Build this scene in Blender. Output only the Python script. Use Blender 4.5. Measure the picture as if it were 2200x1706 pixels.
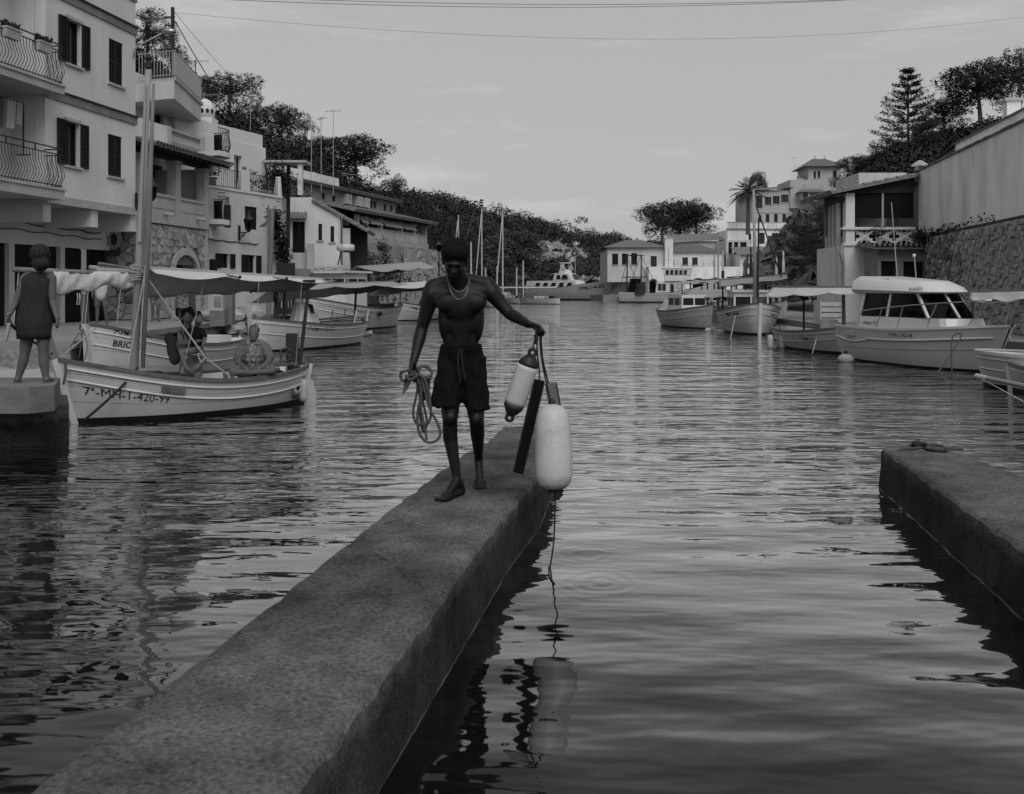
import bpy, math, random
import numpy as np
from mathutils import Vector, Matrix
sc = bpy.context.scene
for o in list(bpy.data.objects): bpy.data.objects.remove(o)
col = sc.collection
R = math.radians
PI = math.pi
# ------------------------------------------------------------------ camera
F, CX, HY, CZ = 2100.0, 1100.0, 625.0, 1.8
cam_d = bpy.data.cameras.new('camera'); cam = bpy.data.objects.new('camera', cam_d); col.objects.link(cam)
cam.location = (0, 0, CZ); cam.rotation_euler = (R(90), 0, 0)
cam_d.sensor_width = 36.0; cam_d.lens = 36.0*F/2200.0
cam_d.shift_y = -(853.0-HY)/2200.0
cam_d.clip_start = 0.05; cam_d.clip_end = 4000
cam_d.dof.use_dof = True; cam_d.dof.focus_distance = 16.0; cam_d.dof.aperture_fstop = 5.6
sc.camera = cam
# ------------------------------------------------------------------ sky and light
SUN_AZ, SUN_EL = 166.0, 46.0            # degrees: azimuth clockwise from +Y (behind the camera, to the right)
w = bpy.data.worlds.new('World'); sc.world = w; w.use_nodes = True
nt = w.node_tree; nt.nodes.clear()
sky = nt.nodes.new('ShaderNodeTexSky'); sky.sky_type = 'NISHITA'; sky.sun_disc = False
sky.sun_elevation = R(SUN_EL); sky.sun_rotation = R(SUN_AZ)
sky.air_density = 1.0; sky.dust_density = 3.0; sky.ozone_density = 1.0
bw = nt.nodes.new('ShaderNodeRGBToBW'); nt.links.new(sky.outputs[0], bw.inputs[0])
pw = nt.nodes.new('ShaderNodeMath'); pw.operation = 'POWER'; pw.inputs[1].default_value = 0.22
nt.links.new(bw.outputs[0], pw.inputs[0])
# faint high cirrus over the whole sky
tcw = nt.nodes.new('ShaderNodeTexCoord')
mpw = nt.nodes.new('ShaderNodeMapping'); mpw.inputs['Scale'].default_value = (2.2, 2.2, 11.0); mpw.inputs['Rotation'].default_value = (0.0, 0.22, 0.3)
nt.links.new(tcw.outputs['Generated'], mpw.inputs['Vector'])
nzw = nt.nodes.new('ShaderNodeTexNoise'); nzw.inputs['Scale'].default_value = 1.7; nzw.inputs['Detail'].default_value = 6; nzw.inputs['Roughness'].default_value = 0.62
nt.links.new(mpw.outputs[0], nzw.inputs['Vector'])
mrw = nt.nodes.new('ShaderNodeMapRange'); mrw.inputs[1].default_value = 0.54; mrw.inputs[2].default_value = 0.80; mrw.inputs[3].default_value = 0.985; mrw.inputs[4].default_value = 1.28
nt.links.new(nzw.outputs[0], mrw.inputs[0])
mlw = nt.nodes.new('ShaderNodeMath'); mlw.operation = 'MULTIPLY'
nt.links.new(pw.outputs[0], mlw.inputs[0]); nt.links.new(mrw.outputs[0], mlw.inputs[1])
bg = nt.nodes.new('ShaderNodeBackground'); bg.inputs[1].default_value = 0.362
SKY_BG = bg
nt.links.new(mlw.outputs[0], bg.inputs[0])
out = nt.nodes.new('ShaderNodeOutputWorld'); nt.links.new(bg.outputs[0], out.inputs[0])
sl = bpy.data.lights.new('sun', 'SUN'); sl.energy = 1.45; sl.angle = R(42); sl.color = (1, 1, 1)
so = bpy.data.objects.new('sun', sl); col.objects.link(so)
az, el = R(SUN_AZ), R(SUN_EL)
so.rotation_euler = Vector((-math.sin(az)*math.cos(el), -math.cos(az)*math.cos(el), -math.sin(el))).to_track_quat('-Z', 'Y').to_euler()
so.location = (20, -40, 60)
sc.view_settings.view_transform = 'Standard'; sc.view_settings.look = 'None'
sc.view_settings.gamma = 1.0; sc.view_settings.exposure = 0.0
sc.view_settings.use_curve_mapping = False
sc.cycles.use_denoising = True
sc.cycles.max_bounces = 6; sc.cycles.diffuse_bounces = 2; sc.cycles.glossy_bounces = 3
sc.cycles.transmission_bounces = 4; sc.cycles.transparent_max_bounces = 6
sc.cycles.caustics_reflective = False; sc.cycles.caustics_refractive = False
# ------------------------------------------------------------------ helpers
rnd = random.Random(7)
def at(px, py, Y): return Vector(((px-CX)/F*Y, Y, CZ-(py-HY)/F*Y))
def onz(px, py, z):                       # the point of the horizontal plane z seen at a pixel
    Y = (CZ-z)*F/(py-HY); return Vector(((px-CX)/F*Y, Y, z))
class MB:
    def __init__(s): s.v = []; s.f = []
    def add(s, vs, fs):
        n = len(s.v); s.v.extend([tuple(p) for p in vs]); s.f.extend([tuple(n+i for i in q) for q in fs]); return s
    def box(s, x0, x1, y0, y1, z0, z1):
        return s.add([(x0,y0,z0),(x1,y0,z0),(x1,y1,z0),(x0,y1,z0),(x0,y0,z1),(x1,y0,z1),(x1,y1,z1),(x0,y1,z1)],
                     [(0,3,2,1),(4,5,6,7),(0,1,5,4),(1,2,6,5),(2,3,7,6),(3,0,4,7)])
    def bar(s, p, q, w, h=None, up=(0,0,1)):
        p, q = Vector(p), Vector(q); h = h or w; d = (q-p)
        if d.length < 1e-6: return s
        d.normalize(); u = Vector(up)
        if abs(d.dot(u)) > .97: u = Vector((1,0,0))
        a = d.cross(u).normalized(); b = a.cross(d).normalized()
        a *= w/2; b *= h/2
        vs = [p-a-b, p+a-b, p+a+b, p-a+b, q-a-b, q+a-b, q+a+b, q-a+b]
        return s.add(vs, [(0,3,2,1)[::-1],(4,5,6,7)[::-1],(0,1,5,4)[::-1],(1,2,6,5)[::-1],(2,3,7,6)[::-1],(3,0,4,7)[::-1]])
    def prism(s, poly, z0, z1):
        n = len(poly)
        vs = [(x,y,z0) for x,y in poly]+[(x,y,z1) for x,y in poly]
        return s.add(vs, [tuple(range(n-1,-1,-1)), tuple(range(n,2*n))]+[(i,(i+1)%n,n+(i+1)%n,n+i) for i in range(n)])
    def tube(s, pts, r, n=6, cap=True):
        pts = [Vector(p) for p in pts]; m = len(pts)
        rs = r if isinstance(r, (list, tuple)) else [r]*m
        vs = []; t0 = (pts[1]-pts[0]).normalized()
        u = Vector((0,0,1)) if abs(t0.z) < .9 else Vector((1,0,0))
        a = t0.cross(u).normalized()
        for i in range(m):
            t = (pts[min(i+1,m-1)]-pts[max(i-1,0)])
            t = t.normalized() if t.length > 1e-9 else t0
            a = (a-t*a.dot(t)); a = a.normalized() if a.length > 1e-6 else t.orthogonal().normalized()
            b = t.cross(a)
            for k in range(n):
                th = 2*PI*k/n; vs.append(pts[i]+(a*math.cos(th)+b*math.sin(th))*rs[i])
        fs = [(i*n+k, i*n+(k+1)%n, (i+1)*n+(k+1)%n, (i+1)*n+k) for i in range(m-1) for k in range(n)]
        if cap: fs += [tuple(range(n-1,-1,-1)), tuple(range((m-1)*n, m*n))]
        return s.add(vs, fs)
    def lathe(s, prof, n=12, M=None):
        M = M or Matrix(); vs = []
        for r, z in prof:
            for k in range(n):
                th = 2*PI*k/n; vs.append(M @ Vector((r*math.cos(th), r*math.sin(th), z)))
        m = len(prof)
        fs = [(i*n+k, i*n+(k+1)%n, (i+1)*n+(k+1)%n, (i+1)*n+k) for i in range(m-1) for k in range(n)]
        fs += [tuple(range(n-1,-1,-1)), tuple(range((m-1)*n, m*n))]
        return s.add(vs, fs)
    def sphere(s, c, r, nu=8, nv=6, sq=(1,1,1)):
        c = Vector(c); vs = []
        for i in range(1, nv):
            ph = PI*i/nv
            for k in range(nu):
                th = 2*PI*k/nu
                vs.append(c+Vector((r*sq[0]*math.sin(ph)*math.cos(th), r*sq[1]*math.sin(ph)*math.sin(th), r*sq[2]*math.cos(ph))))
        m = nv-1; vs += [c+Vector((0,0,r*sq[2])), c-Vector((0,0,r*sq[2]))]
        fs = [(i*nu+k, (i+1)*nu+k, (i+1)*nu+(k+1)%nu, i*nu+(k+1)%nu) for i in range(m-1) for k in range(nu)]
        fs += [(m*nu, k, (k+1)%nu) for k in range(nu)] + [(m*nu+1, (m-1)*nu+(k+1)%nu, (m-1)*nu+k) for k in range(nu)]
        return s.add(vs, fs)
    def grid(s, rows, flip=False):          # rows: list of equal-length lists of points
        n = len(rows[0]); vs = [p for r_ in rows for p in r_]
        fs = [(i*n+k, i*n+k+1, (i+1)*n+k+1, (i+1)*n+k) for i in range(len(rows)-1) for k in range(n-1)]
        if flip: fs = [q[::-1] for q in fs]
        return s.add(vs, fs)
    def mesh(s, name):
        me = bpy.data.meshes.new(name); me.from_pydata(s.v, [], s.f); me.update(); return me
    def build(s, name, mat, parent=None, smooth=False):
        return obj(name, s.mesh(name), mat, parent, smooth)
def sharp(o, deg=32):
    o.data.polygons.foreach_set('use_smooth', [True]*len(o.data.polygons)); o.data.set_sharp_from_angle(angle=R(deg)); return o
def obj(name, me, mat, parent=None, smooth=False):
    if mat is not None and not me.materials: me.materials.append(mat)
    if smooth: me.polygons.foreach_set('use_smooth', [True]*len(me.polygons))
    o = bpy.data.objects.new(name, me); col.objects.link(o)
    if parent is not None: o.parent = parent
    return o
def inst(name, me, parent, M):
    o = bpy.data.objects.new(name, me); col.objects.link(o)
    if parent is not None: o.parent = parent
    o.matrix_local = M; return o
def tag(o, label, cat, group=None):
    o['label'] = label; o['category'] = cat
    if group: o['group'] = group
    return o
def thing(name, label, cat, loc=(0,0,0), rz=0.0, group=None):
    o = bpy.data.objects.new(name, None); col.objects.link(o); o.empty_display_size = .2
    o.location = loc; o.rotation_euler = (0,0,rz); return tag(o, label, cat, group)
def struct(o): o['kind'] = 'structure'; return o
def stuff(o): o['kind'] = 'stuff'; return o
class Fr:                                  # a facade frame: u along the face, w inwards, z up
    def __init__(s, ox, oy, dx, dy, z0=0.0):
        L = math.hypot(dx, dy); s.d = (dx/L, dy/L); s.n = (-dy/L, dx/L); s.o = (ox, oy); s.z0 = z0
        s.rz = math.atan2(dy, dx)
    def thing(s, name, label, cat, group=None): return thing(name, label, cat, (s.o[0], s.o[1], s.z0), s.rz, group)
    def uz(s, px, py, w=0.0):
        a = (px-CX)/F; b = -(py-HY)/F
        t = (w+s.o[0]*s.n[0]+s.o[1]*s.n[1])/(a*s.n[0]+s.n[1])
        x, y = a*t, t
        return ((x-s.o[0])*s.d[0]+(y-s.o[1])*s.d[1], CZ+b*t-s.z0)
    def u(s, px, w=0.0): return s.uz(px, HY, w)[0]
    def rect(s, px0, py0, px1, py1, w=0.0):   # pixel box -> (u0,u1,z0,z1), heights read at the box's middle
        pm = (px0+px1)/2
        return (s.u(px0,w), s.u(px1,w), s.uz(pm,py1,w)[1], s.uz(pm,py0,w)[1])
    def world(s, u, w_, z): return Vector((s.o[0]+u*s.d[0]+w_*s.n[0], s.o[1]+u*s.d[1]+w_*s.n[1], z+s.z0))
def sag(p, q, d, n=14):
    p, q = Vector(p), Vector(q)
    return [p.lerp(q, i/n)-Vector((0,0,4*d*(i/n)*(1-i/n))) for i in range(n+1)]
work = bpy.data.scenes.new('workshop')            # an empty side scene in which single meshes are evaluated; removed at the end
def evaluated_mesh(o):
    work.collection.objects.link(o); vl = work.view_layers[0]; vl.update(); dg = vl.depsgraph
    me = bpy.data.meshes.new_from_object(o.evaluated_get(dg)); bpy.data.objects.remove(o); return me
# ------------------------------------------------------------------ materials
def nodes(m): m.use_nodes = True; return m.node_tree, m.node_tree.nodes.get('Principled BSDF')
def g3(v): return (v, v, v, 1)
def mat(name, base, rough=0.7, var=0.25, scale=3.0, detail=6.0, bump=0.0, bscale=40.0, spec=0.3, stretch=(1,1,1), metal=0.0, rand=0.0, blot=0.0, blot_scale=.6, coord='Object', bdist=0.01):
    m = bpy.data.materials.new(name); t, p = nodes(m); N = t.nodes; L = t.links
    p.inputs['Roughness'].default_value = rough; p.inputs['Specular IOR Level'].default_value = spec; p.inputs['Metallic'].default_value = metal
    tc = N.new('ShaderNodeTexCoord'); mp = N.new('ShaderNodeMapping'); mp.inputs['Scale'].default_value = stretch
    L.new(tc.outputs[coord], mp.inputs['Vector'])
    nz = N.new('ShaderNodeTexNoise'); nz.inputs['Scale'].default_value = scale; nz.inputs['Detail'].default_value = detail; nz.inputs['Roughness'].default_value = .6
    L.new(mp.outputs[0], nz.inputs['Vector'])
    mr = N.new('ShaderNodeMapRange'); mr.inputs[1].default_value = .25; mr.inputs[2].default_value = .75
    mr.inputs[3].default_value = base*(1-var); mr.inputs[4].default_value = base*(1+var)
    L.new(nz.outputs[0], mr.inputs[0]); last = mr.outputs[0]
    if blot:
        nb = N.new('ShaderNodeTexNoise'); nb.inputs['Scale'].default_value = blot_scale; nb.inputs['Detail'].default_value = 8; nb.inputs['Roughness'].default_value = .7
        L.new(mp.outputs[0], nb.inputs['Vector'])
        mb = N.new('ShaderNodeMapRange'); mb.inputs[1].default_value = .5; mb.inputs[2].default_value = .72; mb.inputs[3].default_value = 1; mb.inputs[4].default_value = 1-blot
        L.new(nb.outputs[0], mb.inputs[0]); mu = N.new('ShaderNodeMath'); mu.operation = 'MULTIPLY'
        L.new(last, mu.inputs[0]); L.new(mb.outputs[0], mu.inputs[1]); last = mu.outputs[0]
    if rand:
        oi = N.new('ShaderNodeObjectInfo'); mo = N.new('ShaderNodeMapRange'); mo.inputs[3].default_value = 1-rand; mo.inputs[4].default_value = 1+rand
        L.new(oi.outputs['Random'], mo.inputs[0]); mu = N.new('ShaderNodeMath'); mu.operation = 'MULTIPLY'
        L.new(last, mu.inputs[0]); L.new(mo.outputs[0], mu.inputs[1]); last = mu.outputs[0]
    L.new(last, p.inputs['Base Color'])
    if bump:
        n2 = N.new('ShaderNodeTexNoise'); n2.inputs['Scale'].default_value = bscale; n2.inputs['Detail'].default_value = 5; n2.inputs['Roughness'].default_value = .65
        L.new(mp.outputs[0], n2.inputs['Vector'])
        bu = N.new('ShaderNodeBump'); bu.inputs['Strength'].default_value = bump; bu.inputs['Distance'].default_value = bdist
        L.new(n2.outputs[0], bu.inputs['Height']); L.new(bu.outputs[0], p.inputs['Normal'])
    return m
M = {}
M['plaster'] = mat('white_plaster', .66, .88, .12, .7, 8, .4, 22, .15, (1,1,.35), blot=.22, blot_scale=.55)
M['plaster2'] = mat('cream_plaster', .55, .88, .15, .9, 8, .4, 16, .15, (1,1,.35), blot=.3, blot_scale=.6)
M['rough_plaster'] = mat('rough_plaster', .64, .9, .12, 1.5, 8, .9, 5, .2, blot=.2, bdist=.05)
M['old_plaster'] = mat('weathered_plaster', .80, .92, .20, 1.0, 9, .6, 10, .1, (1,1,.28), blot=.42, blot_scale=.55)
M['trim'] = mat('painted_trim', .42, .8, .15, 2, 6, .3, 20, .2, blot=.2)
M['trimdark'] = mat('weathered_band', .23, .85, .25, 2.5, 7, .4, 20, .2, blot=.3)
M['sandstone'] = mat('sandstone_blocks', .42, .85, .15, 2.2, 7, .4, 30, .2, blot=.2)
M['stone'] = mat('wall_stone', .32, .9, .3, 6, 8, .7, 14, .15, rand=.32, bdist=.03)
M['stonedark'] = mat('dark_and_shaded_stone', .20, .9, .5, 5, 8, .9, 12, .1, rand=.62, bdist=.03)  # dark stone at the right; under the left overhang it carries painted shade
M['mortar'] = mat('mortar', .13, .95, .3, 8, 6, .6, 30, .1)
M['mortardark'] = mat('dark_and_shaded_mortar', .06, .95, .4, 5, 6, .8, 20, .1, bdist=.03)  # dark joints; on the overhung side wall the shade is in this tone
M['masonry'] = mat('rubble_masonry', .27, .9, .5, 5, 9, 1.0, 6, .15, blot=.4, blot_scale=1.2, bdist=.06)
M['shutter'] = mat('dark_shutter_paint', .014, .65, .3, 5, 5, .2, 30, .2, (1,1,.3))
M['door'] = mat('dark_door_wood', .011, .7, .4, 9, 6, .3, 40, .15, (1,1,.15))
M['iron'] = mat('wrought_iron', .012, .5, .3, 20, 4, 0, 40, .4)
M['ironpale'] = mat('painted_railing', .38, .6, .12, 10, 4, 0, 40, .4)
M['void'] = mat('painted_interior_shade', .02, .9, .5, 2)  # near-black tone: the dark of unlit insides is put into the colour
M['curtain'] = mat('curtain', .30, .9, .35, 14, 4, .2, 30, .1, (3,3,.1))
M['tile'] = mat('roof_tile', .17, .85, .45, 9, 7, .5, 30, .2, rand=.25)
M['woodbeam'] = mat('dark_beam_wood', .028, .7, .4, 6, 6, .4, 40, .25)
M['terracotta'] = mat('plant_pot', .40, .8, .15, 6)
M['conc'] = mat('concrete', .19, .92, .35, 3.0, 12, 1.0, 65, .2, blot=.35, blot_scale=1.3, bdist=.012)
M['concwet'] = mat('wet_concrete', .085, .55, .5, 2.4, 10, .8, 40, .4, (1,1,.5), blot=.5, blot_scale=2, bdist=.012)
M['paving'] = mat('quay_paving', .26, .9, .3, 1.2, 9, .5, 20, .2, blot=.3)
M['soil'] = mat('hillside_earth', .07, .95, .5, .25, 10, .8, 3, .1, bdist=.1)
M['rock'] = mat('limestone', .30, .9, .6, .5, 10, 1.0, 2.2, .15, blot=.7, blot_scale=.35, bdist=.3)
M['rockdark'] = mat('weathered_cliff', .12, .95, .7, .8, 10, 1.0, 2.2, .1, blot=.7, blot_scale=.5, bdist=.3)
M['glass'] = mat('window_glass', .02, .06, .2, 2, 2, 0, 1, .6)
M['white'] = mat('gloss_white_paint', .62, .32, .08, 2.5, 8, .1, 12, .45, blot=.1)
M['whiteold'] = mat('worn_white_paint', .52, .5, .14, 4, 9, .25, 18, .35, blot=.22, blot_scale=1.6)
M['gel'] = mat('boat_gelcoat', .60, .28, .05, 1.5, 6, 0, 10, .5, blot=.07)
M['antifoul'] = mat('dark_bottom_paint', .015, .6, .4, 4)
M['wood'] = mat('varnished_wood', .10, .45, .35, 10, 7, .25, 40, .4, (1,1,1))
M['woodgrey'] = mat('weathered_wood', .17, .7, .35, 9, 8, .5, 40, .25, (1,1,.12))
M['mastwood'] = mat('pale_mast_wood', .30, .55, .3, 7, 8, .3, 30, .35, (1,1,.06))
M['canvas'] = mat('awning_canvas', .50, .85, .07, 3, 7, .35, 9, .15, bdist=.02)
M['canvasgrey'] = mat('grey_awning_canvas', .30, .85, .1, 3, 7, .35, 9, .15, bdist=.02)
M['rope'] = mat('rope', .36, .9, .25, 60, 3, .5, 120, .1)
M['ropedark'] = mat('dark_rope', .025, .85, .3, 60, 3, .4, 120, .2)
M['ropegrey'] = mat('grey_rope', .085, .9, .35, 60, 3, .6, 150, .1)
M['rubber'] = mat('black_rubber', .012, .5, .3, 10, 4, .2, 40, .4)
M['vinyl'] = mat('white_vinyl', .50, .40, .08, 6, 8, .10, 20, .4, blot=.42, blot_scale=6)
M['ink'] = mat('black_lettering', .012, .7, .2, 20)
M['metal'] = mat('steel', .40, .3, .15, 8, 4, 0, 10, .5, metal=.9)
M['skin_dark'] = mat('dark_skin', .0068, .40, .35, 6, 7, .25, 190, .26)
M['skin'] = mat('tanned_skin', .095, .6, .12, 9, 5, .15, 120, .35)
M['hair'] = mat('black_hair', .006, .85, .4, 60, 5, 1.0, 140, .2, bdist=.01)
M['hairbrown'] = mat('dark_brown_hair', .012, .6, .4, 60, 5, .8, 80, .3, (1,1,.3))
M['hairgrey'] = mat('grey_hair', .07, .8, .3, 60, 5, .6, 80, .2)
M['cloth_black'] = mat('black_cloth', .0075, .9, .25, 30, 6, .4, 90, .1)
M['cloth_dark'] = mat('dark_cloth', .034, .95, .2, 30, 6, .4, 120, .1)
M['cloth_grey'] = mat('grey_cloth', .12, .95, .2, 30, 6, .4, 120, .1)
M['cloth_pale'] = mat('pale_cloth', .50, .95, .15, 20, 6, .4, 80, .1)
M['cloth_print'] = mat('printed_cloth', .16, .95, .95, 22, 2, .3, 60, .1)
M['silver'] = mat('silver', .20, .35, .05, 8, 2, 0, 10, .5, metal=1.0)
M['leaf'] = mat('pine_needles', .036, .8, .5, 1.3, 4, 0, 10, .25, rand=.2)
M['leaf2'] = mat('shrub_leaves', .030, .7, .45, 1.3, 4, 0, 10, .25, rand=.25)
M['leaffar'] = mat('far_hazed_needles', .070, .9, .65, .22, 5, 0, 10, .2)  # paler than the near needles: distance haze is put into the colour
M['bark'] = mat('pine_bark', .085, .9, .4, 6, 7, .7, 20, .1, (1,1,.3), bdist=.03)
def clear_glass(name, tint, rough=.03):
    m = bpy.data.materials.new(name); t, p = nodes(m)
    p.inputs['Base Color'].default_value = g3(tint); p.inputs['Roughness'].default_value = rough
    tr = t.nodes.new('ShaderNodeBsdfTransparent'); tr.inputs[0].default_value = g3(tint)
    mx = t.nodes.new('ShaderNodeMixShader'); fr_ = t.nodes.new('ShaderNodeFresnel'); fr_.inputs[0].default_value = 1.3
    gl = t.nodes.new('ShaderNodeBsdfGlossy'); gl.inputs['Roughness'].default_value = rough; gl.inputs['Color'].default_value = g3(.9)
    t.links.new(fr_.outputs[0], mx.inputs[0]); t.links.new(tr.outputs[0], mx.inputs[1]); t.links.new(gl.outputs[0], mx.inputs[2])
    t.links.new(mx.outputs[0], t.nodes['Material Output'].inputs[0]); return m
M['clear'] = clear_glass('tinted_cabin_glass', .13)
M['blindmesh'] = clear_glass('dark_screen_fabric', .10, .8)
# ================================================================== water
def water_material():
    m = bpy.data.materials.new('harbour_water'); t, p = nodes(m); N = t.nodes; L = t.links
    p.inputs['Base Color'].default_value = g3(.006); p.inputs['Roughness'].default_value = .015
    p.inputs['IOR'].default_value = 1.50; p.inputs['Specular IOR Level'].default_value = .5
    geo = N.new('ShaderNodeNewGeometry')
    def noise(scale, sx, sy, rot, detail, rough=.5, dist=0.0):
        mp = N.new('ShaderNodeMapping'); mp.inputs['Scale'].default_value = (sx, sy, 1); mp.inputs['Rotation'].default_value = (0,0,rot)
        L.new(geo.outputs['Position'], mp.inputs['Vector'])
        n = N.new('ShaderNodeTexNoise'); n.inputs['Scale'].default_value = scale; n.inputs['Detail'].default_value = detail
        n.inputs['Roughness'].default_value = rough; n.inputs['Distortion'].default_value = dist
        L.new(mp.outputs[0], n.inputs['Vector']); return n.outputs[0]
    def mul(a, b):
        k = N.new('ShaderNodeMath'); k.operation = 'MULTIPLY'
        for i, s in enumerate((a, b)):
            if isinstance(s, (int, float)): k.inputs[i].default_value = s
            else: L.new(s, k.inputs[i])
        return k.outputs[0]
    def addn(a, b):
        k = N.new('ShaderNodeMath'); k.operation = 'ADD'
        for i, s in enumerate((a, b)):
            if isinstance(s, (int, float)): k.inputs[i].default_value = s
            else: L.new(s, k.inputs[i])
        return k.outputs[0]
    sp = N.new('ShaderNodeSeparateXYZ'); L.new(geo.outputs['Position'], sp.inputs[0])
    def ramp(v, a, b, c, d):
        r = N.new('ShaderNodeMapRange'); r.interpolation_type = 'SMOOTHSTEP'
        for i, q in enumerate((a, b, c, d)): r.inputs[i+1].default_value = q
        L.new(v, r.inputs[0]); return r.outputs[0]
    # the berth between the jetties is sheltered; the open cove is rippled by the breeze, in patches
    open_ = ramp(sp.outputs['Y'], 4.5, 12.0, 0.0, 1.0)
    wide_ = ramp(sp.outputs['Y'], 12.0, 40.0, 0.0, 1.0)
    patch = ramp(noise(.10, .7, 1.2, .2, 2), .36, .64, .45, 1.2)
    gust = mul(open_, patch)
    def steps(n, w_): return ramp(n, .5-w_, .5+w_, 0.0, 1.0)          # wavelets: flat backs, short steep faces
    calm = ramp(sp.outputs['Y'], 5.5, 11.0, 0.0, 1.0); far = ramp(sp.outputs['Y'], 16.0, 45.0, 0.0, 1.0); near = ramp(sp.outputs['Y'], 14.0, 30.0, 1.0, 0.0)
    h1 = mul(noise(1.0, .62, 1.5, -.20, 1.5, .45), .056)                          # slow swell
    h2 = mul(noise(2.3, .75, 1.8, .24, 2.0, .5), addn(mul(mul(gust, near), .009), .0095))
    h3 = mul(noise(6.0, .5, 1.8, -.1, 2.0, .5), addn(mul(mul(gust, near), .0016), .0003))
    wa = mul(steps(noise(.85, .46, 1.5, .09, 2.5, .5), .045), mul(mul(calm, patch), .0185))
    wb = mul(steps(noise(1.55, .52, 1.6, -.16, 2.5, .5), .05), mul(mul(calm, patch), .0110))
    wc = mul(steps(noise(3.1, .45, 1.7, .16, 2.0, .5), .06), mul(mul(gust, near), .0042))
    wd_ = mul(steps(noise(.36, .48, 1.6, .07, 3.0, .55), .05), mul(far, .030))
    hh = addn(addn(addn(h1, h2), addn(h3, wa)), addn(addn(wb, wc), wd_))
    # rings spreading from where the wet line drips
    for cx, cy, amp, k in ((.63, 6.13, .0006, 60), (.60, 6.75, .0005, 64)):
        vd = N.new('ShaderNodeVectorMath'); vd.operation = 'DISTANCE'; vd.inputs[1].default_value = (cx, cy, 0)
        wv = N.new('ShaderNodeVectorMath'); wv.operation = 'MULTIPLY_ADD'; wv.inputs[1].default_value = (.16,.16,0); nn_ = N.new('ShaderNodeTexNoise'); nn_.inputs['Scale'].default_value = 3.0; L.new(geo.outputs['Position'], nn_.inputs['Vector']); L.new(nn_.outputs['Color'], wv.inputs[0]); L.new(geo.outputs['Position'], wv.inputs[2]); L.new(wv.outputs[0], vd.inputs[0])
        sn = N.new('ShaderNodeMath'); sn.operation = 'SINE'; L.new(mul(vd.outputs['Value'], k), sn.inputs[0])
        hh = addn(hh, mul(mul(sn.outputs[0], amp), ramp(vd.outputs['Value'], .05, .5, 1.0, 0.0)))
    bu = N.new('ShaderNodeBump'); bu.inputs['Strength'].default_value = 1.0; bu.inputs['Distance'].default_value = 1.0
    L.new(hh, bu.inputs['Height'])
    fr_ = N.new('ShaderNodeFresnel'); fr_.inputs['IOR'].default_value = 1.33; L.new(bu.outputs[0], fr_.inputs['Normal'])
    fac = N.new('ShaderNodeValToRGB'); L.new(fr_.outputs[0], fac.inputs[0]); e_ = fac.color_ramp.elements
    e_[0].position = 0.0; e_[0].color = g3(.015); e_[1].position = 1.0; e_[1].color = g3(.97)
    for q_, v_ in ((.05,.035),(.10,.15),(.16,.42),(.33,.78),(.60,.95)): k_ = e_.new(q_); k_.color = g3(v_)
    gl = N.new('ShaderNodeBsdfGlossy'); gl.inputs['Roughness'].default_value = .012; gl.inputs['Color'].default_value = g3(1.0); L.new(bu.outputs[0], gl.inputs['Normal'])
    df = N.new('ShaderNodeBsdfDiffuse'); df.inputs['Color'].default_value = g3(.006)
    mx = N.new('ShaderNodeMixShader'); L.new(fac.outputs[0], mx.inputs[0]); L.new(df.outputs[0], mx.inputs[1]); L.new(gl.outputs[0], mx.inputs[2])
    L.new(mx.outputs[0], N['Material Output'].inputs[0])
    return m
M['water'] = water_material()
b = MB(); b.add([(-400,-60,0),(400,-60,0),(900,1600,0),(-900,1600,0)], [(0,1,2,3)])
struct(b.build('water', M['water']))
b = MB(); b.add([(-900,-80,-3.0),(900,-80,-3.0),(1600,1700,-3.0),(-1600,1700,-3.0)], [(0,1,2,3)])
struct(b.build('seabed', M['soil']))
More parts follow.
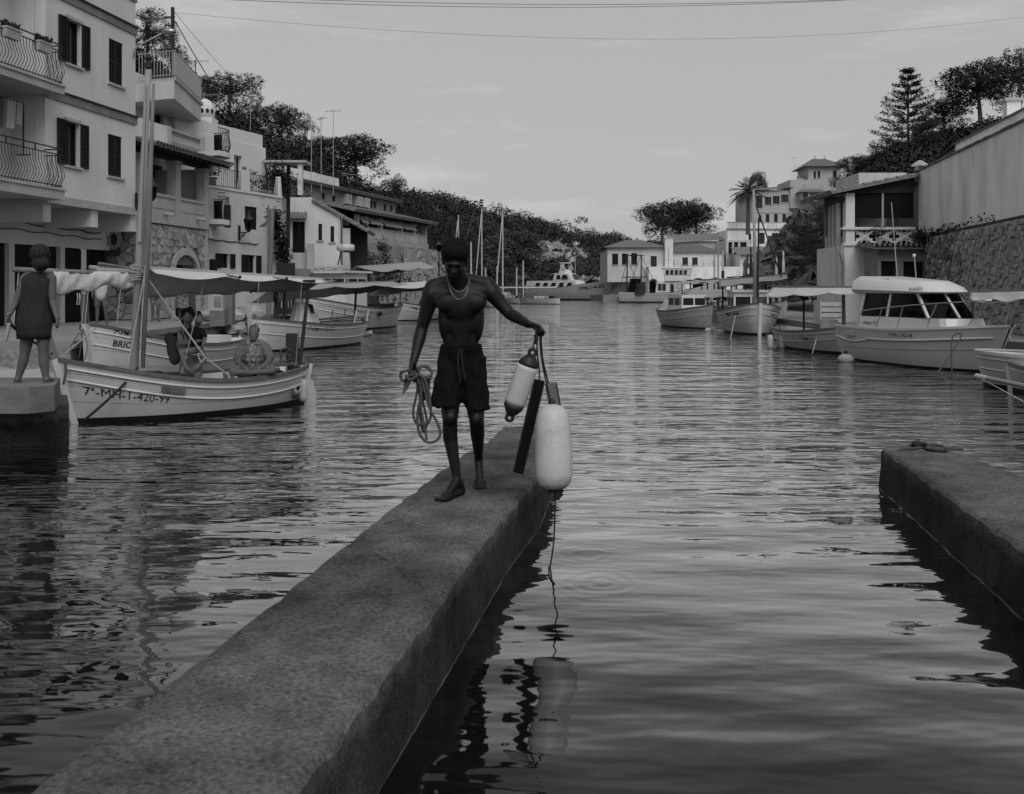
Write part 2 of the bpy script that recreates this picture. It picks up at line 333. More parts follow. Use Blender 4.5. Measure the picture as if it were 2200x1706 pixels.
# ================================================================== jetties
CD = (0.157, 1.0)                                         # the cove's own direction
def jetty(name, label, left, right, ztop, seed, botl=.05):
    """left / right: (x,y) edge polylines of equal length; flat-topped worn concrete with chipped edges"""
    rr = random.Random(seed); n = 300
    def along(poly, t):
        ys = [p[1] for p in poly]; y = ys[0]+(ys[-1]-ys[0])*t; return Vector((float(np.interp(y, ys, [p[0] for p in poly])), y))
    def chips(sd):
        g_ = random.Random(sd); a_ = [0.0]*(n+1)
        for _ in range(int(n*.13)):
            c = g_.randint(0, n); w_ = g_.randint(1, 5); d = g_.uniform(.005, .026)
            for k in range(-w_, w_+1):
                if 0 <= c+k <= n: a_[c+k] = max(a_[c+k], d*(1-abs(k)/(w_+.6))*g_.uniform(.7,1.1))
        return a_
    cl, cr = chips(seed*7+1), chips(seed*7+2); rowsd = []
    for i in range(n+1):
        t = i/n; a = along(left, t); c = along(right, t); d = (c-a).normalized()
        jl = .004*math.sin(t*37+seed)*math.sin(t*11)+.003*math.sin(t*141); jr = .004*math.sin(t*29+seed*2)+.003*math.sin(t*163+1)
        wd = (c-a).length; row = []
        def P(k, z): q = a+d*k; return (q.x, q.y, z)
        e, f = cl[i], cr[i]
        row += [P(jl-botl, -.6), P(jl-botl*.4, .02), P(jl, .20), P(jl, ztop-.028-e*1.6), P(jl+.016+e*.8, ztop-.010-e*.4), P(jl+.034+e*1.3, ztop-.002)]
        for k in range(1, 8): row.append(P(.05+(wd-.10)*k/8, ztop+rr.uniform(-.0016,.0016)+.004*math.sin(t*23+k)))
        row += [P(wd-jr-.034-f*1.3, ztop-.002), P(wd-jr-.016-f*.8, ztop-.010-f*.4), P(wd-jr, ztop-.028-f*1.6), P(wd-jr+rr.uniform(-.003,.003), .24), P(wd-jr+.01+rr.uniform(-.004,.004), .12), P(wd+.015, .02), P(wd+.05, -.6)]
        rowsd.append(row)
    m = MB(); m.grid(rowsd, True)
    for r_, fl in ((rowsd[0], False), (rowsd[-1], True)):
        k0 = len(m.v); m.v.extend(r_); m.f.append(tuple(range(k0, k0+len(r_))) if not fl else tuple(range(k0+len(r_)-1, k0-1, -1)))
    o = sharp(m.build(name, M['jetty'], None), 28)
    for ci, sg in ((1, -1), (len(rowsd[0])-2, 1)):            # the water climbs a little here; its sky glint is in the pale colour
        pts = [Vector(r_[ci])+Vector((sg*.004,0,-.017+.003*math.sin(i*1.7))) for i, r_ in enumerate(rowsd) if i % 2 == 0]
        MB().tube(pts, [.0012+.0010*math.sin(i*.9)*math.sin(i*.23) for i in range(len(pts))], 5).build('wet_edge_glint', M['meniscus'], o, True)
    return tag(o, label, 'jetty')
def jetty_material():
    m = M['conc'].copy(); m.name = 'jetty_concrete'; t = m.node_tree; N = t.nodes; L = t.links; p = N['Principled BSDF']
    geo = N.new('ShaderNodeNewGeometry'); sp = N.new('ShaderNodeSeparateXYZ'); L.new(geo.outputs['Position'], sp.inputs[0])
    nz = N.new('ShaderNodeTexNoise'); nz.inputs['Scale'].default_value = 7; nz.inputs['Detail'].default_value = 6
    L.new(geo.outputs['Position'], nz.inputs['Vector'])
    ad = N.new('ShaderNodeMath'); ad.operation = 'MULTIPLY_ADD'; ad.inputs[1].default_value = .16; L.new(nz.outputs[0], ad.inputs[0]); L.new(sp.outputs['Z'], ad.inputs[2])
    mr = N.new('ShaderNodeMapRange'); mr.inputs[1].default_value = .33; mr.inputs[2].default_value = .43; mr.inputs[3].default_value = .36; mr.inputs[4].default_value = 1
    L.new(ad.outputs[0], mr.inputs[0])                      # weed and damp on the tide-washed sides
    # coarse aggregate speckle
    vo = N.new('ShaderNodeTexNoise'); vo.inputs['Scale'].default_value = 48; vo.inputs['Detail'].default_value = 6; vo.inputs['Roughness'].default_value = .75; L.new(geo.outputs['Position'], vo.inputs['Vector'])
    ms = N.new('ShaderNodeMapRange'); ms.inputs[1].default_value = .35; ms.inputs[2].default_value = .65; ms.inputs[3].default_value = .50; ms.inputs[4].default_value = 1.5
    L.new(vo.outputs[0], ms.inputs[0])
    src = p.inputs['Base Color'].links[0].from_socket
    m1 = N.new('ShaderNodeMath'); m1.operation = 'MULTIPLY'; L.new(src, m1.inputs[0]); L.new(mr.outputs[0], m1.inputs[1])
    m2 = N.new('ShaderNodeMath'); m2.operation = 'MULTIPLY'; L.new(m1.outputs[0], m2.inputs[0]); L.new(ms.outputs[0], m2.inputs[1])
    # hairline cracks and dark blotches of old spills
    ds = N.new('ShaderNodeTexNoise'); ds.inputs['Scale'].default_value = 2.2; ds.inputs['Detail'].default_value = 5; L.new(geo.outputs['Position'], ds.inputs['Vector'])
    mxv = N.new('ShaderNodeVectorMath'); mxv.operation = 'MULTIPLY_ADD'; mxv.inputs[1].default_value = (.5,.5,.5); L.new(ds.outputs['Color'], mxv.inputs[0]); L.new(geo.outputs['Position'], mxv.inputs[2])
    vc = N.new('ShaderNodeTexVoronoi'); vc.feature = 'DISTANCE_TO_EDGE'; vc.inputs['Scale'].default_value = .62; L.new(mxv.outputs[0], vc.inputs['Vector'])
    mc = N.new('ShaderNodeMapRange'); mc.inputs[1].default_value = .0; mc.inputs[2].default_value = .006; mc.inputs[3].default_value = .45; mc.inputs[4].default_value = 1; L.new(vc.outputs['Distance'], mc.inputs[0])
    sb = N.new('ShaderNodeTexNoise'); sb.inputs['Scale'].default_value = 1.4; sb.inputs['Detail'].default_value = 8; sb.inputs['Roughness'].default_value = .7; L.new(geo.outputs['Position'], sb.inputs['Vector'])
    mb_ = N.new('ShaderNodeMapRange'); mb_.inputs[1].default_value = .38; mb_.inputs[2].default_value = .68; mb_.inputs[3].default_value = 1.30; mb_.inputs[4].default_value = .50; L.new(sb.outputs[0], mb_.inputs[0])
    m3 = N.new('ShaderNodeMath'); m3.operation = 'MULTIPLY'; L.new(m2.outputs[0], m3.inputs[0]); L.new(mc.outputs[0], m3.inputs[1])
    m4 = N.new('ShaderNodeMath'); m4.operation = 'MULTIPLY'; L.new(m3.outputs[0], m4.inputs[0]); L.new(mb_.outputs[0], m4.inputs[1])
    m5 = N.new('ShaderNodeMath'); m5.operation = 'MULTIPLY'; m5.inputs[1].default_value = .58; L.new(m4.outputs[0], m5.inputs[0])   # old, dirty, sea-stained concrete
    pv = N.new('ShaderNodeTexVoronoi'); pv.inputs['Scale'].default_value = 24; pv.inputs['Randomness'].default_value = 1.0; L.new(geo.outputs['Position'], pv.inputs['Vector'])
    pr = N.new('ShaderNodeMapRange'); pr.inputs[1].default_value = .10; pr.inputs[2].default_value = .24; pr.inputs[3].default_value = .55; pr.inputs[4].default_value = 1.04; L.new(pv.outputs['Distance'], pr.inputs[0])   # pits
    m6 = N.new('ShaderNodeMath'); m6.operation = 'MULTIPLY'; L.new(m5.outputs[0], m6.inputs[0]); L.new(pr.outputs[0], m6.inputs[1]); m5 = m6
    L.new(m5.outputs[0], p.inputs['Base Color']); p.inputs['Specular IOR Level'].default_value = .1; return m
M['jetty'] = jetty_material()
M['meniscus'] = mat('water_edge_glint', .16, .12, .3, 9, 4, 0, 10, 1.0)  # pale base stands in for the sky reflected along the waterline
JZ = .38
def jp(px, py): q = onz(px, py, JZ); return (q.x, q.y)
def ext(p, q, y): f = (y-p[1])/(q[1]-p[1]); return (p[0]+(q[0]-p[0])*f, y)
JL = [ext(jp(62,1703), jp(838,1098), .2), jp(62,1703), jp(460,1400), jp(838,1098), jp(1000,975), jp(1052,948), jp(1086,917)]
JR = [ext(jp(645,1703), jp(1094,1096), .2), jp(645,1703), jp(1094,1096), jp(1160,1026), jp(1214,925)]
JL = [(x-.036, y) for x, y in JL]; JR = [(x-.018, y) for x, y in JR]
JR[-1] = (JR[-1][0], JL[-1][1])
jetty('jetty', 'long worn concrete jetty running from the foreground under the barefoot man', JL, JR, JZ, 3)
RL = [(4.6, 16.0-8.9+9), (0, 0)]
e0 = onz(1893, 958, JZ)
RL = [(e0.x, e0.y), (e0.x-.157*2, e0.y-2), (e0.x-.157*5, e0.y-5), (e0.x-.157*9, e0.y-9)]
RR = [(3.95, e0.y), (3.93, e0.y-2), (3.92, e0.y-5), (3.92, e0.y-9)]
jetty('jetty', 'short concrete jetty at the right edge with a rope end on its tip', RL[::-1], RR[::-1], JZ, 9)
# ================================================================== quays
def slab(name, poly, z0, z1, m, label=None, cat=None):
    o = MB().prism(poly, z0, z1).build(name, m)
    if label: tag(o, label, cat)
    else: struct(o)
    return o
QZ = .85
LQ = [(-8.25,18.4),(-8.75,24),(-8.95,29),(-9.2,34),(-9.75,40),(-9.8,46),(-8.6,54),(-7.2,62),(-5.2,74),(-4.4,90),(-6,120),(-9,150),(-60,150),(-60,18.4)]
slab('quay_pavement', LQ, QZ-.14, QZ, M['paving'])
slab('quay_wall', [(x-.06 if x > -50 else x, y) for x, y in LQ], -2.5, QZ-.142, M['masonry'])
# camera-side landing the woman stands on
lb = thing('landing_block', 'stepped concrete landing under the woman in the dark dress', 'landing', (-5.6, 11.4, 0))
def wp(x, y): return (x+5.6, y-11.4)
q0 = onz(152, 868, .45)
m = MB(); m.prism([wp(-9.0,10.2), wp(q0.x-.28,q0.y-.35), wp(q0.x-.02,q0.y), wp(-5.78,12.7), wp(-9.0,13.0)], -.6, .45); m.build('lower_step', M['jetty'], lb)
m = MB(); m.prism([wp(-9.0,10.75), wp(-5.30,10.72), wp(-5.14,10.98), wp(-5.5,11.9), wp(-9.0,12.3)], .452, .74); m.build('upper_step', M['conc'], lb)
RQ = [(12.2,60),(11.7,46),(11.4,38),(11.35,32),(11.6,27),(12.2,20),(12.0,12),(40,12),(60,140),(24,140),(20,120),(16,90),(13.5,72)]
slab('quay_pavement', RQ, -2.5, .6, M['paving'])
# ================================================================== building kit
def wall(u0, u1, z0, z1, holes=(), w=0.0, T=.3, reveal=.22, mb=None):
    """a wall face in the plane w with real rectangular openings and their reveals; u along, z up"""
    m = mb or MB(); hs = [(max(u0,a),min(u1,b_),max(z0,c),min(z1,d)) for a,b_,c,d in holes]
    us = sorted(set([u0,u1]+[h[0] for h in hs]+[h[1] for h in hs])); zs = sorted(set([z0,z1]+[h[2] for h in hs]+[h[3] for h in hs]))
    for i in range(len(us)-1):
        for j in range(len(zs)-1):
            uc, zc = (us[i]+us[i+1])/2, (zs[j]+zs[j+1])/2
            if any(h[0] < uc < h[1] and h[2] < zc < h[3] for h in hs): continue
            m.add([(us[i],w,zs[j]),(us[i+1],w,zs[j]),(us[i+1],w,zs[j+1]),(us[i],w,zs[j+1])], [(0,1,2,3)])
    for a,b_,c,d in hs:
        e = w+reveal
        m.add([(a,w,c),(a,e,c),(a,e,d),(a,w,d)], [(0,1,2,3)]); m.add([(b_,w,c),(b_,w,d),(b_,e,d),(b_,e,c)], [(0,1,2,3)])
        m.add([(a,w,d),(a,e,d),(b_,e,d),(b_,w,d)], [(0,1,2,3)]); m.add([(a,w,c),(b_,w,c),(b_,e,c),(a,e,c)], [(0,1,2,3)])
    e = w+T
    m.add([(u0,w,z0),(u0,w,z1),(u0,e,z1),(u0,e,z0)], [(0,1,2,3)]); m.add([(u1,w,z0),(u1,e,z0),(u1,e,z1),(u1,w,z1)], [(0,1,2,3)])
    m.add([(u0,w,z1),(u1,w,z1),(u1,e,z1),(u0,e,z1)], [(0,1,2,3)]); m.add([(u0,w,z0),(u0,e,z0),(u1,e,z0),(u1,w,z0)], [(0,1,2,3)])
    return m
def pane(parent, r, w, m='glass', name='pane', e=.19):
    u0,u1,z0,z1 = r; return MB().box(u0-.01,u1+.01,w+e,w+e+.02,z0-.01,z1+.01).build(name, M[m], parent)
def shutter_mesh(W, H, louv=True):
    m = MB(); f = .055
    m.box(0,f,0,.035,0,H).box(W-f,W,0,.035,0,H).box(f,W-f,0,.035,0,f).box(f,W-f,0,.035,H-f,H).box(f,W-f,.002,.033,H*.48,H*.48+f)
    n = max(5, int(H/.075))
    for k in range(n):
        z = f+(H-2*f)*(k+.5)/n
        m.add([(f,.003,z-.028),(W-f,.003,z-.028),(W-f,.03,z+.022),(f,.03,z+.022),(f,.012,z-.036),(W-f,.012,z-.036),(W-f,.039,z+.014),(f,.039,z+.014)],
              [(0,1,2,3),(7,6,5,4),(0,4,5,1),(3,2,6,7),(0,3,7,4),(1,5,6,2)])
    m.box(f, W-f, .034, .036, f, H-f)
    return m.mesh('shutter')
def window(parent, r, w=0.0, style='glass', shut=None, sill=True, m_sh='shutter', name='window', curtain=False, mull=1, frame=True):
    """shut: None, 'closed' or 'open'. parts: window > pane, frame, shutter, sill"""
    u0,u1,z0,z1 = r; W, H = u1-u0, z1-z0
    fr_ = MB(); t = .05
    e0, e1 = w+.12, w+.17
    fr_.box(u0,u0+t,e0,e1,z0,z1).box(u1-t,u1,e0,e1,z0,z1).box(u0+t,u1-t,e0,e1,z0,z0+t).box(u0+t,u1-t,e0,e1,z1-t,z1)
    for k in range(mull): c = u0+W*(k+1)/(mull+1); fr_.box(c-.022,c+.022,e0+.004,e1-.004,z0+t,z1-t)
    wo = fr_.build(name, M['shutter'] if style != 'white' else M['trim'], parent)
    pane(wo, r, w, 'glass')
    if curtain:
        rows = [[(u0+W*.12+(W*.5)*i/20, w+.175+.015*math.sin(i*2.1), z) for i in range(21)] for z in (z0+.06, z1-.06)]
        MB().grid(rows).build('curtain', M['curtain'], wo)
    if sill: MB().box(u0-.08,u1+.08,w-.07,w+.1,z0-.07,z0-.004).build('sill', M['trim'], wo)
    if shut == 'closed':
        me = shutter_mesh(W/2-.005, H); me.materials.append(M[m_sh])
        inst('shutter', me, wo, Matrix.Translation((u0,w+.03,z0))); inst('shutter', me, wo, Matrix.Translation((u0+W/2+.005,w+.03,z0)))
    elif shut == 'open':
        me = shutter_mesh(W/2, H); me.materials.append(M[m_sh])
        inst('shutter', me, wo, Matrix.Translation((u0-W/2-.02,w-.05,z0)) @ Matrix.Rotation(R(-4),4,'Z'))
        inst('shutter', me, wo, Matrix.Translation((u1+.02,w-.045,z0)) @ Matrix.Rotation(R(-3),4,'Z'))
    return wo
def door(parent, r, w=0.0, leaves=2, m_='door', e=.14, boards=4, name='door'):
    u0,u1,z0,z1 = r; W = (u1-u0)/leaves; d0 = None
    for k in range(leaves):
        m = MB(); a = u0+W*k; t = .09
        m.box(a+.006,a+W-.006,w+e,w+e+.05,z0,z1)
        o = m.build(name, M[m_], parent)
        pl = MB()
        for q in range(boards):
            x0 = a+.02+(W-.04)*q/boards; x1 = a+.02+(W-.04)*(q+1)/boards
            pl.box(x0+.006,x1-.006,w+e-.014,w+e-.002,z0+.03,z1-.03)
        pl.build('board', M[m_], o)
        h = a+W-.09 if k % 2 == 0 else a+.09
        MB().box(h-.015,h+.015,w+e-.06,w+e-.015,z0+(z1-z0)*.48,z0+(z1-z0)*.54).build('handle', M['iron'], o)
    return o
def rail_path(pts, step):
    out_ = []; carry = 0.0
    for a, b_ in zip(pts[:-1], pts[1:]):
        a, b_ = Vector(a), Vector(b_); L = (b_-a).length; s = carry
        while s < L-1e-4: out_.append(a.lerp(b_, s/L)); s += step
        carry = s-L
    out_.append(Vector(pts[-1])); return out_
def railing(parent, pts, h, step=.11, r=.009, belly=0.0, m='iron', name='railing', outs=None, rails=(1.0, .06), top=.016):
    """railing > bar (each one), rail"""
    ro = None
    for k in rails:
        p_ = [Vector(p)+Vector((0,0,h*k)) for p in pts]; ra = MB()
        for i_ in range(len(p_)-1):                     # corner pieces overlap, so each rail reads as one
            d_ = (p_[i_+1]-p_[i_]).normalized()*top; ra.bar(p_[i_]-d_*(i_ > 0), p_[i_+1], top*2, top*1.4)
        q_ = ra.build(name if ro is None else 'rail', M[m], parent if ro is None else ro); ro = ro or q_
    if belly:
        prof = [(0,0),(belly*.2,.12),(belly,.30),(belly*1.05,.40),(belly*.55,.58),(belly*.12,.75),(0,1)]
        bm_ = MB().tube([(0,-x,z*h) for x,z in prof], r, 5, False).mesh('bar')
    else: bm_ = MB().tube([(0,0,0),(0,0,h)], r, 5, False).mesh('bar')
    bm_.materials.append(M[m])
    for a, b_ in zip(pts[:-1], pts[1:]):
        a, b_ = Vector(a), Vector(b_); ang = math.atan2(b_.y-a.y, b_.x-a.x)
        n = max(1, int((b_-a).length/step))
        for k in range(n): inst('bar', bm_, ro, Matrix.Translation(a.lerp(b_, (k+.5)/n)) @ Matrix.Rotation(ang,4,'Z'))
    return ro
def tile_roof(parent, A, B_, C_, D_, name='roof', pitch=.22, r=.085, ridge=True, thick=.06, m='tile'):
    """a pitched face: A,B eave corners, D,C ridge corners (A-D, B-C run up the slope); barrel tiles as real half tubes"""
    A, B_, C_, D_ = map(Vector, (A,B_,C_,D_)); nrm = (B_-A).cross(D_-A).normalized()
    if nrm.z < 0: nrm = -nrm
    m_ = MB(); m_.add([A,B_,C_,D_,A-nrm*thick,B_-nrm*thick,C_-nrm*thick,D_-nrm*thick], [(0,1,2,3),(7,6,5,4),(0,4,5,1),(1,5,6,2),(2,6,7,3),(3,7,4,0)])
    ro = m_.build(name, M[m], parent)
    n = max(2, int((B_-A).length/pitch)); t = MB()
    for k in range(n):
        f = (k+.5)/n; p = A.lerp(B_, f); q = D_.lerp(C_, f); up = (q-p)
        if up.length < .05: continue
        ex = (B_-A).normalized(); seg = max(1, int(up.length/.42))
        for s_ in range(seg):
            p0 = p+up*(s_/seg)-(up.normalized()*.05 if s_ == 0 else up*0); p1 = p+up*((s_+1)/seg)
            jit = nrm*rnd.uniform(-.006,.012); ring = []
            for c, rr, lift in ((p0, r*1.12, .022), (p1, r*.88, .0)):
                ring.append([c+ex*math.cos(a)*rr+nrm*(math.sin(a)*rr+lift)+jit for a in (PI, PI*.75, PI*.5, PI*.25, 0)])
            t.grid(ring, True)
    stuff(t.build('roof_tiles', M[m], ro)); return ro
def vor_cells(pts, box):
    x0,x1,y0,y1 = box; P = np.array(pts); cells = []
    for i, p in enumerate(P):
        poly = [(x0,y0),(x1,y0),(x1,y1),(x0,y1)]
        dd = ((P-p)**2).sum(1); order = np.argsort(dd)[1:22]
        for j in order:
            q = P[j]; mid = (p+q)/2; n = q-p; new = []
            for k in range(len(poly)):
                a = poly[k]; c = poly[(k+1) % len(poly)]
                da = (a[0]-mid[0])*n[0]+(a[1]-mid[1])*n[1]; dc = (c[0]-mid[0])*n[0]+(c[1]-mid[1])*n[1]
                if da <= 0: new.append(a)
                if da*dc < 0: t = da/(da-dc); new.append((a[0]+(c[0]-a[0])*t, a[1]+(c[1]-a[1])*t))
            poly = new
            if not poly: break
        cells.append(poly)
    return cells
def stones(parent, box, size, w, matk, seed=1, proud=.04, gap=.014, skip=None, aspect=1.0, limit=300, keep=None):
    """each stone its own part; past the limit the rest joined as one"""
    rr = random.Random(seed); u0,u1,z0,z1 = box; nx = max(2, int((u1-u0)/(size*aspect))); nz_ = max(2, int((z1-z0)/size)); pts = []
    for i in range(nx):
        for j in range(nz_):
            if rr.random() < .17: continue
            pts.append((u0+(u1-u0)*(i+.5+rr.uniform(-.42,.42)+(.5 if j % 2 else 0)*.6)/nx, z0+(z1-z0)*(j+.5+rr.uniform(-.4,.4))/nz_))
    cells = vor_cells(pts, box); n = 0; rest = MB()
    for c, p in zip(cells, pts):
        if len(c) < 3 or (skip and skip(*p)): continue
        cx = sum(q[0] for q in c)/len(c); cz = sum(q[1] for q in c)/len(c)
        def ins(q, d):
            L = math.hypot(q[0]-cx, q[1]-cz); k = max(.3, 1-d/max(L,.02)); return (cx+(q[0]-cx)*k, cz+(q[1]-cz)*k)
        pr = proud*rr.uniform(.5,1.3)
        a = [ins(q, gap) for q in c]; e = [ins(q, gap+.022+.03*size*rr.random()) for q in c]; k = len(c)
        vs = [(x-cx,0.02,z-cz) for x,z in a]+[(x-cx,-pr*.6,z-cz) for x,z in a]+[(x-cx,-pr*rr.uniform(.9,1.1),z-cz) for x,z in e]
        fs = [(i,(i+1)%k,k+(i+1)%k,k+i) for i in range(k)]+[(k+i,k+(i+1)%k,2*k+(i+1)%k,2*k+i) for i in range(k)]+[tuple(range(2*k,3*k))]
        if n < limit:
            me = MB().add(vs, fs).mesh('stone'); me.materials.append(M[matk]); inst('stone', me, parent, Matrix.Translation((cx,w,cz)))
        else: rest.add([(x+cx,y+w,z+cz) for x,y,z in vs], fs)
        n += 1
    if rest.f: stuff(rest.build('stones', M[matk], parent))
    return n
def rails_of(parent, u0, u1, w0, w1, z, h, sides=('f',), **k):
    pts = [(u0,w0,z),(u1,w0,z)]
    if 'l' in sides: pts = [(u0,w1,z)]+pts
    if 'r' in sides: pts = pts+[(u1,w1,z)]
    return railing(parent, pts, h, **k)
def text_mesh(s, size, bold=0.0, shear=0.0):
    cu = bpy.data.curves.new('lettering','FONT'); cu.body = s; cu.size = size; cu.offset = bold*size; cu.shear = shear; cu.resolution_u = 2
    cu.align_x = 'CENTER'; cu.align_y = 'CENTER'
    return evaluated_mesh(bpy.data.objects.new('lettering', cu))
def lantern(name, label, pos, dirv, scale=1.0, group=None):
    """wall lantern on a scroll bracket: bracket, scroll, lamp_cage, glass, cap"""
    t = thing(name, label, 'lantern', pos, math.atan2(dirv[1], dirv[0]), group); s = scale
    m = MB(); m.box(-.02*s,.02*s,-.05*s,.05*s,-.30*s,.28*s).bar((0,0,0),(.62*s,0,0),.035*s); m.bar((0,0,-.25*s),(.45*s,0,-.01*s),.022*s)
    m.build('bracket', M['iron'], t)
    sc_ = [(.26*s+.11*s*math.cos(a)*(1-a/14), 0, -.10*s+.10*s*math.sin(a)*(1-a/14)) for a in [i*.45 for i in range(26)]]
    MB().tube(sc_, .012*s, 5).build('scroll', M['iron'], t)
    c = Matrix.Translation((.62*s,0,.06*s))
    MB().lathe([(.04*s,-.06*s),(.09*s,0),(.10*s,.03*s)], 6, c).build('base', M['iron'], t)
    g = MB().lathe([(.095*s,.03*s),(.165*s,.40*s)], 6, c).build('glass', M['clear'], t)
    cg = MB()
    for k in range(6):
        a = 2*PI*k/6; cg.bar(c @ Vector((.1*s*math.cos(a),.1*s*math.sin(a),.03*s)), c @ Vector((.17*s*math.cos(a),.17*s*math.sin(a),.40*s)), .018*s)
    cg.build('lamp_cage', M['iron'], t)
    MB().lathe([(.19*s,.40*s),(.17*s,.44*s),(.08*s,.56*s),(.07*s,.60*s),(.095*s,.63*s),(.03*s,.69*s),(.02*s,.76*s)], 8, c).build('cap', M['iron'], t)
    return t
def antenna(name, label, pos, h, els=6, group=None, rz=0.0):
    t = thing(name, label, 'antenna', pos, rz, group)
    MB().tube([(0,0,0),(0,0,h)], .022, 5).build('mast', M['ironpale'] if h > 3 else M['iron'], t)
    b_ = MB().bar((-.55,0,h-.1),(.55,0,h-.05),.02)
    for k in range(els): x = -.5+k*1.0/(els-1); b_.bar((x,-.28+.02*k,h-.08),(x,.28-.02*k,h-.08),.014)
    b_.build('aerial', M['metal'], t); return t
# ================================================================== left bank: apartment house at the left edge
fA = Fr(-13.2, 20.0, .155, 1.0, QZ)
A = fA.thing('apartment_house', 'white three-storey apartment house with shuttered windows at the left edge', 'house')
uE = fA.u(291); uR = fA.u(97); zl = 4.15-QZ; zm0, zm1 = 6.92-QZ, 7.14-QZ; zc0, zc1 = 9.68-QZ, 9.90-QZ; zt = 10.7-QZ
def mrect(f, x0, x1, yt, yb, w=0.0): return f.rect(x0, yt, x1, yb, w)
uGE_ = fA.u(234,1.55)
W1 = mrect(fA,142,174,45,140); W2 = mrect(fA,234,264,88,182); W3 = mrect(fA,139,171,262,357); W4 = mrect(fA,232,262,291,380)
wall(uR, uE, zl, zt, [W1,W2,W3,W4]).build('front_wall', M['plaster'], A)
m = MB(); m.box(-2,uR,1.0,1.3,zl,zt); m.box(uR-.001,uR+.3,.31,1.3,zl,zt).box(-2,uE,5.2,5.5,0,zt).box(uE-.3,uE-.001,.31,5.2,zl,zt).box(uGE_+.02,uGE_+.3,3.0,5.2,0,zl)
m.build('inner_wall', M['plaster'], A)
MB().box(-2,uE+.05,-.04,5.5,zt,zt+.10).build('roof', M['trimdark'], A)
for zz0, zz1, nm in ((zm0,zm1,'string_course'),(zc0,zc1,'cornice')):
    MB().box(uR-.02,uE+.04,-.05,-.003,zz0,zz1).build(nm, M['trimdark'], A)
    MB().box(uR-.02,uE+.07,-.09,-.003,zz1+.002,zz1+.045).build(nm+'_drip', M['woodbeam'], A)
MB().box(uR-.5,uE+.03,-.05,1.6,zl-.02,zl+.2).build('overhang_ledge', M['trim'], A)
window(A, W1, shut='open', curtain=True); window(A, W2, shut='closed'); window(A, W3, shut='open', curtain=True); window(A, W4, shut='closed')
for r_ in (W1, W3): MB().box(r_[0]-.06,r_[1]+.06,-.035,-.003,r_[3]+.004,r_[3]+.09).build('lintel', M['trim'], A)
# balconies
for k, (py0, py1, rt) in enumerate(((186, 204, 1.0), (408, 430, 1.0))):
    ue = fA.u(139, -.55); zs1 = fA.uz(139, py0, -.55)[1]; zs0 = fA.uz(139, py1, -.55)[1]
    bo = MB().box(-1.5, ue, -.55, 1.0, zs0, zs1).build('balcony_slab', M['trim'], A)
    MB().box(-1.5, ue+.03, -.59, -.552, zs1-.03, zs1+.025).build('slab_edge', M['trim'], bo)
    railing(A, [(-1.5,-.50,zs1+.04),(ue-.05,-.50,zs1+.04),(ue-.05,-.02,zs1+.04)], .86, .115, .009, .11)
    MB().bar((-1.5,-.50,zs1+1.06),(ue-.05,-.50,zs1+1.06),.03).bar((ue-.05,-.50,zs1+1.06),(ue-.05,0,zs1+1.06),.03).build('handrail', M['iron'], A)
    for q in range(5): MB().bar((ue-.05-q*1.1,-.50,zs1+.9),(ue-.05-q*1.1,-.50,zs1+1.06),.025).build('rail_post', M['iron'], A)
    # recessed balcony door, ceiling lamp
    u0 = uR-3.6; r_ = (u0, u0+1.3, zs1+.05, zs1+2.15)
    MB().box(r_[0],r_[1],.96,.999,r_[2],r_[3]).build('balcony_door', M['shutter'], A)
    MB().sphere((uR-1.0,.3,zs1+2.62),.09,8,6).build('ceiling_lamp', M['iron'], A)
    balz = zs1
    if k == 0: BAL_UP = (ue, zs1)
    else: BAL_LO = (ue, zs1)
# ground floor, recessed under the overhang
WG = 1.55; ztopd = fA.uz(80, 527, WG)[1]
ds = [(fA.u(-60,WG), fA.u(20,WG)), (fA.u(31.5,WG), fA.u(130,WG)), (fA.u(139.5,WG), fA.u(234,WG)-.02)]
uGE = fA.u(234,WG)
wall(-2, uGE, 0, zl-.02, [(a,b_,0.0,ztopd) for a,b_ in ds], w=WG, T=.3).build('ground_wall', M['plaster2'], A)
door(A, (ds[0][0],ds[0][1],.01,ztopd), WG, 2); door(A, (ds[1][0],ds[1][1],.01,ztopd), WG, 2, boards=6)
uo = fA.u(181,WG); up_ = fA.u(206,WG)
door(A, (ds[2][0],uo,.01,ztopd), WG, 1, boards=6); door(A, (up_,ds[2][1],.01,ztopd), WG, 1)
MB().box(uo,up_,WG+.5,WG+.55,0.01,ztopd).build('room_shade_panel', M['void'], A)  # dark sheet standing in for the unlit room behind the open door
for pa, pb in ((89,97),(193,200),(278,285)):
    a = fA.u(pa,.1); MB().box(a,a+.34,.06,WG,zl-.52,zl-.022).build('corbel', M['plaster'], A)
for k, zz in enumerate((ztopd+.75, ztopd+.55)):
    pts = [(-1+u_*.35, WG-.03, zz+.03*math.sin(u_*1.7+k)-.02*u_*.35) for u_ in range(int((uGE+1)/.35))]
    MB().tube(pts, .018-.004*k, 5).build('wall_cable', M['ropegrey'], A)
MB().tube([(uGE-.12,WG-.05,zl-.1),(uGE-.12,WG-.05,ztopd+.5),(uGE-.02,WG-.05,ztopd+.42),(uGE-.12,WG-.05,ztopd)], .035, 6).build('drain_pipe', M['plaster'], A)
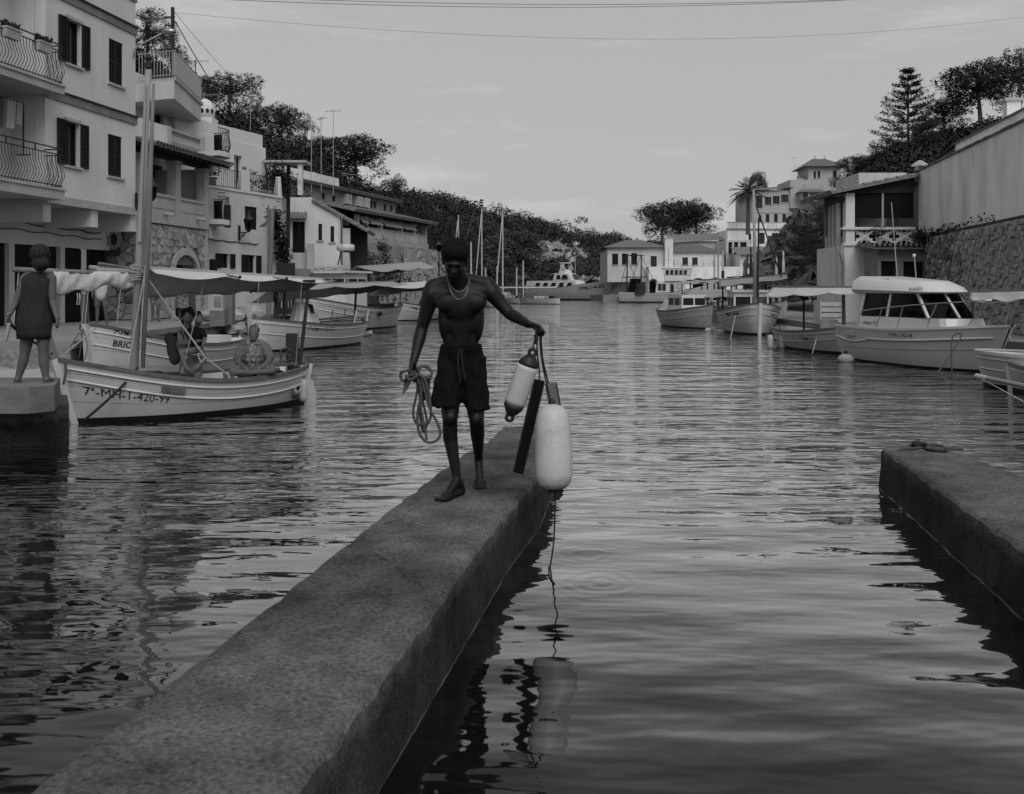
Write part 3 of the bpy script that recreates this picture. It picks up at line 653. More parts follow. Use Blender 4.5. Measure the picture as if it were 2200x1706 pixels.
# balcony things
def planter(label, pxl, pxr, pyt, pyb, seed):
    w_ = -.52; u0, u1 = fA.u(pxl,w_), fA.u(pxr,w_); z0 = fA.uz((pxl+pxr)/2,pyb,w_)[1]; z1 = fA.uz((pxl+pxr)/2,pyt,w_)[1]
    c = fA.world((u0+u1)/2, w_, z0); t = thing('planter', label, 'planter', c, fA.rz, 'railing planters')
    L = (u1-u0)/2; h = z1-z0
    MB().add([(-L*.9,-.08,0),(L*.9,-.08,0),(L*.9,.08,0),(-L*.9,.08,0),(-L,-.11,h),(L,-.11,h),(L,.11,h),(-L,.11,h)],
             [(3,2,1,0),(4,5,6,7),(0,1,5,4),(1,2,6,5),(2,3,7,6),(3,0,4,7)]).build('trough', M['terracotta'], t)
    MB().box(-L*1.03,L*1.03,-.125,.125,h-.03,h+.012).build('rim', M['terracotta'], t)
    rr = random.Random(seed); lf = MB()
    for _ in range(110):
        x, y = rr.uniform(-L*.9,L*.9), rr.uniform(-.08,.08); hh = rr.uniform(.06,.22); a = rr.uniform(0,6.28); s_ = rr.uniform(.02,.045)
        lf.add([(x,y,h),(x+s_*math.cos(a)+hh*.3*math.cos(a*3),y+s_*math.sin(a),h+hh*.7),(x+hh*.4*math.cos(a),y+hh*.3*math.sin(a),h+hh),(x-s_*math.cos(a),y-s_*math.sin(a),h+hh*.6)], [(0,1,2,3)])
    lf.build('plant', M['leaf2'], t)
planter('pale planter with a green plant hung on the upper balcony rail, left one', 6, 38, 62, 83, 1)
planter('pale planter with a green plant hung on the upper balcony rail beside the shutters', 78, 106, 92, 112, 2)
def balcony_chair(label, u_, w_, z, rz):
    c = fA.world(u_, w_, z); t = thing('balcony_chair', label, 'chair', c, rz)
    MB().box(-.22,.22,-.22,.22,.42,.45).build('seat', M['shutter'], t); MB().box(-.22,.22,.19,.22,.50,.88).build('backrest', M['shutter'], t)
    for x in (-.2,.2):
        for y in (-.2,.2): MB().bar((x,y,0),(x,y,.45 if y < 0 else .9),.03).build('leg', M['iron'], t)
balcony_chair('dark chair standing on the upper balcony behind the railing', BAL_UP[0]-2.2, .1, BAL_UP[1]+QZ+.003, .4)
balcony_chair('dark chair standing on the lower balcony behind the railing', BAL_LO[0]-3.0, .1, BAL_LO[1]+QZ+.003, .9)
# laundry on a rack, lower balcony
c = fA.world(BAL_LO[0]-1.15, .25, BAL_LO[1]+QZ); t = thing('laundry_rack', 'clothes drying on a rack on the lower balcony', 'laundry', c, fA.rz)
MB().bar((-.6,0,0),(-.6,0,1.35),.03).bar((.6,0,0),(.6,0,1.35),.03).bar((-.6,0,1.35),(.6,0,1.35),.03).bar((-.6,-.2,.015),(-.6,.2,.015),.03).bar((.6,-.2,.015),(.6,.2,.015),.03).build('frame', M['iron'], t)
for x, mk, wd, hh in ((-.38,'cloth_grey',.42,.8),(.12,'cloth_pale',.3,.75),(.45,'cloth_pale',.2,.6)):
    rows = [[(x-wd/2+wd*i/10, .03*math.sin(i*1.3+z*3), z) for i in range(11)] for z in (1.37,1.37-hh*.5,1.37-hh)]
    MB().grid(rows).build('garment', M[mk], t)
c = fA.world(BAL_LO[0]-1.5,.6,BAL_LO[1]+QZ+1.38)
lantern('wall_lantern', 'black iron lantern on a scroll bracket at the apartment house corner', fA.world(uE-.05, -.06, fA.uz(288,432)[1]+.0)+Vector((.0,0,0)), (1,-.25), .92)
# street light at the eaves
p0 = fA.world(uE-.15,-.03,fA.uz(288,108)[1]); t = thing('street_light', 'curved-arm street light fixed high on the apartment house corner', 'street light', p0, -.1)
MB().tube([(0,0,-.25),(0.02,0,0),(.1,0,.1),(.5,0,.28),(.95,0,.50)], .024, 6).build('arm', M['ironpale'], t, True)
MB().sphere((1.12,0,.53),.24,10,6,(1.0,.5,.42)).build('lamp_head', M['metal'], t, True)
# ================================================================== stone house with the loggia
fB = Fr(-11.9, 31.5, .155, 1.0, QZ)
B = fB.thing('loggia_house', 'stone-fronted house with a pillared loggia and an arched door', 'house')
uB1 = fB.u(444); zst = fB.uz(383,486)[1]; zsl = fB.uz(383,459)[1]; zpa = fB.uz(383,424)[1]; zcap = fB.uz(379,347)[1]
a0, a1 = fB.u(366), fB.u(426); o0, o1 = fB.u(371.5), fB.u(420.5); zar = fB.uz(396,533)[1]; zop = fB.uz(396,548)[1]
wall(0, uB1, 0, zst, [(o0,o1,0,zop-.35)], T=.5, reveal=.55).build('ground_wall', M['mortar'], B)
uq0, uq1 = fB.u(322), fB.u(438)
def in_arch(u_, z): return a0-.06 < u_ < a1+.06 and z < zar-.1
stones(B, (uq0,uq1,.02,zst-.03), .215, -.004, 'stone', 4, .045, .012, in_arch)
def quoins(u0, u1, nm='corner_pier'): MB().box(u0,u1,-.06,-.003,0,zst).build(nm, M['sandstone'], B)
quoins(-.08, uq0-.015); quoins(uq1+.015, uB1)
# arch surround of voussoirs and jamb blocks, each its own
um = (a0+a1)/2; hw = (a1-a0)/2; ow = (o1-o0)/2; zs = zop-ow*.75
NV = 11
for k in range(NV):
    t0, t1 = PI*k/NV, PI*(k+1)/NV; mm = MB(); g = .012
    ring = []
    for th in (t0+g, (t0+t1)/2, t1-g):
        ci, si = math.cos(th), math.sin(th)
        ring.append([(um-ow*ci,-.09,zs+ow*.75*si),(um-hw*ci,-.09,zs+(zar-zs)*si),(um-hw*ci,.0,zs+(zar-zs)*si),(um-ow*ci,.5,zs+ow*.75*si),(um-ow*ci,-.09,zs+ow*.75*si)])
    mm.grid(ring, True)
    mm.add([ring[0][i] for i in range(4)], [(0,1,2,3)]); mm.add([ring[2][i] for i in range(4)], [(3,2,1,0)])
    mm.build('voussoir', M['sandstone'], B)
for s_ in (0, 1):
    for k in range(5):
        z0, z1 = zs*k/5+.005, zs*(k+1)/5-.005
        x0, x1 = (a0, o0) if s_ == 0 else (o1, a1)
        MB().box(x0,x1,-.09,.5,z0,z1).build('jamb_block', M['sandstone'], B)
# wooden door behind the arch
MB().box(o0-.05,o1+.05,.52,.56,0,zop).build('door', M['door'], B)
# filled spandrel between square wall hole and arch ring is the void behind
# loggia floor, parapet, pillars
MB().box(-.08,uB1,-.10,2.4,zst+.002,zsl).build('loggia_floor', M['sandstone'], B)
for px_ in (348, 418): u_ = fB.u(px_); MB().tube([(u_,-.10,zst+.35),(u_,-.42,zst+.28)], .06, 8).build('water_spout', M['sandstone'], B)
pw_ = .34; pil = [(-.08, pw_-.08), (fB.u(372.5), fB.u(372.5)+pw_), (uB1-pw_, uB1)]
for k, (p0_, p1_) in enumerate(pil):
    q = MB().box(p0_,p1_,-.10,.24,zsl+.002,zcap-.12).build('pillar', M['sandstone'], B)
    MB().box(p0_-.05,p1_+.05,-.15,.29,zcap-.118,zcap).build('capital', M['sandstone'], q)
for k in (0, 1):
    x0, x1 = pil[k][1]+.004, pil[k+1][0]-.004
    q = MB().box(x0,x1,-.02,.14,zsl+.002,zpa-.10).build('parapet', M['sandstone'], B)
    MB().box(x0,x1,-.09,.19,zpa-.098,zpa).build('coping', M['sandstone'], q)
    n = 13
    for i in range(n): u_ = x0+(x1-x0)*(i+.5)/n; MB().tube([(u_,-.025,zsl+.08),(u_,-.025,zpa-.10)], .045, 6).build('rib', M['sandstone'], q)
MB().box(-.1,uB1,-.05,.2,zcap+.002,zcap+.22).build('beam', M['woodbeam'], B)
# loggia back wall with its own doors
wb = 2.0; d1 = (fB.u(326,wb), fB.u(349,wb), zsl, zsl+2.0); d2 = (fB.u(386,wb), fB.u(401,wb), zsl+.2, zsl+1.8); d3 = (fB.u(419,wb), fB.u(432,wb), zsl, zsl+1.9)
wall(-.1, uB1+1.0, zsl, zcap+1.2, [d1,d2,d3], w=wb).build('loggia_back_wall', M['plaster'], B)
door(B, d1, wb, 2); window(B, d2, wb, sill=False); door(B, d3, wb, 1)
MB().box(uB1-.04,uB1+.15,.26,wb,zsl+.01,zcap).build('loggia_side_wall', M['plaster'], B)
# tiled canopy
ze0, ze1 = zcap+.20, zcap+.62
tile_roof(B, (-.6,-.75,ze0),(uB1+.55,-.75,ze0),(uB1+.55,1.0,ze1),(-.6,1.0,ze1), 'canopy_roof', .2, .08)
bm_ = MB()
for k in range(16): u_ = -.5+k*(uB1+.95)/15; bm_.bar((u_,-.68,ze0-.1),(u_,.9,ze1-.16),.07,.09)
bm_.build('rafters', M['woodbeam'], B)
# upper terrace with balustrade
zt0 = ze1-.25; zt1 = fB.uz(360,271,.9)[1]
MB().box(-.1,uB1+.3,.95,3.2,zcap+.7,zt0+.3).build('terrace_floor', M['plaster2'], B)
ub0, ub1 = fB.u(357,.95), fB.u(366,.95); ue0, ue1 = fB.u(431,.95), fB.u(438,.95)
MB().box(-.1,ub0,.95,1.13,zt0+.301,zt1).build('terrace_parapet', M['old_plaster'], B)
for x0, x1 in ((ub0+.003,ub1),(ue0,ue1)): MB().box(x0,x1,.90,1.18,zt0+.301,zt1+.03).build('pier', M['plaster2'], B)
MB().box(ub1,ue0,.93,1.15,zt1-.1,zt1).build('handrail', M['trim'], B); MB().box(ub1,ue0,.93,1.15,zt0+.301,zt0+.38).build('plinth', M['trim'], B)
bp = MB().lathe([(.06,0),(.06,.05),(.035,.09),(.075,.22),(.06,.33),(.032,.48),(.055,.56),(.055,.60)], 8).mesh('baluster'); bp.materials.append(M['trim'])
sz = (zt1-.1-zt0-.38)/.60
for k in range(17): u_ = ub1+(ue0-ub1)*(k+.5)/17; inst('baluster', bp, B, Matrix.Translation((u_,1.04,zt0+.38)) @ Matrix.Diagonal((1.0,1.0,sz,1)))
# third-floor block behind, and its own cantilevered roof terrace
wU = 2.3; zU = fB.uz(350,168,wU)[1]
rd = fB.rect(326,226,351,272,wU); rd = (rd[0],rd[1],zt0+.32,rd[3])
wall(-.15, fB.u(404,wU), zt0+.3, zU-.2, [rd], w=wU, T=3.2).build('upper_wall', M['plaster'], B); window(B, rd, wU, sill=False)
MB().box(rd[0]-.12,rd[1]+.12,wU-.03,wU-.003,rd[3]+.004,rd[3]+.14).build('lintel', M['sandstone'], B)
Cn = at(374,165,34.0); Lf = at(296,165,34.6); Fa = at(432,205,38.6)
def loc(p): d = Vector((p.x-fB.o[0], p.y-fB.o[1])); return (d.x*fB.d[0]+d.y*fB.d[1], d.x*fB.n[0]+d.y*fB.n[1])
c0, c1, c2 = loc(Cn), loc(Lf), loc(Fa); c3 = (c2[0]+.8, c1[1]+1.5)
zs1 = Cn.z-QZ
MB().prism([c1,c0,c2,c3,(c1[0],c3[1])], zs1-.75, zs1-.12).build('terrace_slab', M['plaster2'], B)
MB().prism([(c1[0],c1[1]-.05),(c0[0]+.02,c0[1]-.05),(c2[0]+.1,c2[1]-.05),c3,(c1[0],c3[1])], zs1-.118, zs1).build('slab_edge', M['trim'], B)
railing(B, [(c1[0],c1[1],zs1),(c0[0],c0[1],zs1)], .92, .13, .013, 0, 'ironpale', rails=(1.0,.10))
railing(B, [(c0[0],c0[1],zs1),(c2[0],c2[1],zs1)], .92, .085, .016, 0, 'ironpale', rails=(1.0,.10))
d_ = Vector((c2[0]-c0[0], c2[1]-c0[1], 0)).normalized(); nn = Vector((-d_.y, d_.x, 0))*.04
MB().add([(c0[0]+nn.x,c0[1]+nn.y,zs1+.03),(c2[0]+nn.x,c2[1]+nn.y,zs1+.03),(c2[0]+nn.x,c2[1]+nn.y,zs1+.9),(c0[0]+nn.x,c0[1]+nn.y,zs1+.9)], [(0,1,2,3)]).build('privacy_screen', M['plaster2'], B)
# end wall towards the camera, oval window; the overhang's shade is put into its dark rubble
fBe = Fr(-13.7, 31.46, 1, 0, QZ)
Be = thing('rubble_wall', 'shade-toned rubble side wall with an oval window under the overhang', 'wall', (-13.7,31.46,QZ), 0)
uw = fBe.u(303)
MB().box(0,uw,0,.25,0,zst).build('wall_face', M['mortardark'], Be)
ow0, owz = fBe.uz(246,515)
def in_oval(u_, z): return ((u_-ow0)/.26)**2+((z-owz)/.34)**2 < 1
stones(Be, (fBe.u(228),uw,.02,zst-.02), .24, -.004, 'stonedark', 6, .04, .014, in_oval)
rg = []
for k in range(25):
    a = 2*PI*k/24; rg.append([(ow0+.13*math.cos(a),-.0,owz+.19*math.sin(a)),(ow0+.13*math.cos(a),-.09,owz+.19*math.sin(a)),(ow0+.26*math.cos(a),-.09,owz+.33*math.sin(a)),(ow0+.26*math.cos(a),0,owz+.33*math.sin(a))])
MB().grid(rg).build('oval_surround', M['trimdark'], Be)
MB().add([(ow0+.14*math.cos(2*PI*k/24),-.012,owz+.2*math.sin(2*PI*k/24)) for k in range(24)], [tuple(range(24))]).build('oval_pane', M['glass'], Be)
# ================================================================== white cubic house
fC = Fr(-11.54, 37.0, .38, 1.0, QZ)
C = fC.thing('terrace_house', 'white stepped house with roof terraces and black shutters beside the loggia house', 'house')
uc0, uc1 = fC.u(405), fC.u(604); zTe = fC.uz(520,414)[1]
H1 = fC.rect(481,440,497,489); H2 = fC.rect(526,444,552,493)
G1 = fC.rect(473,545,493,576); G2 = fC.rect(529,548,549,586)
wall(uc0, uc1, -.1, zTe, [H1,H2,G1,G2], T=6).build('front_wall', M['rough_plaster'], C)
window(C, H1, shut='closed', sill=False); window(C, H2, shut='closed', sill=False)
window(C, G1, shut='open', sill=False, frame=True); window(C, G2, shut='open', sill=False)
wS = 1.6; zp = fC.uz(520,279,wS)[1]; D1 = fC.rect(503,334,520,412,wS); D1 = (D1[0],D1[1],zTe+.02,D1[3])
us0, us1 = fC.u(378,wS), fC.u(571,wS)
wall(us0, us1, zTe, zp-.55, [D1], w=wS, T=4).build('upper_wall', M['plaster'], C)
MB().box(us0,fC.u(566,wS),wS+.05,wS+.3,zp-.549,zp).build('roof_parapet', M['plaster'], C)
window(C, D1, wS, sill=False, style='white', curtain=True)
# terrace railings with white piers
zr = zTe+.003
MB().box(uc0,uc1+.03,-.05,.12,zr,zr+.10).build('terrace_kerb', M['plaster'], C)
ux = [fC.u(451), fC.u(519), fC.u(537), fC.u(598)]
railing(C, [(ux[0],.03,zr+.1),(ux[1],.03,zr+.1)], .72, .11, .011); railing(C, [(ux[2],.03,zr+.1),(ux[3],.03,zr+.1)], .72, .11, .011)
for x0, x1 in ((ux[1]+.02,ux[2]-.02),(ux[3]+.02,uc1)): MB().add([(x0,-.05,zr+.1),(x1,-.05,zr+.1),(x1,.25,zr+.1),(x0,.25,zr+.1),(x0+.08,-.03,zr+.92),(x1-.08,-.03,zr+.92),(x1-.08,.2,zr+.92),(x0+.08,.2,zr+.92)],[(0,1,5,4),(1,2,6,5),(2,3,7,6),(3,0,4,7),(4,5,6,7)]).build('pier', M['plaster'], C)
MB().sphere(((ux[1]+ux[2])/2,.08,zr+1.0),.1,8,6).build('finial', M['woodgrey'], C)
# rounded corner balconies
for pyr, pys, pyb, pl in ((277,330,372,486),(421,474,500,486)):
    u_e = fC.u(pl,-.6); u_s = fC.u(438); z1 = fC.uz(470,pys,-.6)[1]; z0 = z1-.18
    poly = [(u_s-.6,.0),(u_s-.6,-1.15)]+[(u_e-.75+.75*math.sin(a),-.45-.7*math.cos(a)) for a in (0,.4,.8,1.2,PI/2)]+[(u_e,0)]
    q = MB().prism([(x,y) for x,y in poly], z0, z1).build('balcony_slab', M['plaster'], C)
    MB().prism([(u_s-.5,-.001),(u_s-.5,-.7),(u_e-.25,-.35),(u_e-.25,-.001)], z0-.5, z0-.003).build('balcony_bracket', M['plaster'], q)
    pts = [(x,y+.05,z1) for x,y in poly[1:-1]]+[(u_e,-.02,z1)]
    railing(C, pts, .85, .085, .009, .06)
    MB().bar(Vector(pts[0])+Vector((0,0,.98)),Vector(pts[1])+Vector((0,0,.98)),.025).build('handrail', M['iron'], C)
    rows = [[(x,y-.01,z1+.8),(x+.03*math.sin(i*3),y-.03,z1-.15)] for i,(x,y,z_) in enumerate(pts[5:7])]
    MB().grid(rows).build('awning_cloth', M['cloth_black'], C)
# wall cable, number plate, little hanging sign
pts = [(fC.u(443)+k*.25,-.03,fC.uz(443,514)[1]+.02*math.sin(k*2)-.004*k) for k in range(int((fC.u(566)-fC.u(443))/.25))]
MB().tube(pts, .02, 5).build('wall_cable', M['ropegrey'], C)
q = fC.rect(450,557,461,585); MB().box(q[0],q[1],-.12,-.003,q[2],q[3]).build('wall_board', M['shutter'], C)
lantern('wall_lantern', 'black lantern on a scroll bracket on the white terrace house', fC.world(fC.u(513),-.02,fC.uz(513,500)[1]-.0), (.75,-.66), 1.05)
def potted(label, pos, s=1.0, seed=1):
    t = thing('potted_plant', label, 'potted plant', pos)
    MB().lathe([(.12*s,0),(.17*s,.30*s),(.19*s,.30*s),(.19*s,.34*s),(.15*s,.34*s)], 10).build('pot', M['terracotta'], t)
    rr = random.Random(seed); lf = MB()
    for _ in range(160):
        a, e_ = rr.uniform(0,6.28), rr.uniform(.1,1.3); rad = rr.uniform(.12,.5)*s
        x, y, z = rad*math.cos(a)*math.cos(e_), rad*math.sin(a)*math.cos(e_), .36*s+rad*math.sin(e_)*1.3; q = .06*s; b_ = rr.uniform(0,6.28)
        lf.add([(x,y,z),(x+q*math.cos(b_),y+q*math.sin(b_),z+q*.4),(x+q*1.6*math.cos(b_+.5),y+q*1.6*math.sin(b_+.5),z),(x+q*math.cos(b_+1),y+q*math.sin(b_+1),z-q*.4)], [(0,1,2,3)])
    lf.build('plant', M['leaf2'], t)
potted('dark leafy plant in a pot behind the left terrace railing', fC.world(fC.u(469),.35,zTe+.003), 1.35, 3)
potted('low plant in a pot behind the right terrace railing', fC.world(fC.u(551),.4,zTe+.003), 1.1, 4)
potted('trailing plant in a pot at the end of the right terrace railing', fC.world(fC.u(584),.4,zTe+.003), .9, 5)
# Moorish dome chimney on the roof
c = fC.world(fC.u(441,3.0),3.0,fC.uz(441,255,3.0)[1]); t = thing('dome_chimney', 'small white domed chimney with round holes on the roof', 'chimney', c)
MB().box(-.42,.42,-.42,.42,-.6,0).build('base', M['plaster'], t); MB().lathe([(.40,0),(.40,.35),(.36,.55),(.24,.74),(.1,.82),(.02,.85)], 14).build('dome', M['plaster'], t, True)
for a in (-2.1,-1.6,-1.05,-.5): MB().sphere((.385*math.cos(a),.385*math.sin(a),.28),.075,8,6,(1,1,1.4)).build('hole', M['void'], t)  # solid dark balls painted as the shade inside the holes
# little arched gatehouse and black gate
fG = Fr(-9.75, 41.4, 1.0, .15, QZ)
G = fG.thing('gate_arch', 'low white wall with a small arch beside the terrace house', 'wall')
gu0, gu1 = fG.u(586), fG.u(621); gz = fG.uz(604,533)[1]
ga = fG.rect(606,552,619,600); wall(gu0, gu1, -.1, gz, [(ga[0],ga[1],-.1,ga[3])], T=1.5).build('wall_face', M['rough_plaster'], G)
MB().box(ga[0],ga[1],.6,.64,-.1,ga[3]).build('arch_shadow_wall', M['plaster2'], G)
fg2 = Fr(-9.2, 39.8, 1.0, .1, QZ); gt = fg2.thing('gate', 'black metal gate with narrow slots below the white house', 'gate')
g0 = fg2.rect(597,565,634,600); m = MB(); wall(g0[0],g0[1],0,g0[3],[(g0[0]+.12+i*.13,g0[0]+.17+i*.13,.25,.62) for i in range(4)], T=.05, reveal=.05).build('leaf', M['iron'], gt)
MB().box(g0[0]-.06,g0[0],0-.02,.07,0,g0[3]+.05).build('post', M['iron'], gt)
# ================================================================== white gabled house on the ledge
fD = Fr((606-CX)/F*47, 47.0, 1.0, .06, 0.0)
zb = fD.uz(660,560)[1]
Dh = fD.thing('gabled_house', 'white house with a dark panelled door under a little tiled hood', 'house')
dA = fD.rect(628,476,655,543); dl = fD.u(671); ztl = fD.uz(640,424)[1]
wall(0.1, dl, zb-1.8, ztl, [dA], T=4).build('left_wall', M['plaster'], Dh)
door(Dh, dA, 0, 2, boards=2)
q = fD.rect(620,461,660,472); tile_roof(Dh, (q[0],-.45,q[2]),(q[1],-.45,q[2]),(q[1],-.01,q[3]+.1),(q[0],-.01,q[3]+.1), 'door_hood', .16, .06)
e1, e2 = fD.u(673), fD.u(731); zr1 = fD.uz(671,431)[1]; zr2 = fD.uz(731,463)[1]
w1, w2 = fD.rect(684,481,692,516), fD.rect(710,486,718,520)
wall(dl+.003, e2, zb-.4, zr2, [w1,w2], T=4).build('gable_wall', M['plaster'], Dh)
MB().add([(dl+.003,0,zr2),(e2,0,zr2),(dl+.003,0,zr1),(dl+.003,4,zr2),(e2,4,zr2),(dl+.003,4,zr1)], [(0,1,2),(3,5,4),(0,2,5,3)]).build('gable_top', M['plaster'], Dh)
window(Dh, w1, shut='closed'); window(Dh, w2, shut='closed')
tile_roof(Dh, (e2+1.3,-.15,zr2-.75),(e2+1.3,4,zr2-.75),(dl,4,zr1+.05),(dl,-.15,zr1+.05), 'roof', .22, .09)
MB().box(dA[1]+.15,dA[1]+.45,-.4,-.003,zb-.6,zb+.8).build('door_pier', M['plaster2'], Dh)
MB().box(e2+.1,e2+.45,.2,.5,zb-.5,zr2-.6).build('porch_pillar', M['plaster2'], Dh)
MB().box(e2+.02,e2+1.2,1.2,1.3,zb-.5,zr2-.4).build('porch_screen', M['void'], Dh)
# stone steps up to it
st = thing('stone_stairs', 'worn stone steps climbing to the white house door', 'stairs', fD.world(.7,-.2,QZ))
ns = 12
for k in range(ns):
    z1 = (zb-.4-QZ)*(k+1)/ns; MB().box(-.75,.75,-2.9+k*.24,.1,z1-(zb-.4-QZ)/ns+.004,z1).build('step', M['paving'], st)
# ledge wall the house stands on
MB().box(-.1,2.5,-.02,6,-1.0,zb-.42-QZ+.0).build('house_terrace', M['masonry'], None)
o = bpy.data.objects['house_terrace']; o.location = (fD.o[0]+1.3, fD.o[1]+.35, QZ); tag(o, 'rubble retaining wall under the white house with the panelled door', 'wall')
# utility pole and pergola pieces between the houses
t = tag(MB().tube([at(620,345,44)+Vector((0,0,.3)), Vector((at(618,440,44).x, 44, QZ))], .09, 8).build('utility_pole', M['woodbeam']), 'dark wooden pole standing between the white houses', 'pole')
t = tag(MB().tube([at(585,450,39.6), Vector((at(578,640,39.4).x, 39.3, QZ))], .10, 8).build('utility_pole', M['woodgrey']), 'weathered wooden pole at the corner of the white terrace house', 'pole')
pg = thing('roof_shelter', 'small flat-roofed rooftop shelter beside the terrace house', 'shelter', at(600,420,43.5))
h_ = at(600,352,43.5).z-at(600,420,43.5).z
MB().box(-.55,1.3,-.5,.8,h_,h_+.1).build('roof', M['trim'], pg)
for x in (-.35,.95): MB().box(x-.06,x+.14,-.35,-.1,0,h_-.002).build('pillar', M['plaster'], pg)
MB().box(-.75,.12,-.6,1.5,-3.9,-.003).build('base_block', M['plaster'], pg)
# ================================================================== long stone house and the pillared terrace
fE = Fr((628-CX)/F*58.5, 58.5, .31, 1.0, 0.0)
E = fE.thing('long_stone_house', 'long low stone house with small windows above the pillared terrace', 'house')
ue = fE.u(849); zE1 = fE.uz(740,411)[1]; zE0 = zE1-3.2
wins = [fE.rect(a,t_,c_,d_) for a,t_,c_,d_ in ((692,415,700,429),(714,419,722,433),(796,432,802,447),(803,433,809,448),(824,438,830,453),(838,441,844,455))]
wall(0, ue, zE0, zE1, wins, T=5).build('front_wall', M['masonry'], E)
for r_ in wins: window(E, r_, sill=False)
tile_roof(E, (-.2,-.4,zE1),(ue+.2,-.4,zE1),(ue+.2,4.5,zE1+.9),(-.2,4.5,zE1+.9), 'roof', .3, .12)
ub = fE.u(757); MB().box(0.2,ub,1.0,3.4,zE1+.2,zE1+1.0).build('upper_parapet', M['old_plaster'], E)
for px_ in (735, 760, 775): 
    q = fE.uz(px_,428+(px_-735)*.2); MB().box(q[0],q[0]+.75,-.35,-.003,q[1]-.3,q[1]+.35).build('air_conditioner', M['trim'], E)
fT = Fr(at(765,500,62).x, 62.0, .31, 1.0, 0.0)
T = fT.thing('terrace_restaurant', 'pillared terrace with a long tiled roof above the stone wall', 'terrace')
te = fT.u(917); zf = fT.uz(840,516)[1]; zp_ = fT.uz(840,495)[1]; zto = fT.uz(840,473)[1]
MB().box(-.2,te+.1,-.1,4,zf-.35,zf).build('floor', M['sandstone'], T)
npil = [fT.u(p_) for p_ in (769,788,819,863,890,915)]
for u_ in npil: MB().box(u_-.13,u_+.13,-.05,.22,zf+.002,zto).build('pillar', M['plaster2'], T)
for a, c_ in zip(npil[:-1], npil[1:]):
    q = MB().box(a+.135,c_-.135,.02,.12,zf+.002,zp_-.08).build('parapet', M['plaster2'], T); MB().box(a+.135,c_-.135,-.04,.17,zp_-.078,zp_).build('coping', M['plaster2'], q)
    n = max(3,int((c_-a)/.28))
    for i in range(n): u_ = a+.2+(c_-a-.4)*(i+.5)/n; MB().box(u_-.05,u_+.05,-.02,.016,zf+.06,zp_-.08).build('rib', M['plaster2'], q)
    aw = MB().add([(a+.14,-.3,zto-.5),(c_-.14,-.3,zto-.5),(c_-.14,.1,zto-.05),(a+.14,.1,zto-.05)], [(0,1,2,3)])
    if a < npil[4]: aw.build('awning_valance', M['canvas'], T)
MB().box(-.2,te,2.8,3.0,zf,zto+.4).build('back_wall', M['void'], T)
MB().box(-.2,te+.1,-.08,.25,zto+.002,zto+.18).build('beam', M['woodbeam'], T)
tile_roof(T, (-1.6,-.7,zto+.12),(te+.6,-.7,zto+.12),(te+.6,3.2,zto+1.0),(-1.6,3.2,zto+1.0), 'roof', .3, .12)
# its retaining wall
RWt = fT.thing('retaining_wall', 'tall rubble retaining wall below the pillared terrace', 'wall')
MB().add([(-3,-1.1,-.5),(te+3.5,-1.4,-.5),(te+3.2,-.15,zf-.36),(-.8,-.15,zf-.36),(-3,2,-.5),(te+3.5,3,-.5),(te+3.2,3,zf-.36),(-.8,3,zf-.36)],[(0,1,2,3),(1,5,6,2),(4,0,3,7),(3,2,6,7)]).build('wall_face', M['masonry'], RWt)
uu0 = fT.u(800)
stones(RWt, (fT.u(850),te+2.6,.2,zf-.6), .42, -.62, 'stone', 12, .16, .02, None, 1.2, 160)
# ================================================================== right bank: long plastered house and its stone base
RZ = .6
fW = Fr(15.65, 38.0, -.157, -1.0, RZ)
Wh = fW.thing('plastered_house', 'long windowless plastered house wall at the right edge', 'house')
zs_ = 3.86-RZ; zw = 6.45-RZ; LW = 16.0
MB().box(0,LW,.15,6,zs_,zw).build('wall_face', M['old_plaster'], Wh)
MB().box(-.1,LW,1.5,6,zw+.003,7.45-RZ).build('upper_wall', M['old_plaster'], Wh)
q = MB()
for k in range(40): MB().box(k*.4+.004,k*.4+.396,.08,.42,zw+.002,zw+.05+rnd.uniform(0,.02)).build('coping_tile', M['tile'], Wh)
MB().box(-.12,LW,1.42,1.8,7.45-RZ+.003,7.5-RZ).build('upper_coping', M['tile'], Wh)
c = fW.u(2172,2.2); zc_ = fW.uz(2172,262,2.2)[1]; zc2 = fW.uz(2172,213,2.2)[1]
q = MB().box(c-.22,c+.22,2.0,2.45,7.4-RZ,zc2-.1).build('chimney', M['old_plaster'], Wh); MB().box(c-.30,c+.30,1.92,2.53,zc2-.098,zc2).build('chimney_cap', M['trim'], q)
MB().add([(.0,.15,zw),(-.0,1.5,7.5-RZ),(-.6,1.5,7.3-RZ),(-.6,.15,zw-.15),(0,.15,zw-.12),(0,1.5,7.35-RZ),(-.6,1.5,7.15-RZ),(-.6,.15,zw-.27)],[(0,1,2,3),(7,6,5,4),(0,3,7,4),(1,5,6,2)]).build('roof_slope', M['tile'], Wh)
o_ = MB().box(-.15,.2,.0,.4,zw,zw+.18).build('corner_pot', M['trimdark'], Wh); MB().lathe([(.34,0),(.3,.08),(.05,.24)], 4, Matrix.Translation((.02,.2,zw+.18))).build('corner_pot_cap', M['trim'], o_)
Sb = fW.thing('stone_base_wall', 'dark rubble stone wall below the plastered house at the right', 'wall')
MB().box(-.02,LW,0.0,5.8,-2,zs_-.003).build('wall_face', M['mortardark'], Sb)
ub_ = fW.u(1990)
stones(Sb, (ub_,fW.u(2210),.0,zs_-.1), .165, -.003, 'stonedark', 21, .10, .014, None, 1.5, 300)
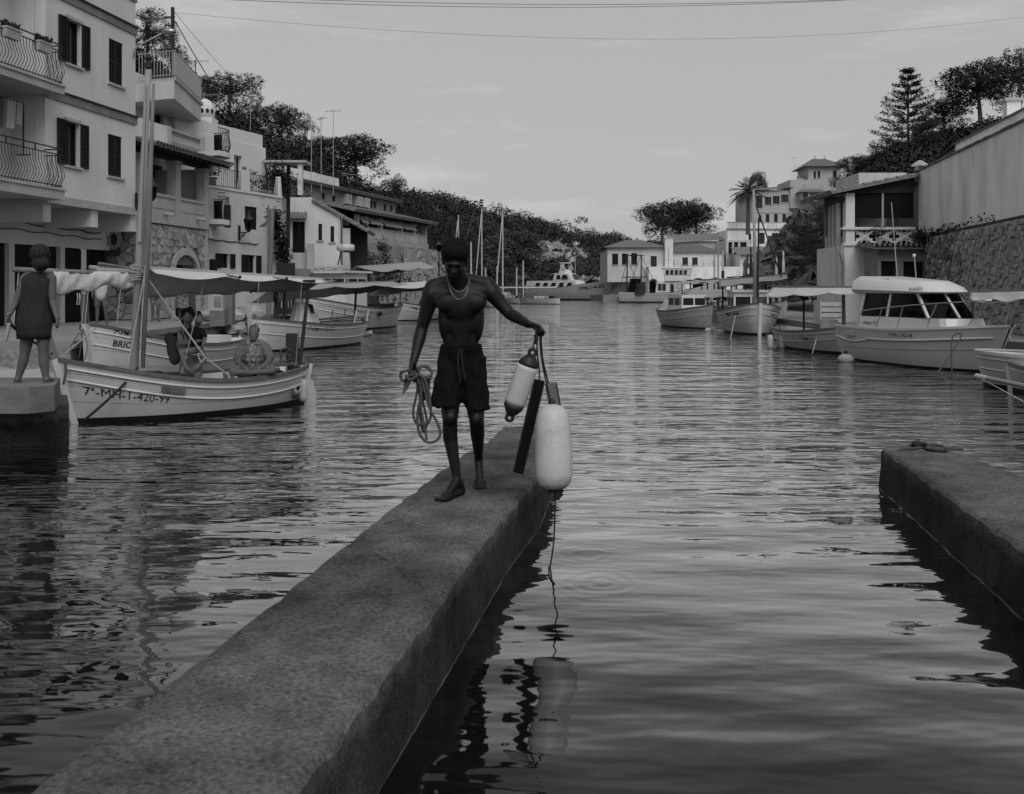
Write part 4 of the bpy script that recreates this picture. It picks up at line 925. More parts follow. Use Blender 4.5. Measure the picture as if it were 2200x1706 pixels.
# ---------------------------------------------------------------- porch house facing the camera
fP = Fr((1812-CX)/F*38, 38.0, 1, 0, RZ)
P = fP.thing('porch_house', 'white house corner with a pierced quatrefoil balustrade and screened porch', 'house')
pe = fP.u(1965); zb0 = fP.uz(1880,528)[1]; zb1 = fP.uz(1880,488)[1]; zl0 = fP.uz(1805,412)[1]; zl1 = fP.uz(1965,377)[1]
MB().box(0,pe+.0,0,3.3,-.05,zb0).build('lower_wall', M['plaster'], P)
pa, pb = fP.u(1817), fP.u(1836)
MB().box(pa,pb,-.02,.33,zb0+.002,zl0-.05).build('corner_pillar', M['plaster'], P)
MB().box(-.06,pe,-.10,.22,zb1-.10,zb1).build('handrail', M['plaster'], P)
MB().box(-.03,pe,-.06,.18,zb0+.002,zb0+.10).build('balustrade_base', M['plaster'], P)
# pierced panel: diagonal straps and quatrefoil rings
bz0, bz1 = zb0+.10, zb1-.10; bu0 = pb+.01; npn = 3; pwid = (pe-bu0)/npn; hz = (bz1-bz0)
for k in range(npn):
    a, b_ = bu0+k*pwid, bu0+(k+1)*pwid
    MB().bar((a,.06,bz0),(b_,.06,bz1),.09,.075,(0,1,0)).build('strap', M['plaster'], P); MB().bar((a,.062,bz1),(b_,.062,bz0),.09,.075,(0,1,0)).build('strap', M['plaster'], P)
for k in range(2*npn+1):
    uc = bu0+k*pwid/2; zc = (bz0+bz1)/2
    if k % 2 == 0:
        for j in range(4):
            th = PI/2*j; cx, cz = uc+.13*math.cos(th), zc+.13*math.sin(th)
            if cx < bu0 or cx > pe: continue
            MB().tube([(cx+.105*math.cos(t_),.06,cz+.105*math.sin(t_)) for t_ in [th-2.2+4.4*i/10 for i in range(11)]], .03, 5).build('quatrefoil_lobe', M['plaster'], P)
    else:
        for sg in (1,-1):
            MB().tube([(uc+.12*math.cos(t_),.06,zc+sg*(hz/2-.02-.12*math.sin(t_))) for t_ in [PI*i/10 for i in range(11)]], .028, 5).build('trefoil_lobe', M['plaster'], P)
MB().box(bu0,pe,.5,.52,bz0,bz1).build('porch_shade_panel', M['void'], P)  # near-black sheet painted as the shade behind the balustrade
# screens, post, porch back
sc0 = fP.uz(1880,414)[1]; sc1 = fP.uz(1880,469)[1]
um_ = fP.u(1898)
MB().box(pb+.01,um_-.04,.10,.115,sc1,sc0).build('screen', M['blindmesh'], P); MB().box(um_+.04,pe,.10,.115,sc1,sc0).build('screen', M['blindmesh'], P)
MB().box(um_-.035,um_+.035,.06,.14,zb1+.002,sc0).build('screen_post', M['trim'], P)
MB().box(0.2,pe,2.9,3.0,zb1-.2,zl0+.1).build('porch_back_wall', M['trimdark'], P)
MB().box(um_+.1,um_+.7,2.86,2.898,zb1-.6,zb1+.35).build('porch_window', M['curtain'], P)
MB().box(0,pe,.02,.2,sc0+.003,sc0+.12).build('beam', M['woodbeam'], P)
tile_roof(P, (-.55,-.35,zl0-.06),(-.55,3.6,zl0-.06),(pe+.05,3.6,zl1),(pe+.05,-.35,zl1), 'porch_roof', .22, .09)
MB().add([(0.2,.03,sc0+.12),(pe,.03,sc0+.12),(pe,.03,zl1-.1)], [(0,1,2)]).build('porch_gable', M['woodbeam'], P)
# side face towards the water with pilasters
fPs = Fr(fP.o[0]+.157*3.6, 41.6, -.157, -1.0, RZ)
Ps = fPs.thing('pilaster_house', 'narrow water-facing side of the porch house with tall pilasters', 'house')
MB().box(0,3.55,-.0,1.2,-.05,zb0).build('side_wall', M['plaster2'], Ps)
for u_ in (.1, .95, 1.85, 2.75): MB().box(u_,u_+.26,-.14,-.003,-.05,zl0-.35).build('pilaster', M['plaster2'], Ps)
for u_ in (.45,1.35,2.2): MB().box(u_,u_+.42,.01-.03,-.004,.1,1.9).build('shutter', M['shutter'], Ps)
MB().box(-.1,3.5,-.2,.3,zl0-.34,zl0-.2).build('eaves', M['woodbeam'], Ps)
# rolled banner hung on the corner
t = tag(MB().tube([at(1811,524,37.8),at(1808,545,37.8),at(1813,575,37.8),at(1809,596,37.8)], [.05,.1,.06,.1], 7).build('rolled_banner', M['canvasgrey']), 'rolled dark cloth hanging at the porch house corner', 'banner')
# white parapet of the house behind
pw2 = tag(MB().box(0,(1948-1845)/F*43,0,3,0,.55).build('rooftop_parapet', M['plaster2']), 'white rooftop parapet rising behind the porch roof', 'parapet'); q = at(1845,398,43); pw2.location = q
# annex with tiled eave and dark doors
fX = Fr((1886-CX)/F*36.4, 36.4, 1, 0, RZ)
X = fX.thing('boat_store', 'low boat store with two dark doors and a tiled eave by the stone wall', 'shed')
xe = fX.u(2003); d1 = fX.rect(1893,561,1926,606); d2 = fX.rect(1941,562,1986,606); ze = fX.uz(1940,530)[1]
d1 = (d1[0],d1[1],.0,d1[3]); d2 = (d2[0],d2[1],.0,d2[3])
wall(0, xe, 0, ze, [d1,d2], T=1.4).build('front_wall', M['trimdark'], X); door(X, d1, 0, 1, boards=5); door(X, d2, 0, 2, boards=4)
tile_roof(X, (-.3,-.4,ze-.05),(xe+.2,-.4,ze-.05),(xe+.2,1.5,ze+.14),(-.3,1.5,ze+.14), 'roof', .19, .075)
potted('plant in a pot on the boat store roof below the balustrade', fX.world(fX.u(1905),.8,ze+.12), .8, 8)
# warning sign
sg = thing('warning_sign', 'small white warning board with a triangle on the stone wall', 'sign', fW.world(fW.u(2043),-.16,fW.uz(2043,621)[1]), fW.rz)
MB().box(-.16,.16,-.01,.0,0,.42).build('board', M['trim'], sg)
MB().add([(-.1,-.014,.08),(.1,-.014,.08),(0,-.014,.27),(-.06,-.0141,.105),(.06,-.0141,.105),(0,-.0141,.22)], [(0,1,4,3),(1,2,5,4),(2,0,3,5)]).build('triangle_mark', M['ink'], sg)
# white slatted locker on the quay
lk = thing('slatted_locker', 'white slatted wooden locker on the right quay', 'locker', at(1778,705,35.9).xy.to_3d()+Vector((0,0,RZ)), .12); lk.scale = (1.17,1.17,1.17)
MB().box(-.3,.3,-.2,.2,0,.68).build('body', M['shutter'], lk)
for k in range(4): MB().box(-.34,.34,-.24,-.203,.03+k*.17,.17+k*.17).build('slat', M['whiteold'], lk)
for x in (-.36,.34): MB().box(x,x+.03,-.26,.22,0,.74).build('side_post', M['whiteold'], lk)
# ================================================================== rocky slope beside it
def rock_face(name, label, pts, seed, matk='rock'):
    """grid of points pushed about by noise: rows of (px,py,Y)"""
    rr = random.Random(seed); rows = []
    for r_ in pts: rows.append([at(*p) for p in r_])
    def up(rows, n):
        for _ in range(n):
            new = []
            for i, r_ in enumerate(rows):
                rr_ = []
                for j in range(len(r_)-1): rr_ += [r_[j], r_[j].lerp(r_[j+1], .5)]
                rr_.append(r_[-1]); new.append(rr_)
            rows = []
            for i in range(len(new)-1): rows += [new[i], [a.lerp(b_, .5) for a, b_ in zip(new[i], new[i+1])]]
            rows.append(new[-1])
        return rows
    rows = up(rows, 3)
    for r_ in rows:
        for p in r_: p += Vector((rr.gauss(0,.35), rr.gauss(0,.6), rr.gauss(0,.3)))
    o = MB().grid(rows).build(name, M[matk], None); struct(o); return o
rock_face('cliff', '', [[(1585,640,70),(1680,640,62),(1740,640,55),(1800,640,50)],[(1600,590,78),(1690,590,68),(1745,590,60),(1800,590,55)],[(1640,540,84),(1700,545,74),(1760,545,64),(1800,545,60)],[(1690,490,95),(1720,500,82),(1770,490,72),(1815,470,68)],[(1700,460,110),(1740,440,100),(1790,420,90),(1830,400,85)]], 5, 'rockdark')
# ================================================================== villa with the tower
KD = 182.0
def far_house(name, label, px0, px1, pyt, pyb, D, deep=8.0, matk='plaster2', holes=(), dirx=(1,0), cat='house'):
    f = Fr((px0-CX)/F*D, D, dirx[0], dirx[1], 0.0); t = f.thing(name, label, cat)
    u1 = f.u(px1); z0 = f.uz((px0+px1)/2,pyb)[1]; z1 = f.uz((px0+px1)/2,pyt)[1]
    hs = [f.rect(a,b_,c_,d_) for a,b_,c_,d_ in holes]
    wall(0,u1,z0,z1,hs,T=deep,reveal=.3).build('wall', M[matk], t)
    for r_ in hs:
        wo = MB(); tt = .12; m_ = (r_[0]+r_[1])/2
        wo.box(r_[0],r_[0]+tt,.15,.22,r_[2],r_[3]).box(r_[1]-tt,r_[1],.15,.22,r_[2],r_[3]).box(m_-.05,m_+.05,.15,.22,r_[2],r_[3])
        wq = wo.build('window', M['shutter'], t); MB().box(r_[0],r_[1],.25,.28,r_[2],r_[3]).build('pane', M['glass'], wq)
        MB().box(r_[0]-.15,r_[1]+.15,-.12,-.004,r_[2]-.14,r_[2]-.01).build('sill', M['trim'], wq)
    return f, t, u1, z0, z1
def hip(t, u0, u1, w0, w1, z, h, over=.6, name='roof', matk='tile', inset=None):
    a, b_, c_, d_ = (u0-over,w0-over,z),(u1+over,w0-over,z),(u1+over,w1+over,z),(u0-over,w1+over,z)
    i_ = inset if inset is not None else min((u1-u0),(w1-w0))*.45; wm = (w0+w1)/2
    e, f_ = (u0-over+i_,wm,z+h),(u1+over-i_,wm,z+h)
    ro = MB().add([a,b_,c_,d_,e,f_], [(0,1,5,4),(1,2,5),(2,3,4,5),(3,0,4),(3,2,1,0)]).build(name, M[matk], t)
    tl = MB(); n = int((u1-u0+2*over)/.45)
    A_, B2, E_, F_ = map(Vector,(a,b_,e,f_))
    for k in range(n):
        fx = (k+.5)/n; p = A_.lerp(B2, fx); x = p.x
        if x < E_.x: q_ = A_.lerp(E_, (x-A_.x)/max(E_.x-A_.x,.01))
        elif x > F_.x: q_ = B2.lerp(F_, (B2.x-x)/max(B2.x-F_.x,.01))
        else: q_ = Vector((x,E_.y,E_.z))
        if (q_-p).length > .3: tl.tube([p+Vector((0,0,.03)),q_+Vector((0,0,.03))], .09, 4, True)
    stuff(tl.build('roof_tiles', M[matk], ro)); return ro
fV, V, vu, vz0, vz1 = far_house('villa_wing', 'stone villa wing with an arched window and a row of shuttered windows', 1616, 1698, 408, 482, KD, 9, 'sandstone',
    ((1624,420,1638,447),(1643,423,1657,440),(1660,421,1675,438),(1678,418,1694,435),(1630,462,1636,480),(1645,460,1653,479),(1663,460,1671,479),(1681,460,1689,479)), (1,.12))
MB().add([(-.5,-.6,vz1-.2),(vu+.3,-.6,vz1+.55),(vu+.3,5,vz1+1.2),(-.5,5,vz1+.6),(-.5,-.6,vz1-.35),(vu+.3,-.6,vz1+.40),(vu+.3,5,vz1+1.0),(-.5,5,vz1+.4)],[(0,1,2,3),(0,4,5,1),(3,2,6,7),(4,7,6,5)]).build('roof', M['tile'], V)
MB().box(0,vu,-.12,-.004,vz0+2.15,vz0+2.4).build('string_course', M['trim'], V)
far_house('villa_block', 'middle block of the stone villa with a tiled bay window', 1698, 1742, 386, 482, KD+.5, 9, 'sandstone', ((1722,415,1734,431),), (1,0))
fb_, Bb, bu, bz0_, bz1_ = far_house('bay_window', 'projecting bay window with its own tiled roof on the villa', 1723, 1770, 413, 432, KD-1.6, 2.5, 'sandstone', ((1741,415,1768,430),(1724,414,1736,430)), (1,0), 'bay')
hip(Bb, 0, bu, 0, 2.2, bz1_+.02, .7, .6)
ft, Tw, tu, tz0, tz1 = far_house('villa_tower', 'square stone villa tower with a hipped roof on the right hillside', 1737, 1806, 356, 482, KD+1.2, 7, 'sandstone', ((1748,368,1753,383),(1757,367,1762,382),(1789,366,1798,381)), (1,0), 'tower')
hip(Tw, 0, tu, 0, 7, tz1-.2, 1.9, 1.0)
for x in (tu*.38,tu*.68): MB().lathe([(.1,0),(.14,.2),(.04,.5),(.1,.65),(.02,.8)], 6, Matrix.Translation((x,3.5,tz1+1.6))).build('roof_finial', M['trimdark'], Tw)
cq = at(1720,400,KD+3); t = thing('brick_chimney', 'brick chimney with a little cap on the villa roof', 'chimney', (cq.x,cq.y,cq.z))
MB().box(-.5,.5,-.5,.5,-1.0,1.6).build('stack', M['sandstone'], t); MB().lathe([(.85,1.6),(.75,1.75),(.1,2.3)], 4).build('cap', M['tile'], t)
antenna('roof_antenna', 'tall television aerial on the villa roof', at(1711,398,KD+2), 3.8, 5)
tq = Fr((1563-CX)/F*(KD-4), KD-4, 1, .05, 0.0); Tp = tq.thing('terrace_wall', 'balustraded villa terrace wall with arched windows under it', 'wall')
z0_, z1_ = tq.uz(1630,605)[1], tq.uz(1630,494)[1]; z2_ = tq.uz(1630,477)[1]; e_ = tq.u(1697)
hs = [tq.rect(1658,501,1681,519),tq.rect(1631,500,1643,524),tq.rect(1608,502,1614,524)]
wall(0,e_,z0_,z1_,hs,T=6,reveal=.4).build('wall_face', M['old_plaster'], Tp)
for r_ in hs: q = MB().box(r_[0],r_[1],.3,.33,r_[2],r_[3]).build('window', M['glass'], Tp); MB().box((r_[0]+r_[1])/2-.08,(r_[0]+r_[1])/2+.08,.2,.29,r_[2],r_[3]).build('mullion', M['shutter'], q)
MB().box(-.2,e_,-.2,.1,z1_+.003,z1_+.25).build('ledge', M['trimdark'], Tp)
for k in range(14): MB().box(e_*k/14+.03,e_*(k+1)/14-.03,-.08,.05,z1_+.253,z2_-.12).build('parapet_panel', M['old_plaster'], Tp)
MB().box(-.2,e_,-.15,.12,z2_-.118,z2_).build('coping', M['trim'], Tp)
Rp = Fr(at(1697,500,KD-5).x, KD-5, 1, -.25, 0.0); Rw = Rp.thing('garden_wall', 'slanting weathered garden wall between villa and porch house', 'wall')
e3 = Rp.u(1790); MB().add([(0,0,Rp.uz(1697,520)[1]),(e3,0,Rp.uz(1790,500)[1]),(e3,0,Rp.uz(1790,462)[1]),(0,0,Rp.uz(1697,482)[1]),(0,1,Rp.uz(1697,482)[1]),(e3,1,Rp.uz(1790,462)[1])],[(0,1,2,3),(3,2,5,4)]).build('wall_face', M['old_plaster'], Rw)
# ================================================================== far waterfront houses
FD = 168.0
fJ, J, ju, jz0, jz1 = far_house('waterfront_store', 'pale waterfront building with a shallow hipped roof and three dark windows', 1305, 1431, 532, 606, FD, 14, 'plaster2', ((1315,545,1328,569),(1336,545,1349,569),(1356,544,1369,569),(1398,550,1411,575)), (1,0))
hip(J, 0, ju, 0, 13, jz1+.02, 1.6, .7)
q = Fr((1429-CX)/F*(FD-1),FD-1,1,0); t = thing('chimney_stack', 'broad white chimney stack between the waterfront roofs', 'chimney', (q.o[0],q.o[1],q.uz(1437,545)[1]))
MB().box(0,q.u(1446),0,1.2,-2.5,q.uz(1437,513)[1]-q.uz(1437,545)[1]).build('stack', M['plaster'], t); MB().box(-.08,q.u(1446)+.08,-.08,1.28,q.uz(1437,513)[1]-q.uz(1437,545)[1]+.003,q.uz(1437,513)[1]-q.uz(1437,545)[1]+.2).build('cap', M['trim'], t)
fK, K, ku, kz0, kz1 = far_house('low_white_house', 'low white house with a hipped roof above the arched sea wall', 1432, 1551, 543, 576, FD+1, 9, 'plaster', ((1466,553,1478,569),(1487,553,1499,569)), (1,0))
hip(K, 0, ku, 0, 8, kz1+.02, 1.5, .5)
fM_, Mh, mu_, mz0, mz1 = far_house('tiled_house', 'long house with a sloping tiled roof behind the low white house', 1456, 1562, 518, 548, FD+12, 9, 'plaster2', (), (1,0))
MB().add([(-1,-.7,mz1-.3),(mu_+1.5,-.7,mz1+.3),(mu_+1.5,8,mz1+2.0),(-1,8,mz1+1.6)], [(0,1,2,3)]).build('roof', M['tile'], Mh)
far_house('balcony_house', 'narrow house with tall shuttered balcony doors beside the tiled house', 1560, 1612, 515, 592, FD+3, 8, 'plaster2', ((1565,520,1573,545),(1577,520,1586,545),(1590,520,1604,537)), (1,0))
fL_, Lh, lu, lz0, lz1 = far_house('quay_house', 'white quay house with two dark doors under a tiled lean-to roof', 1590, 1690, 546, 592, FD-3, 8, 'plaster', ((1599,558,1608,589),(1622,557,1637,589),(1656,560,1672,577)), (1,0))
MB().add([(-.6,-.8,lz1-.1),(lu+.4,-.8,lz1-.1),(lu+.4,5,lz1+1.6),(-.6,5,lz1+1.4)], [(0,1,2,3)]).build('roof', M['tile'], Lh)
# arched sea wall
fS = Fr((1394-CX)/F*(FD-4), FD-4, 1, 0, 0.0); S = fS.thing('sea_wall', 'long stained sea wall with low arches and a thin railing on top', 'wall')
su = fS.u(1692); sz1 = fS.uz(1500,573)[1]; sz0 = -.5
arcs = [fS.rect(1391,594,1412,640), fS.rect(1488,595,1513,640), fS.rect(1524,595,1551,640)]
arcs = [(max(a[0],.05),a[1],sz0,a[3]-.7) for a in arcs]
wall(0,su,sz0,sz1,arcs,T=4,reveal=2.5).build('wall_face', M['old_plaster'], S)
for a in arcs:
    um2, hw2 = (a[0]+a[1])/2, (a[1]-a[0])/2
    MB().tube([(um2-hw2*math.cos(t_),-.02,a[3]-.2+hw2*.75*math.sin(t_)) for t_ in [PI*i/12 for i in range(13)]], .12, 5).build('arch_ring', M['trim'], S)
    MB().add([(um2-hw2*.95*math.cos(PI*i/12),-.03,a[3]-.2+hw2*.72*math.sin(PI*i/12)) for i in range(13)], [tuple(range(13))[::-1]]).build('arch_shade_patch', M['void'], S)  # flat black patch on the wall, painting the shade inside the arch
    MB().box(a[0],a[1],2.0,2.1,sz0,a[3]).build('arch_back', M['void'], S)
railing(S, [(0,.1,sz1),(su,.1,sz1)], 1.1, 1.6, .03, rails=(1.0,.55))
# ================================================================== land
def hill(name, ridge, base, seed, matk='soil', back=40, rough=1.0):
    """surface from the base line up to the ridge line and down behind it; both lists of (px,py,Y)"""
    rr = random.Random(seed); n = 60
    def res(lst):
        pts = [at(*p) for p in lst]; out_ = []
        for i in range(n+1):
            t = i/n*(len(pts)-1); k = min(int(t), len(pts)-2); out_.append(pts[k].lerp(pts[k+1], t-k))
        return out_
    r_, b_ = res(ridge), res(base); rows = [[p*1 for p in b_]]
    for p in rows[0]: p.z = -3.0; p.y -= 1.5
    for j in range(15):
        f = j/14; row = []
        for i in range(n+1):
            p = b_[i].lerp(r_[i], f); p.z = b_[i].z+(r_[i].z-b_[i].z)*(f**.85)
            a = rough*(.2+f*(1-f)*4)
            row.append(p+Vector((rr.gauss(0,.25),rr.gauss(0,.3),rr.gauss(0,.35)))*a)
        rows.append(row)
    rows.append([Vector((p.x*(1+back/p.y),p.y+back,p.z-4)) for p in r_]); rows.append([Vector((p.x*(1+2.5*back/p.y),p.y+2.5*back,p.z-14)) for p in r_])
    o = MB().grid(rows).build(name, M[matk], None, True); return struct(o)
LR = [(-300,-60,50),(100,40,54),(290,135,60),(430,225,70),(560,305,80),(700,372,92),(860,442,110),(960,485,150),(1010,520,180)]
LBs = [(-300,560,36),(100,560,40),(290,420,44),(430,420,48),(560,420,54),(700,470,66),(860,520,82),(950,590,110),(1000,618,150)]
hill('hillside', LR, LBs, 2)
FR_ = [(840,452,190),(930,462,215),(1010,480,235),(1090,500,250),(1170,512,262),(1250,527,275),(1330,540,300),(1450,548,330),(1600,560,350)]
FB_ = [(840,625,150),(930,628,165),(1010,630,180),(1090,631,190),(1170,631,205),(1250,631,215),(1330,630,225),(1450,629,230),(1600,629,230)]
hill('far_hill', FR_, FB_, 3, 'soil', 60, 1.5)
def outcrop(rows, seed):
    o = rock_face('rock_outcrop', '', rows, seed); o.scale = (1,1,1); return o
outcrop([[(1135,566,222),(1175,570,224),(1215,572,228),(1262,570,232)],[(1140,545,230),(1180,548,231),(1220,552,234),(1262,556,238)],[(1150,522,240),(1185,526,241),(1225,538,244),(1260,546,246)],[(1160,512,252),(1190,516,253),(1225,528,255),(1258,538,258)]], 41)
outcrop([[(1100,600,200),(1180,600,206),(1260,604,212),(1300,606,215)],[(1105,585,208),(1180,588,212),(1260,594,218),(1300,598,222)]], 42)
outcrop([[(1090,512,236),(1106,516,237),(1118,520,238)],[(1094,500,244),(1108,503,245),(1120,509,246)]], 43)
RF_ = [(1380,562,250),(1560,535,235),(1700,490,222),(1800,440,212),(1900,410,205)]
hill('hillside', RF_, [(1380,614,205),(1560,610,205),(1700,606,200),(1800,600,196),(1900,600,194)], 6)
RR_ = [(1838,405,104),(1900,362,98),(1960,332,92),(2080,300,86),(2260,258,80),(2700,170,70)]
RB_ = [(1838,440,72),(1900,420,60),(1960,400,54),(2080,380,50),(2260,340,46),(2700,300,40)]
hill('hillside', RR_, RB_, 4)
slab('quay_pavement', [(18,153),(18,166),(50,166),(80,153)], -2, .8, M['masonry'])
slab('quay_pavement', [(15.5,166.2),(70,166.2),(120,230),(14,230)], -2, 1.1, M['paving'])
# ================================================================== trees
def tufts(pts, nrm, size, seed, n_leaf=2, flat=.5):
    """numpy leaf cards: quads about the given points, wound to face outwards with the clump; returns verts, normals"""
    g = np.random.default_rng(seed); N = len(pts)*n_leaf
    P_ = np.repeat(np.asarray(pts), n_leaf, 0)+g.normal(0, size*.55, (N,3))
    a = g.normal(0,1,(N,3)); a[:,2] *= flat; a /= np.linalg.norm(a,axis=1,keepdims=True)+1e-9
    b_ = g.normal(0,1,(N,3)); b_ -= a*(a*b_).sum(1,keepdims=True); b_ /= np.linalg.norm(b_,axis=1,keepdims=True)+1e-9
    L = size*g.uniform(.6,1.35,(N,1)); W = L*g.uniform(.28,.6,(N,1))
    if nrm is None: nrm = np.tile(np.array([0,0,1.0]), (len(pts),1))
    Nn = np.repeat(np.asarray(nrm), n_leaf, 0)+g.normal(0,.35,(N,3)); Nn /= np.linalg.norm(Nn,axis=1,keepdims=True)+1e-9
    fl = np.where((np.cross(a,b_)*Nn).sum(1,keepdims=True) < 0, -1.0, 1.0); b_ = b_*fl
    V = np.stack([P_-a*L*.5, P_-b_*W*.5, P_+a*L*.5, P_+b_*W*.5],1).reshape(-1,3)
    return V, np.repeat(Nn, 4, 0)
def leaf_mesh(name, VN, mat_):
    V, Nn = VN; me = bpy.data.meshes.new(name); nq = len(V)//4
    me.vertices.add(len(V)); me.vertices.foreach_set('co', V.astype(np.float32).ravel())
    me.loops.add(nq*4); me.loops.foreach_set('vertex_index', np.arange(nq*4, dtype=np.int32))
    me.polygons.add(nq); me.polygons.foreach_set('loop_start', np.arange(0, nq*4, 4, dtype=np.int32)); me.polygons.foreach_set('loop_total', np.full(nq, 4, np.int32))
    me.update(calc_edges=True); me.polygons.foreach_set('use_smooth', np.ones(nq, dtype=bool))
    me.normals_split_custom_set_from_vertices(Nn.astype(np.float32)); me.materials.append(mat_); return me
def crown_points(blobs, per, seed):
    g = np.random.default_rng(seed); out_ = []; nn = []
    for (c, r) in blobs:
        n = int(per*max(.2, (r[0]*r[1]*r[2])**(2/3)/.02))
        d = g.normal(0,1,(n,3)); d /= np.linalg.norm(d,axis=1,keepdims=True)
        rad = g.uniform(.55,1.05,(n,1))**.6; p = np.array(c)+d*rad*np.array(r)
        out_.append(p); nn.append(d/np.array(r)*np.mean(r)+np.array([0,0,.25]))
    return np.concatenate(out_), np.concatenate(nn)
def proto_pine(seed, umbrella=.5):
    """unit tree: height 1, crown about 0.9 wide"""
    rr = random.Random(seed); blobs = []; limbs = MB(); bz = .16+.22*umbrella
    lean = Vector((rr.uniform(-.08,.08), rr.uniform(-.05,.05), 0))
    trunk = [Vector((0,0,-.6)), Vector((0,0,0)), Vector((lean.x*.5,lean.y*.5,.28)), Vector((lean.x,lean.y,.55)), Vector((lean.x*1.5,lean.y*1.5,.82))]
    limbs.tube(trunk, [.034,.030,.024,.016,.006], 7)
    nb = rr.randint(26,32)
    for k in range(nb):
        a = rr.uniform(0,2*PI); rad = .42*math.sqrt(rr.random()); z = bz+(.93-bz)*rr.random()**.9
        z = min(z, .93-.45*rad*rad/.16*.4)
        rad *= (1.0-.35*max(0,(z-.7)/.3))
        c = (lean.x+rad*math.cos(a), lean.y+rad*math.sin(a), z); s_ = rr.uniform(.07,.15)
        blobs.append((c, (s_*1.2, s_*1.2, s_*.85)))
        f = rr.uniform(.35,.75); st_ = trunk[2].lerp(trunk[4], f); mid = st_.lerp(Vector(c), .55)-Vector((0,0,.03))
        limbs.tube([st_, mid, Vector(c)], [.011,.007,.003], 5)
    pts, nn = crown_points(blobs, 105, seed)
    return limbs.mesh('trunk'), leaf_mesh('crown', tufts(pts, nn, .027, seed, 4, .9), M['leaf'])
def proto_bush(seed):
    rr = random.Random(seed); blobs = []; limbs = MB()
    limbs.tube([(0,0,-.2),(0,0,.25),(.03,0,.5)], [.03,.025,.01], 6)
    for k in range(16):
        a = rr.uniform(0,2*PI); rad = .42*math.sqrt(rr.random()); z = .15+.68*rr.random()*(1-rad*.8); s_ = rr.uniform(.10,.19)
        blobs.append(((rad*math.cos(a),rad*math.sin(a),z),(s_*1.1,s_*1.1,s_*.9)))
        limbs.tube([(0,0,.2),(rad*.5*math.cos(a),rad*.5*math.sin(a),z*.6),(rad*math.cos(a),rad*math.sin(a),z)], [.012,.008,.003], 4)
    return limbs.mesh('trunk'), leaf_mesh('crown', tufts(*crown_points(blobs, 60, seed), .036, seed, 3, .9), M['leaf2'])
PINES = [proto_pine(s_, u_) for s_, u_ in ((11,.2),(12,.6),(13,.9),(14,.5),(15,.3))]
BUSHES = [proto_bush(s_) for s_ in (31,32,33)]
for t_, c_ in PINES+BUSHES: t_.materials.append(M['bark'])
def tree(name, label, px, pyb, pyt, wpx, D, k=0, cat='tree', group=None, protos=None, rz=None, sink=.0):
    pr = (protos or PINES)[k % len(protos or PINES)]; p = at(px, pyb, D); h = (pyb-pyt)/F*D; w_ = wpx/F*D
    t = thing(name, label, cat, p, rnd.uniform(0,6.28) if rz is None else rz, group)
    S_ = Matrix.Diagonal((w_/.95, w_/.95, h/.95, 1))
    inst('trunk', pr[0], t, S_); inst('crown', pr[1], t, S_); return t
GL = 'pines on the left hillside'
lt = [  # px, base, top, width, D, proto, label
 (318,135,22,125,56,0,'dark pine rising behind the roof-terrace railing, nearest the apartment house'),
 (372,175,95,80,58,3,'small dark pine just right of the wooden pole behind the roof terrace'),
 (492,262,150,135,74,1,'round pine behind the domed chimney, tallest of its clump'),
 (446,250,170,70,70,4,'slim pine beside the corner of the roof-terrace slab'),
 (545,302,218,75,78,3,'low pine above the flat parapet of the white terrace house'),
 (605,345,219,105,84,2,'pine with open limbs in the gap right of the white terrace house'),
 (655,368,262,90,88,0,'leaning pine behind the tall thin aerial poles, left of them'),
 (690,385,300,80,88,4,'dark pine behind the satellite dishes'),
 (770,430,286,180,92,2,'broad spreading pine standing over the long stone house'),
 (853,455,378,58,96,3,'small pine at the far end of the long stone house roof'),
 (520,300,250,90,76,4,'low dense pine behind the parapet of the white terrace house, lowest of its clump'),
 (625,390,320,90,80,1,'low bushy pine behind the rooftop shelter'),
]
for i, (px,b_,t_,w_,D,k,lb_) in enumerate(lt): tree('pine_tree', lb_, px, b_, t_, w_, D, k, 'tree', GL)
for i, (px,b_,t_,w_,D,lb_) in enumerate((
 (770,600,475,85,58,'tall dark cypress-like shrub at the left end of the retaining wall'),
 (745,590,520,60,56,'dense dark bush behind the wheelhouse roof'),
 (815,470,425,60,100,'dark bush on the slope above the terrace roof'),
 (893,500,430,70,112,'dark bushy tree beyond the right end of the terrace roof'),
 (935,520,446,75,125,'rounded bushy tree left of the walking man, above his head'),
 (905,545,480,60,105,'shrub hanging over the end of the retaining wall'))):
    tree('bush', lb_, px, b_, t_, w_, D, i, 'bush', None, BUSHES)
for i, (px,b_,t_,w_,D,k,lb_) in enumerate((
 (2110,300,128,190,70,2,'big open pine on the skyline above the plastered house'),
 (2190,270,95,150,64,1,'tall pine cut by the right edge of the picture'),
 (2030,305,215,110,74,3,'low pine left of the chimney on the plastered house'),
 (1995,345,262,90,70,4,'dark pine directly behind the plastered house corner'),
 (1905,385,305,120,78,0,'dense pine below the tall symmetrical conifer'),
 (1850,410,330,95,84,2,'rounded pine above the white rooftop parapet'),
 (1815,450,372,80,90,3,'dark pine hiding the right side of the villa tower'),
 (1960,400,330,90,74,1,'low dense pine between the conifer and the plastered house'))):
    tree('pine_tree', lb_, px, b_, t_, w_, D, k, 'tree', 'pines on the right hillside')
tree('pine_tree', 'large dark umbrella pine behind the waterfront buildings', 1460, 545, 425, 168, 195, 2)
tree('pine_tree', 'left half of the dark umbrella pine clump behind the waterfront buildings', 1422, 540, 438, 95, 192, 1)
tree('pine_tree', 'right half of the dark umbrella pine clump behind the waterfront buildings', 1498, 540, 432, 90, 197, 3)
tree('cypress_tree', 'small dark conifer beside the palm and the villa', 1634, 450, 373, 45, 193, 4)
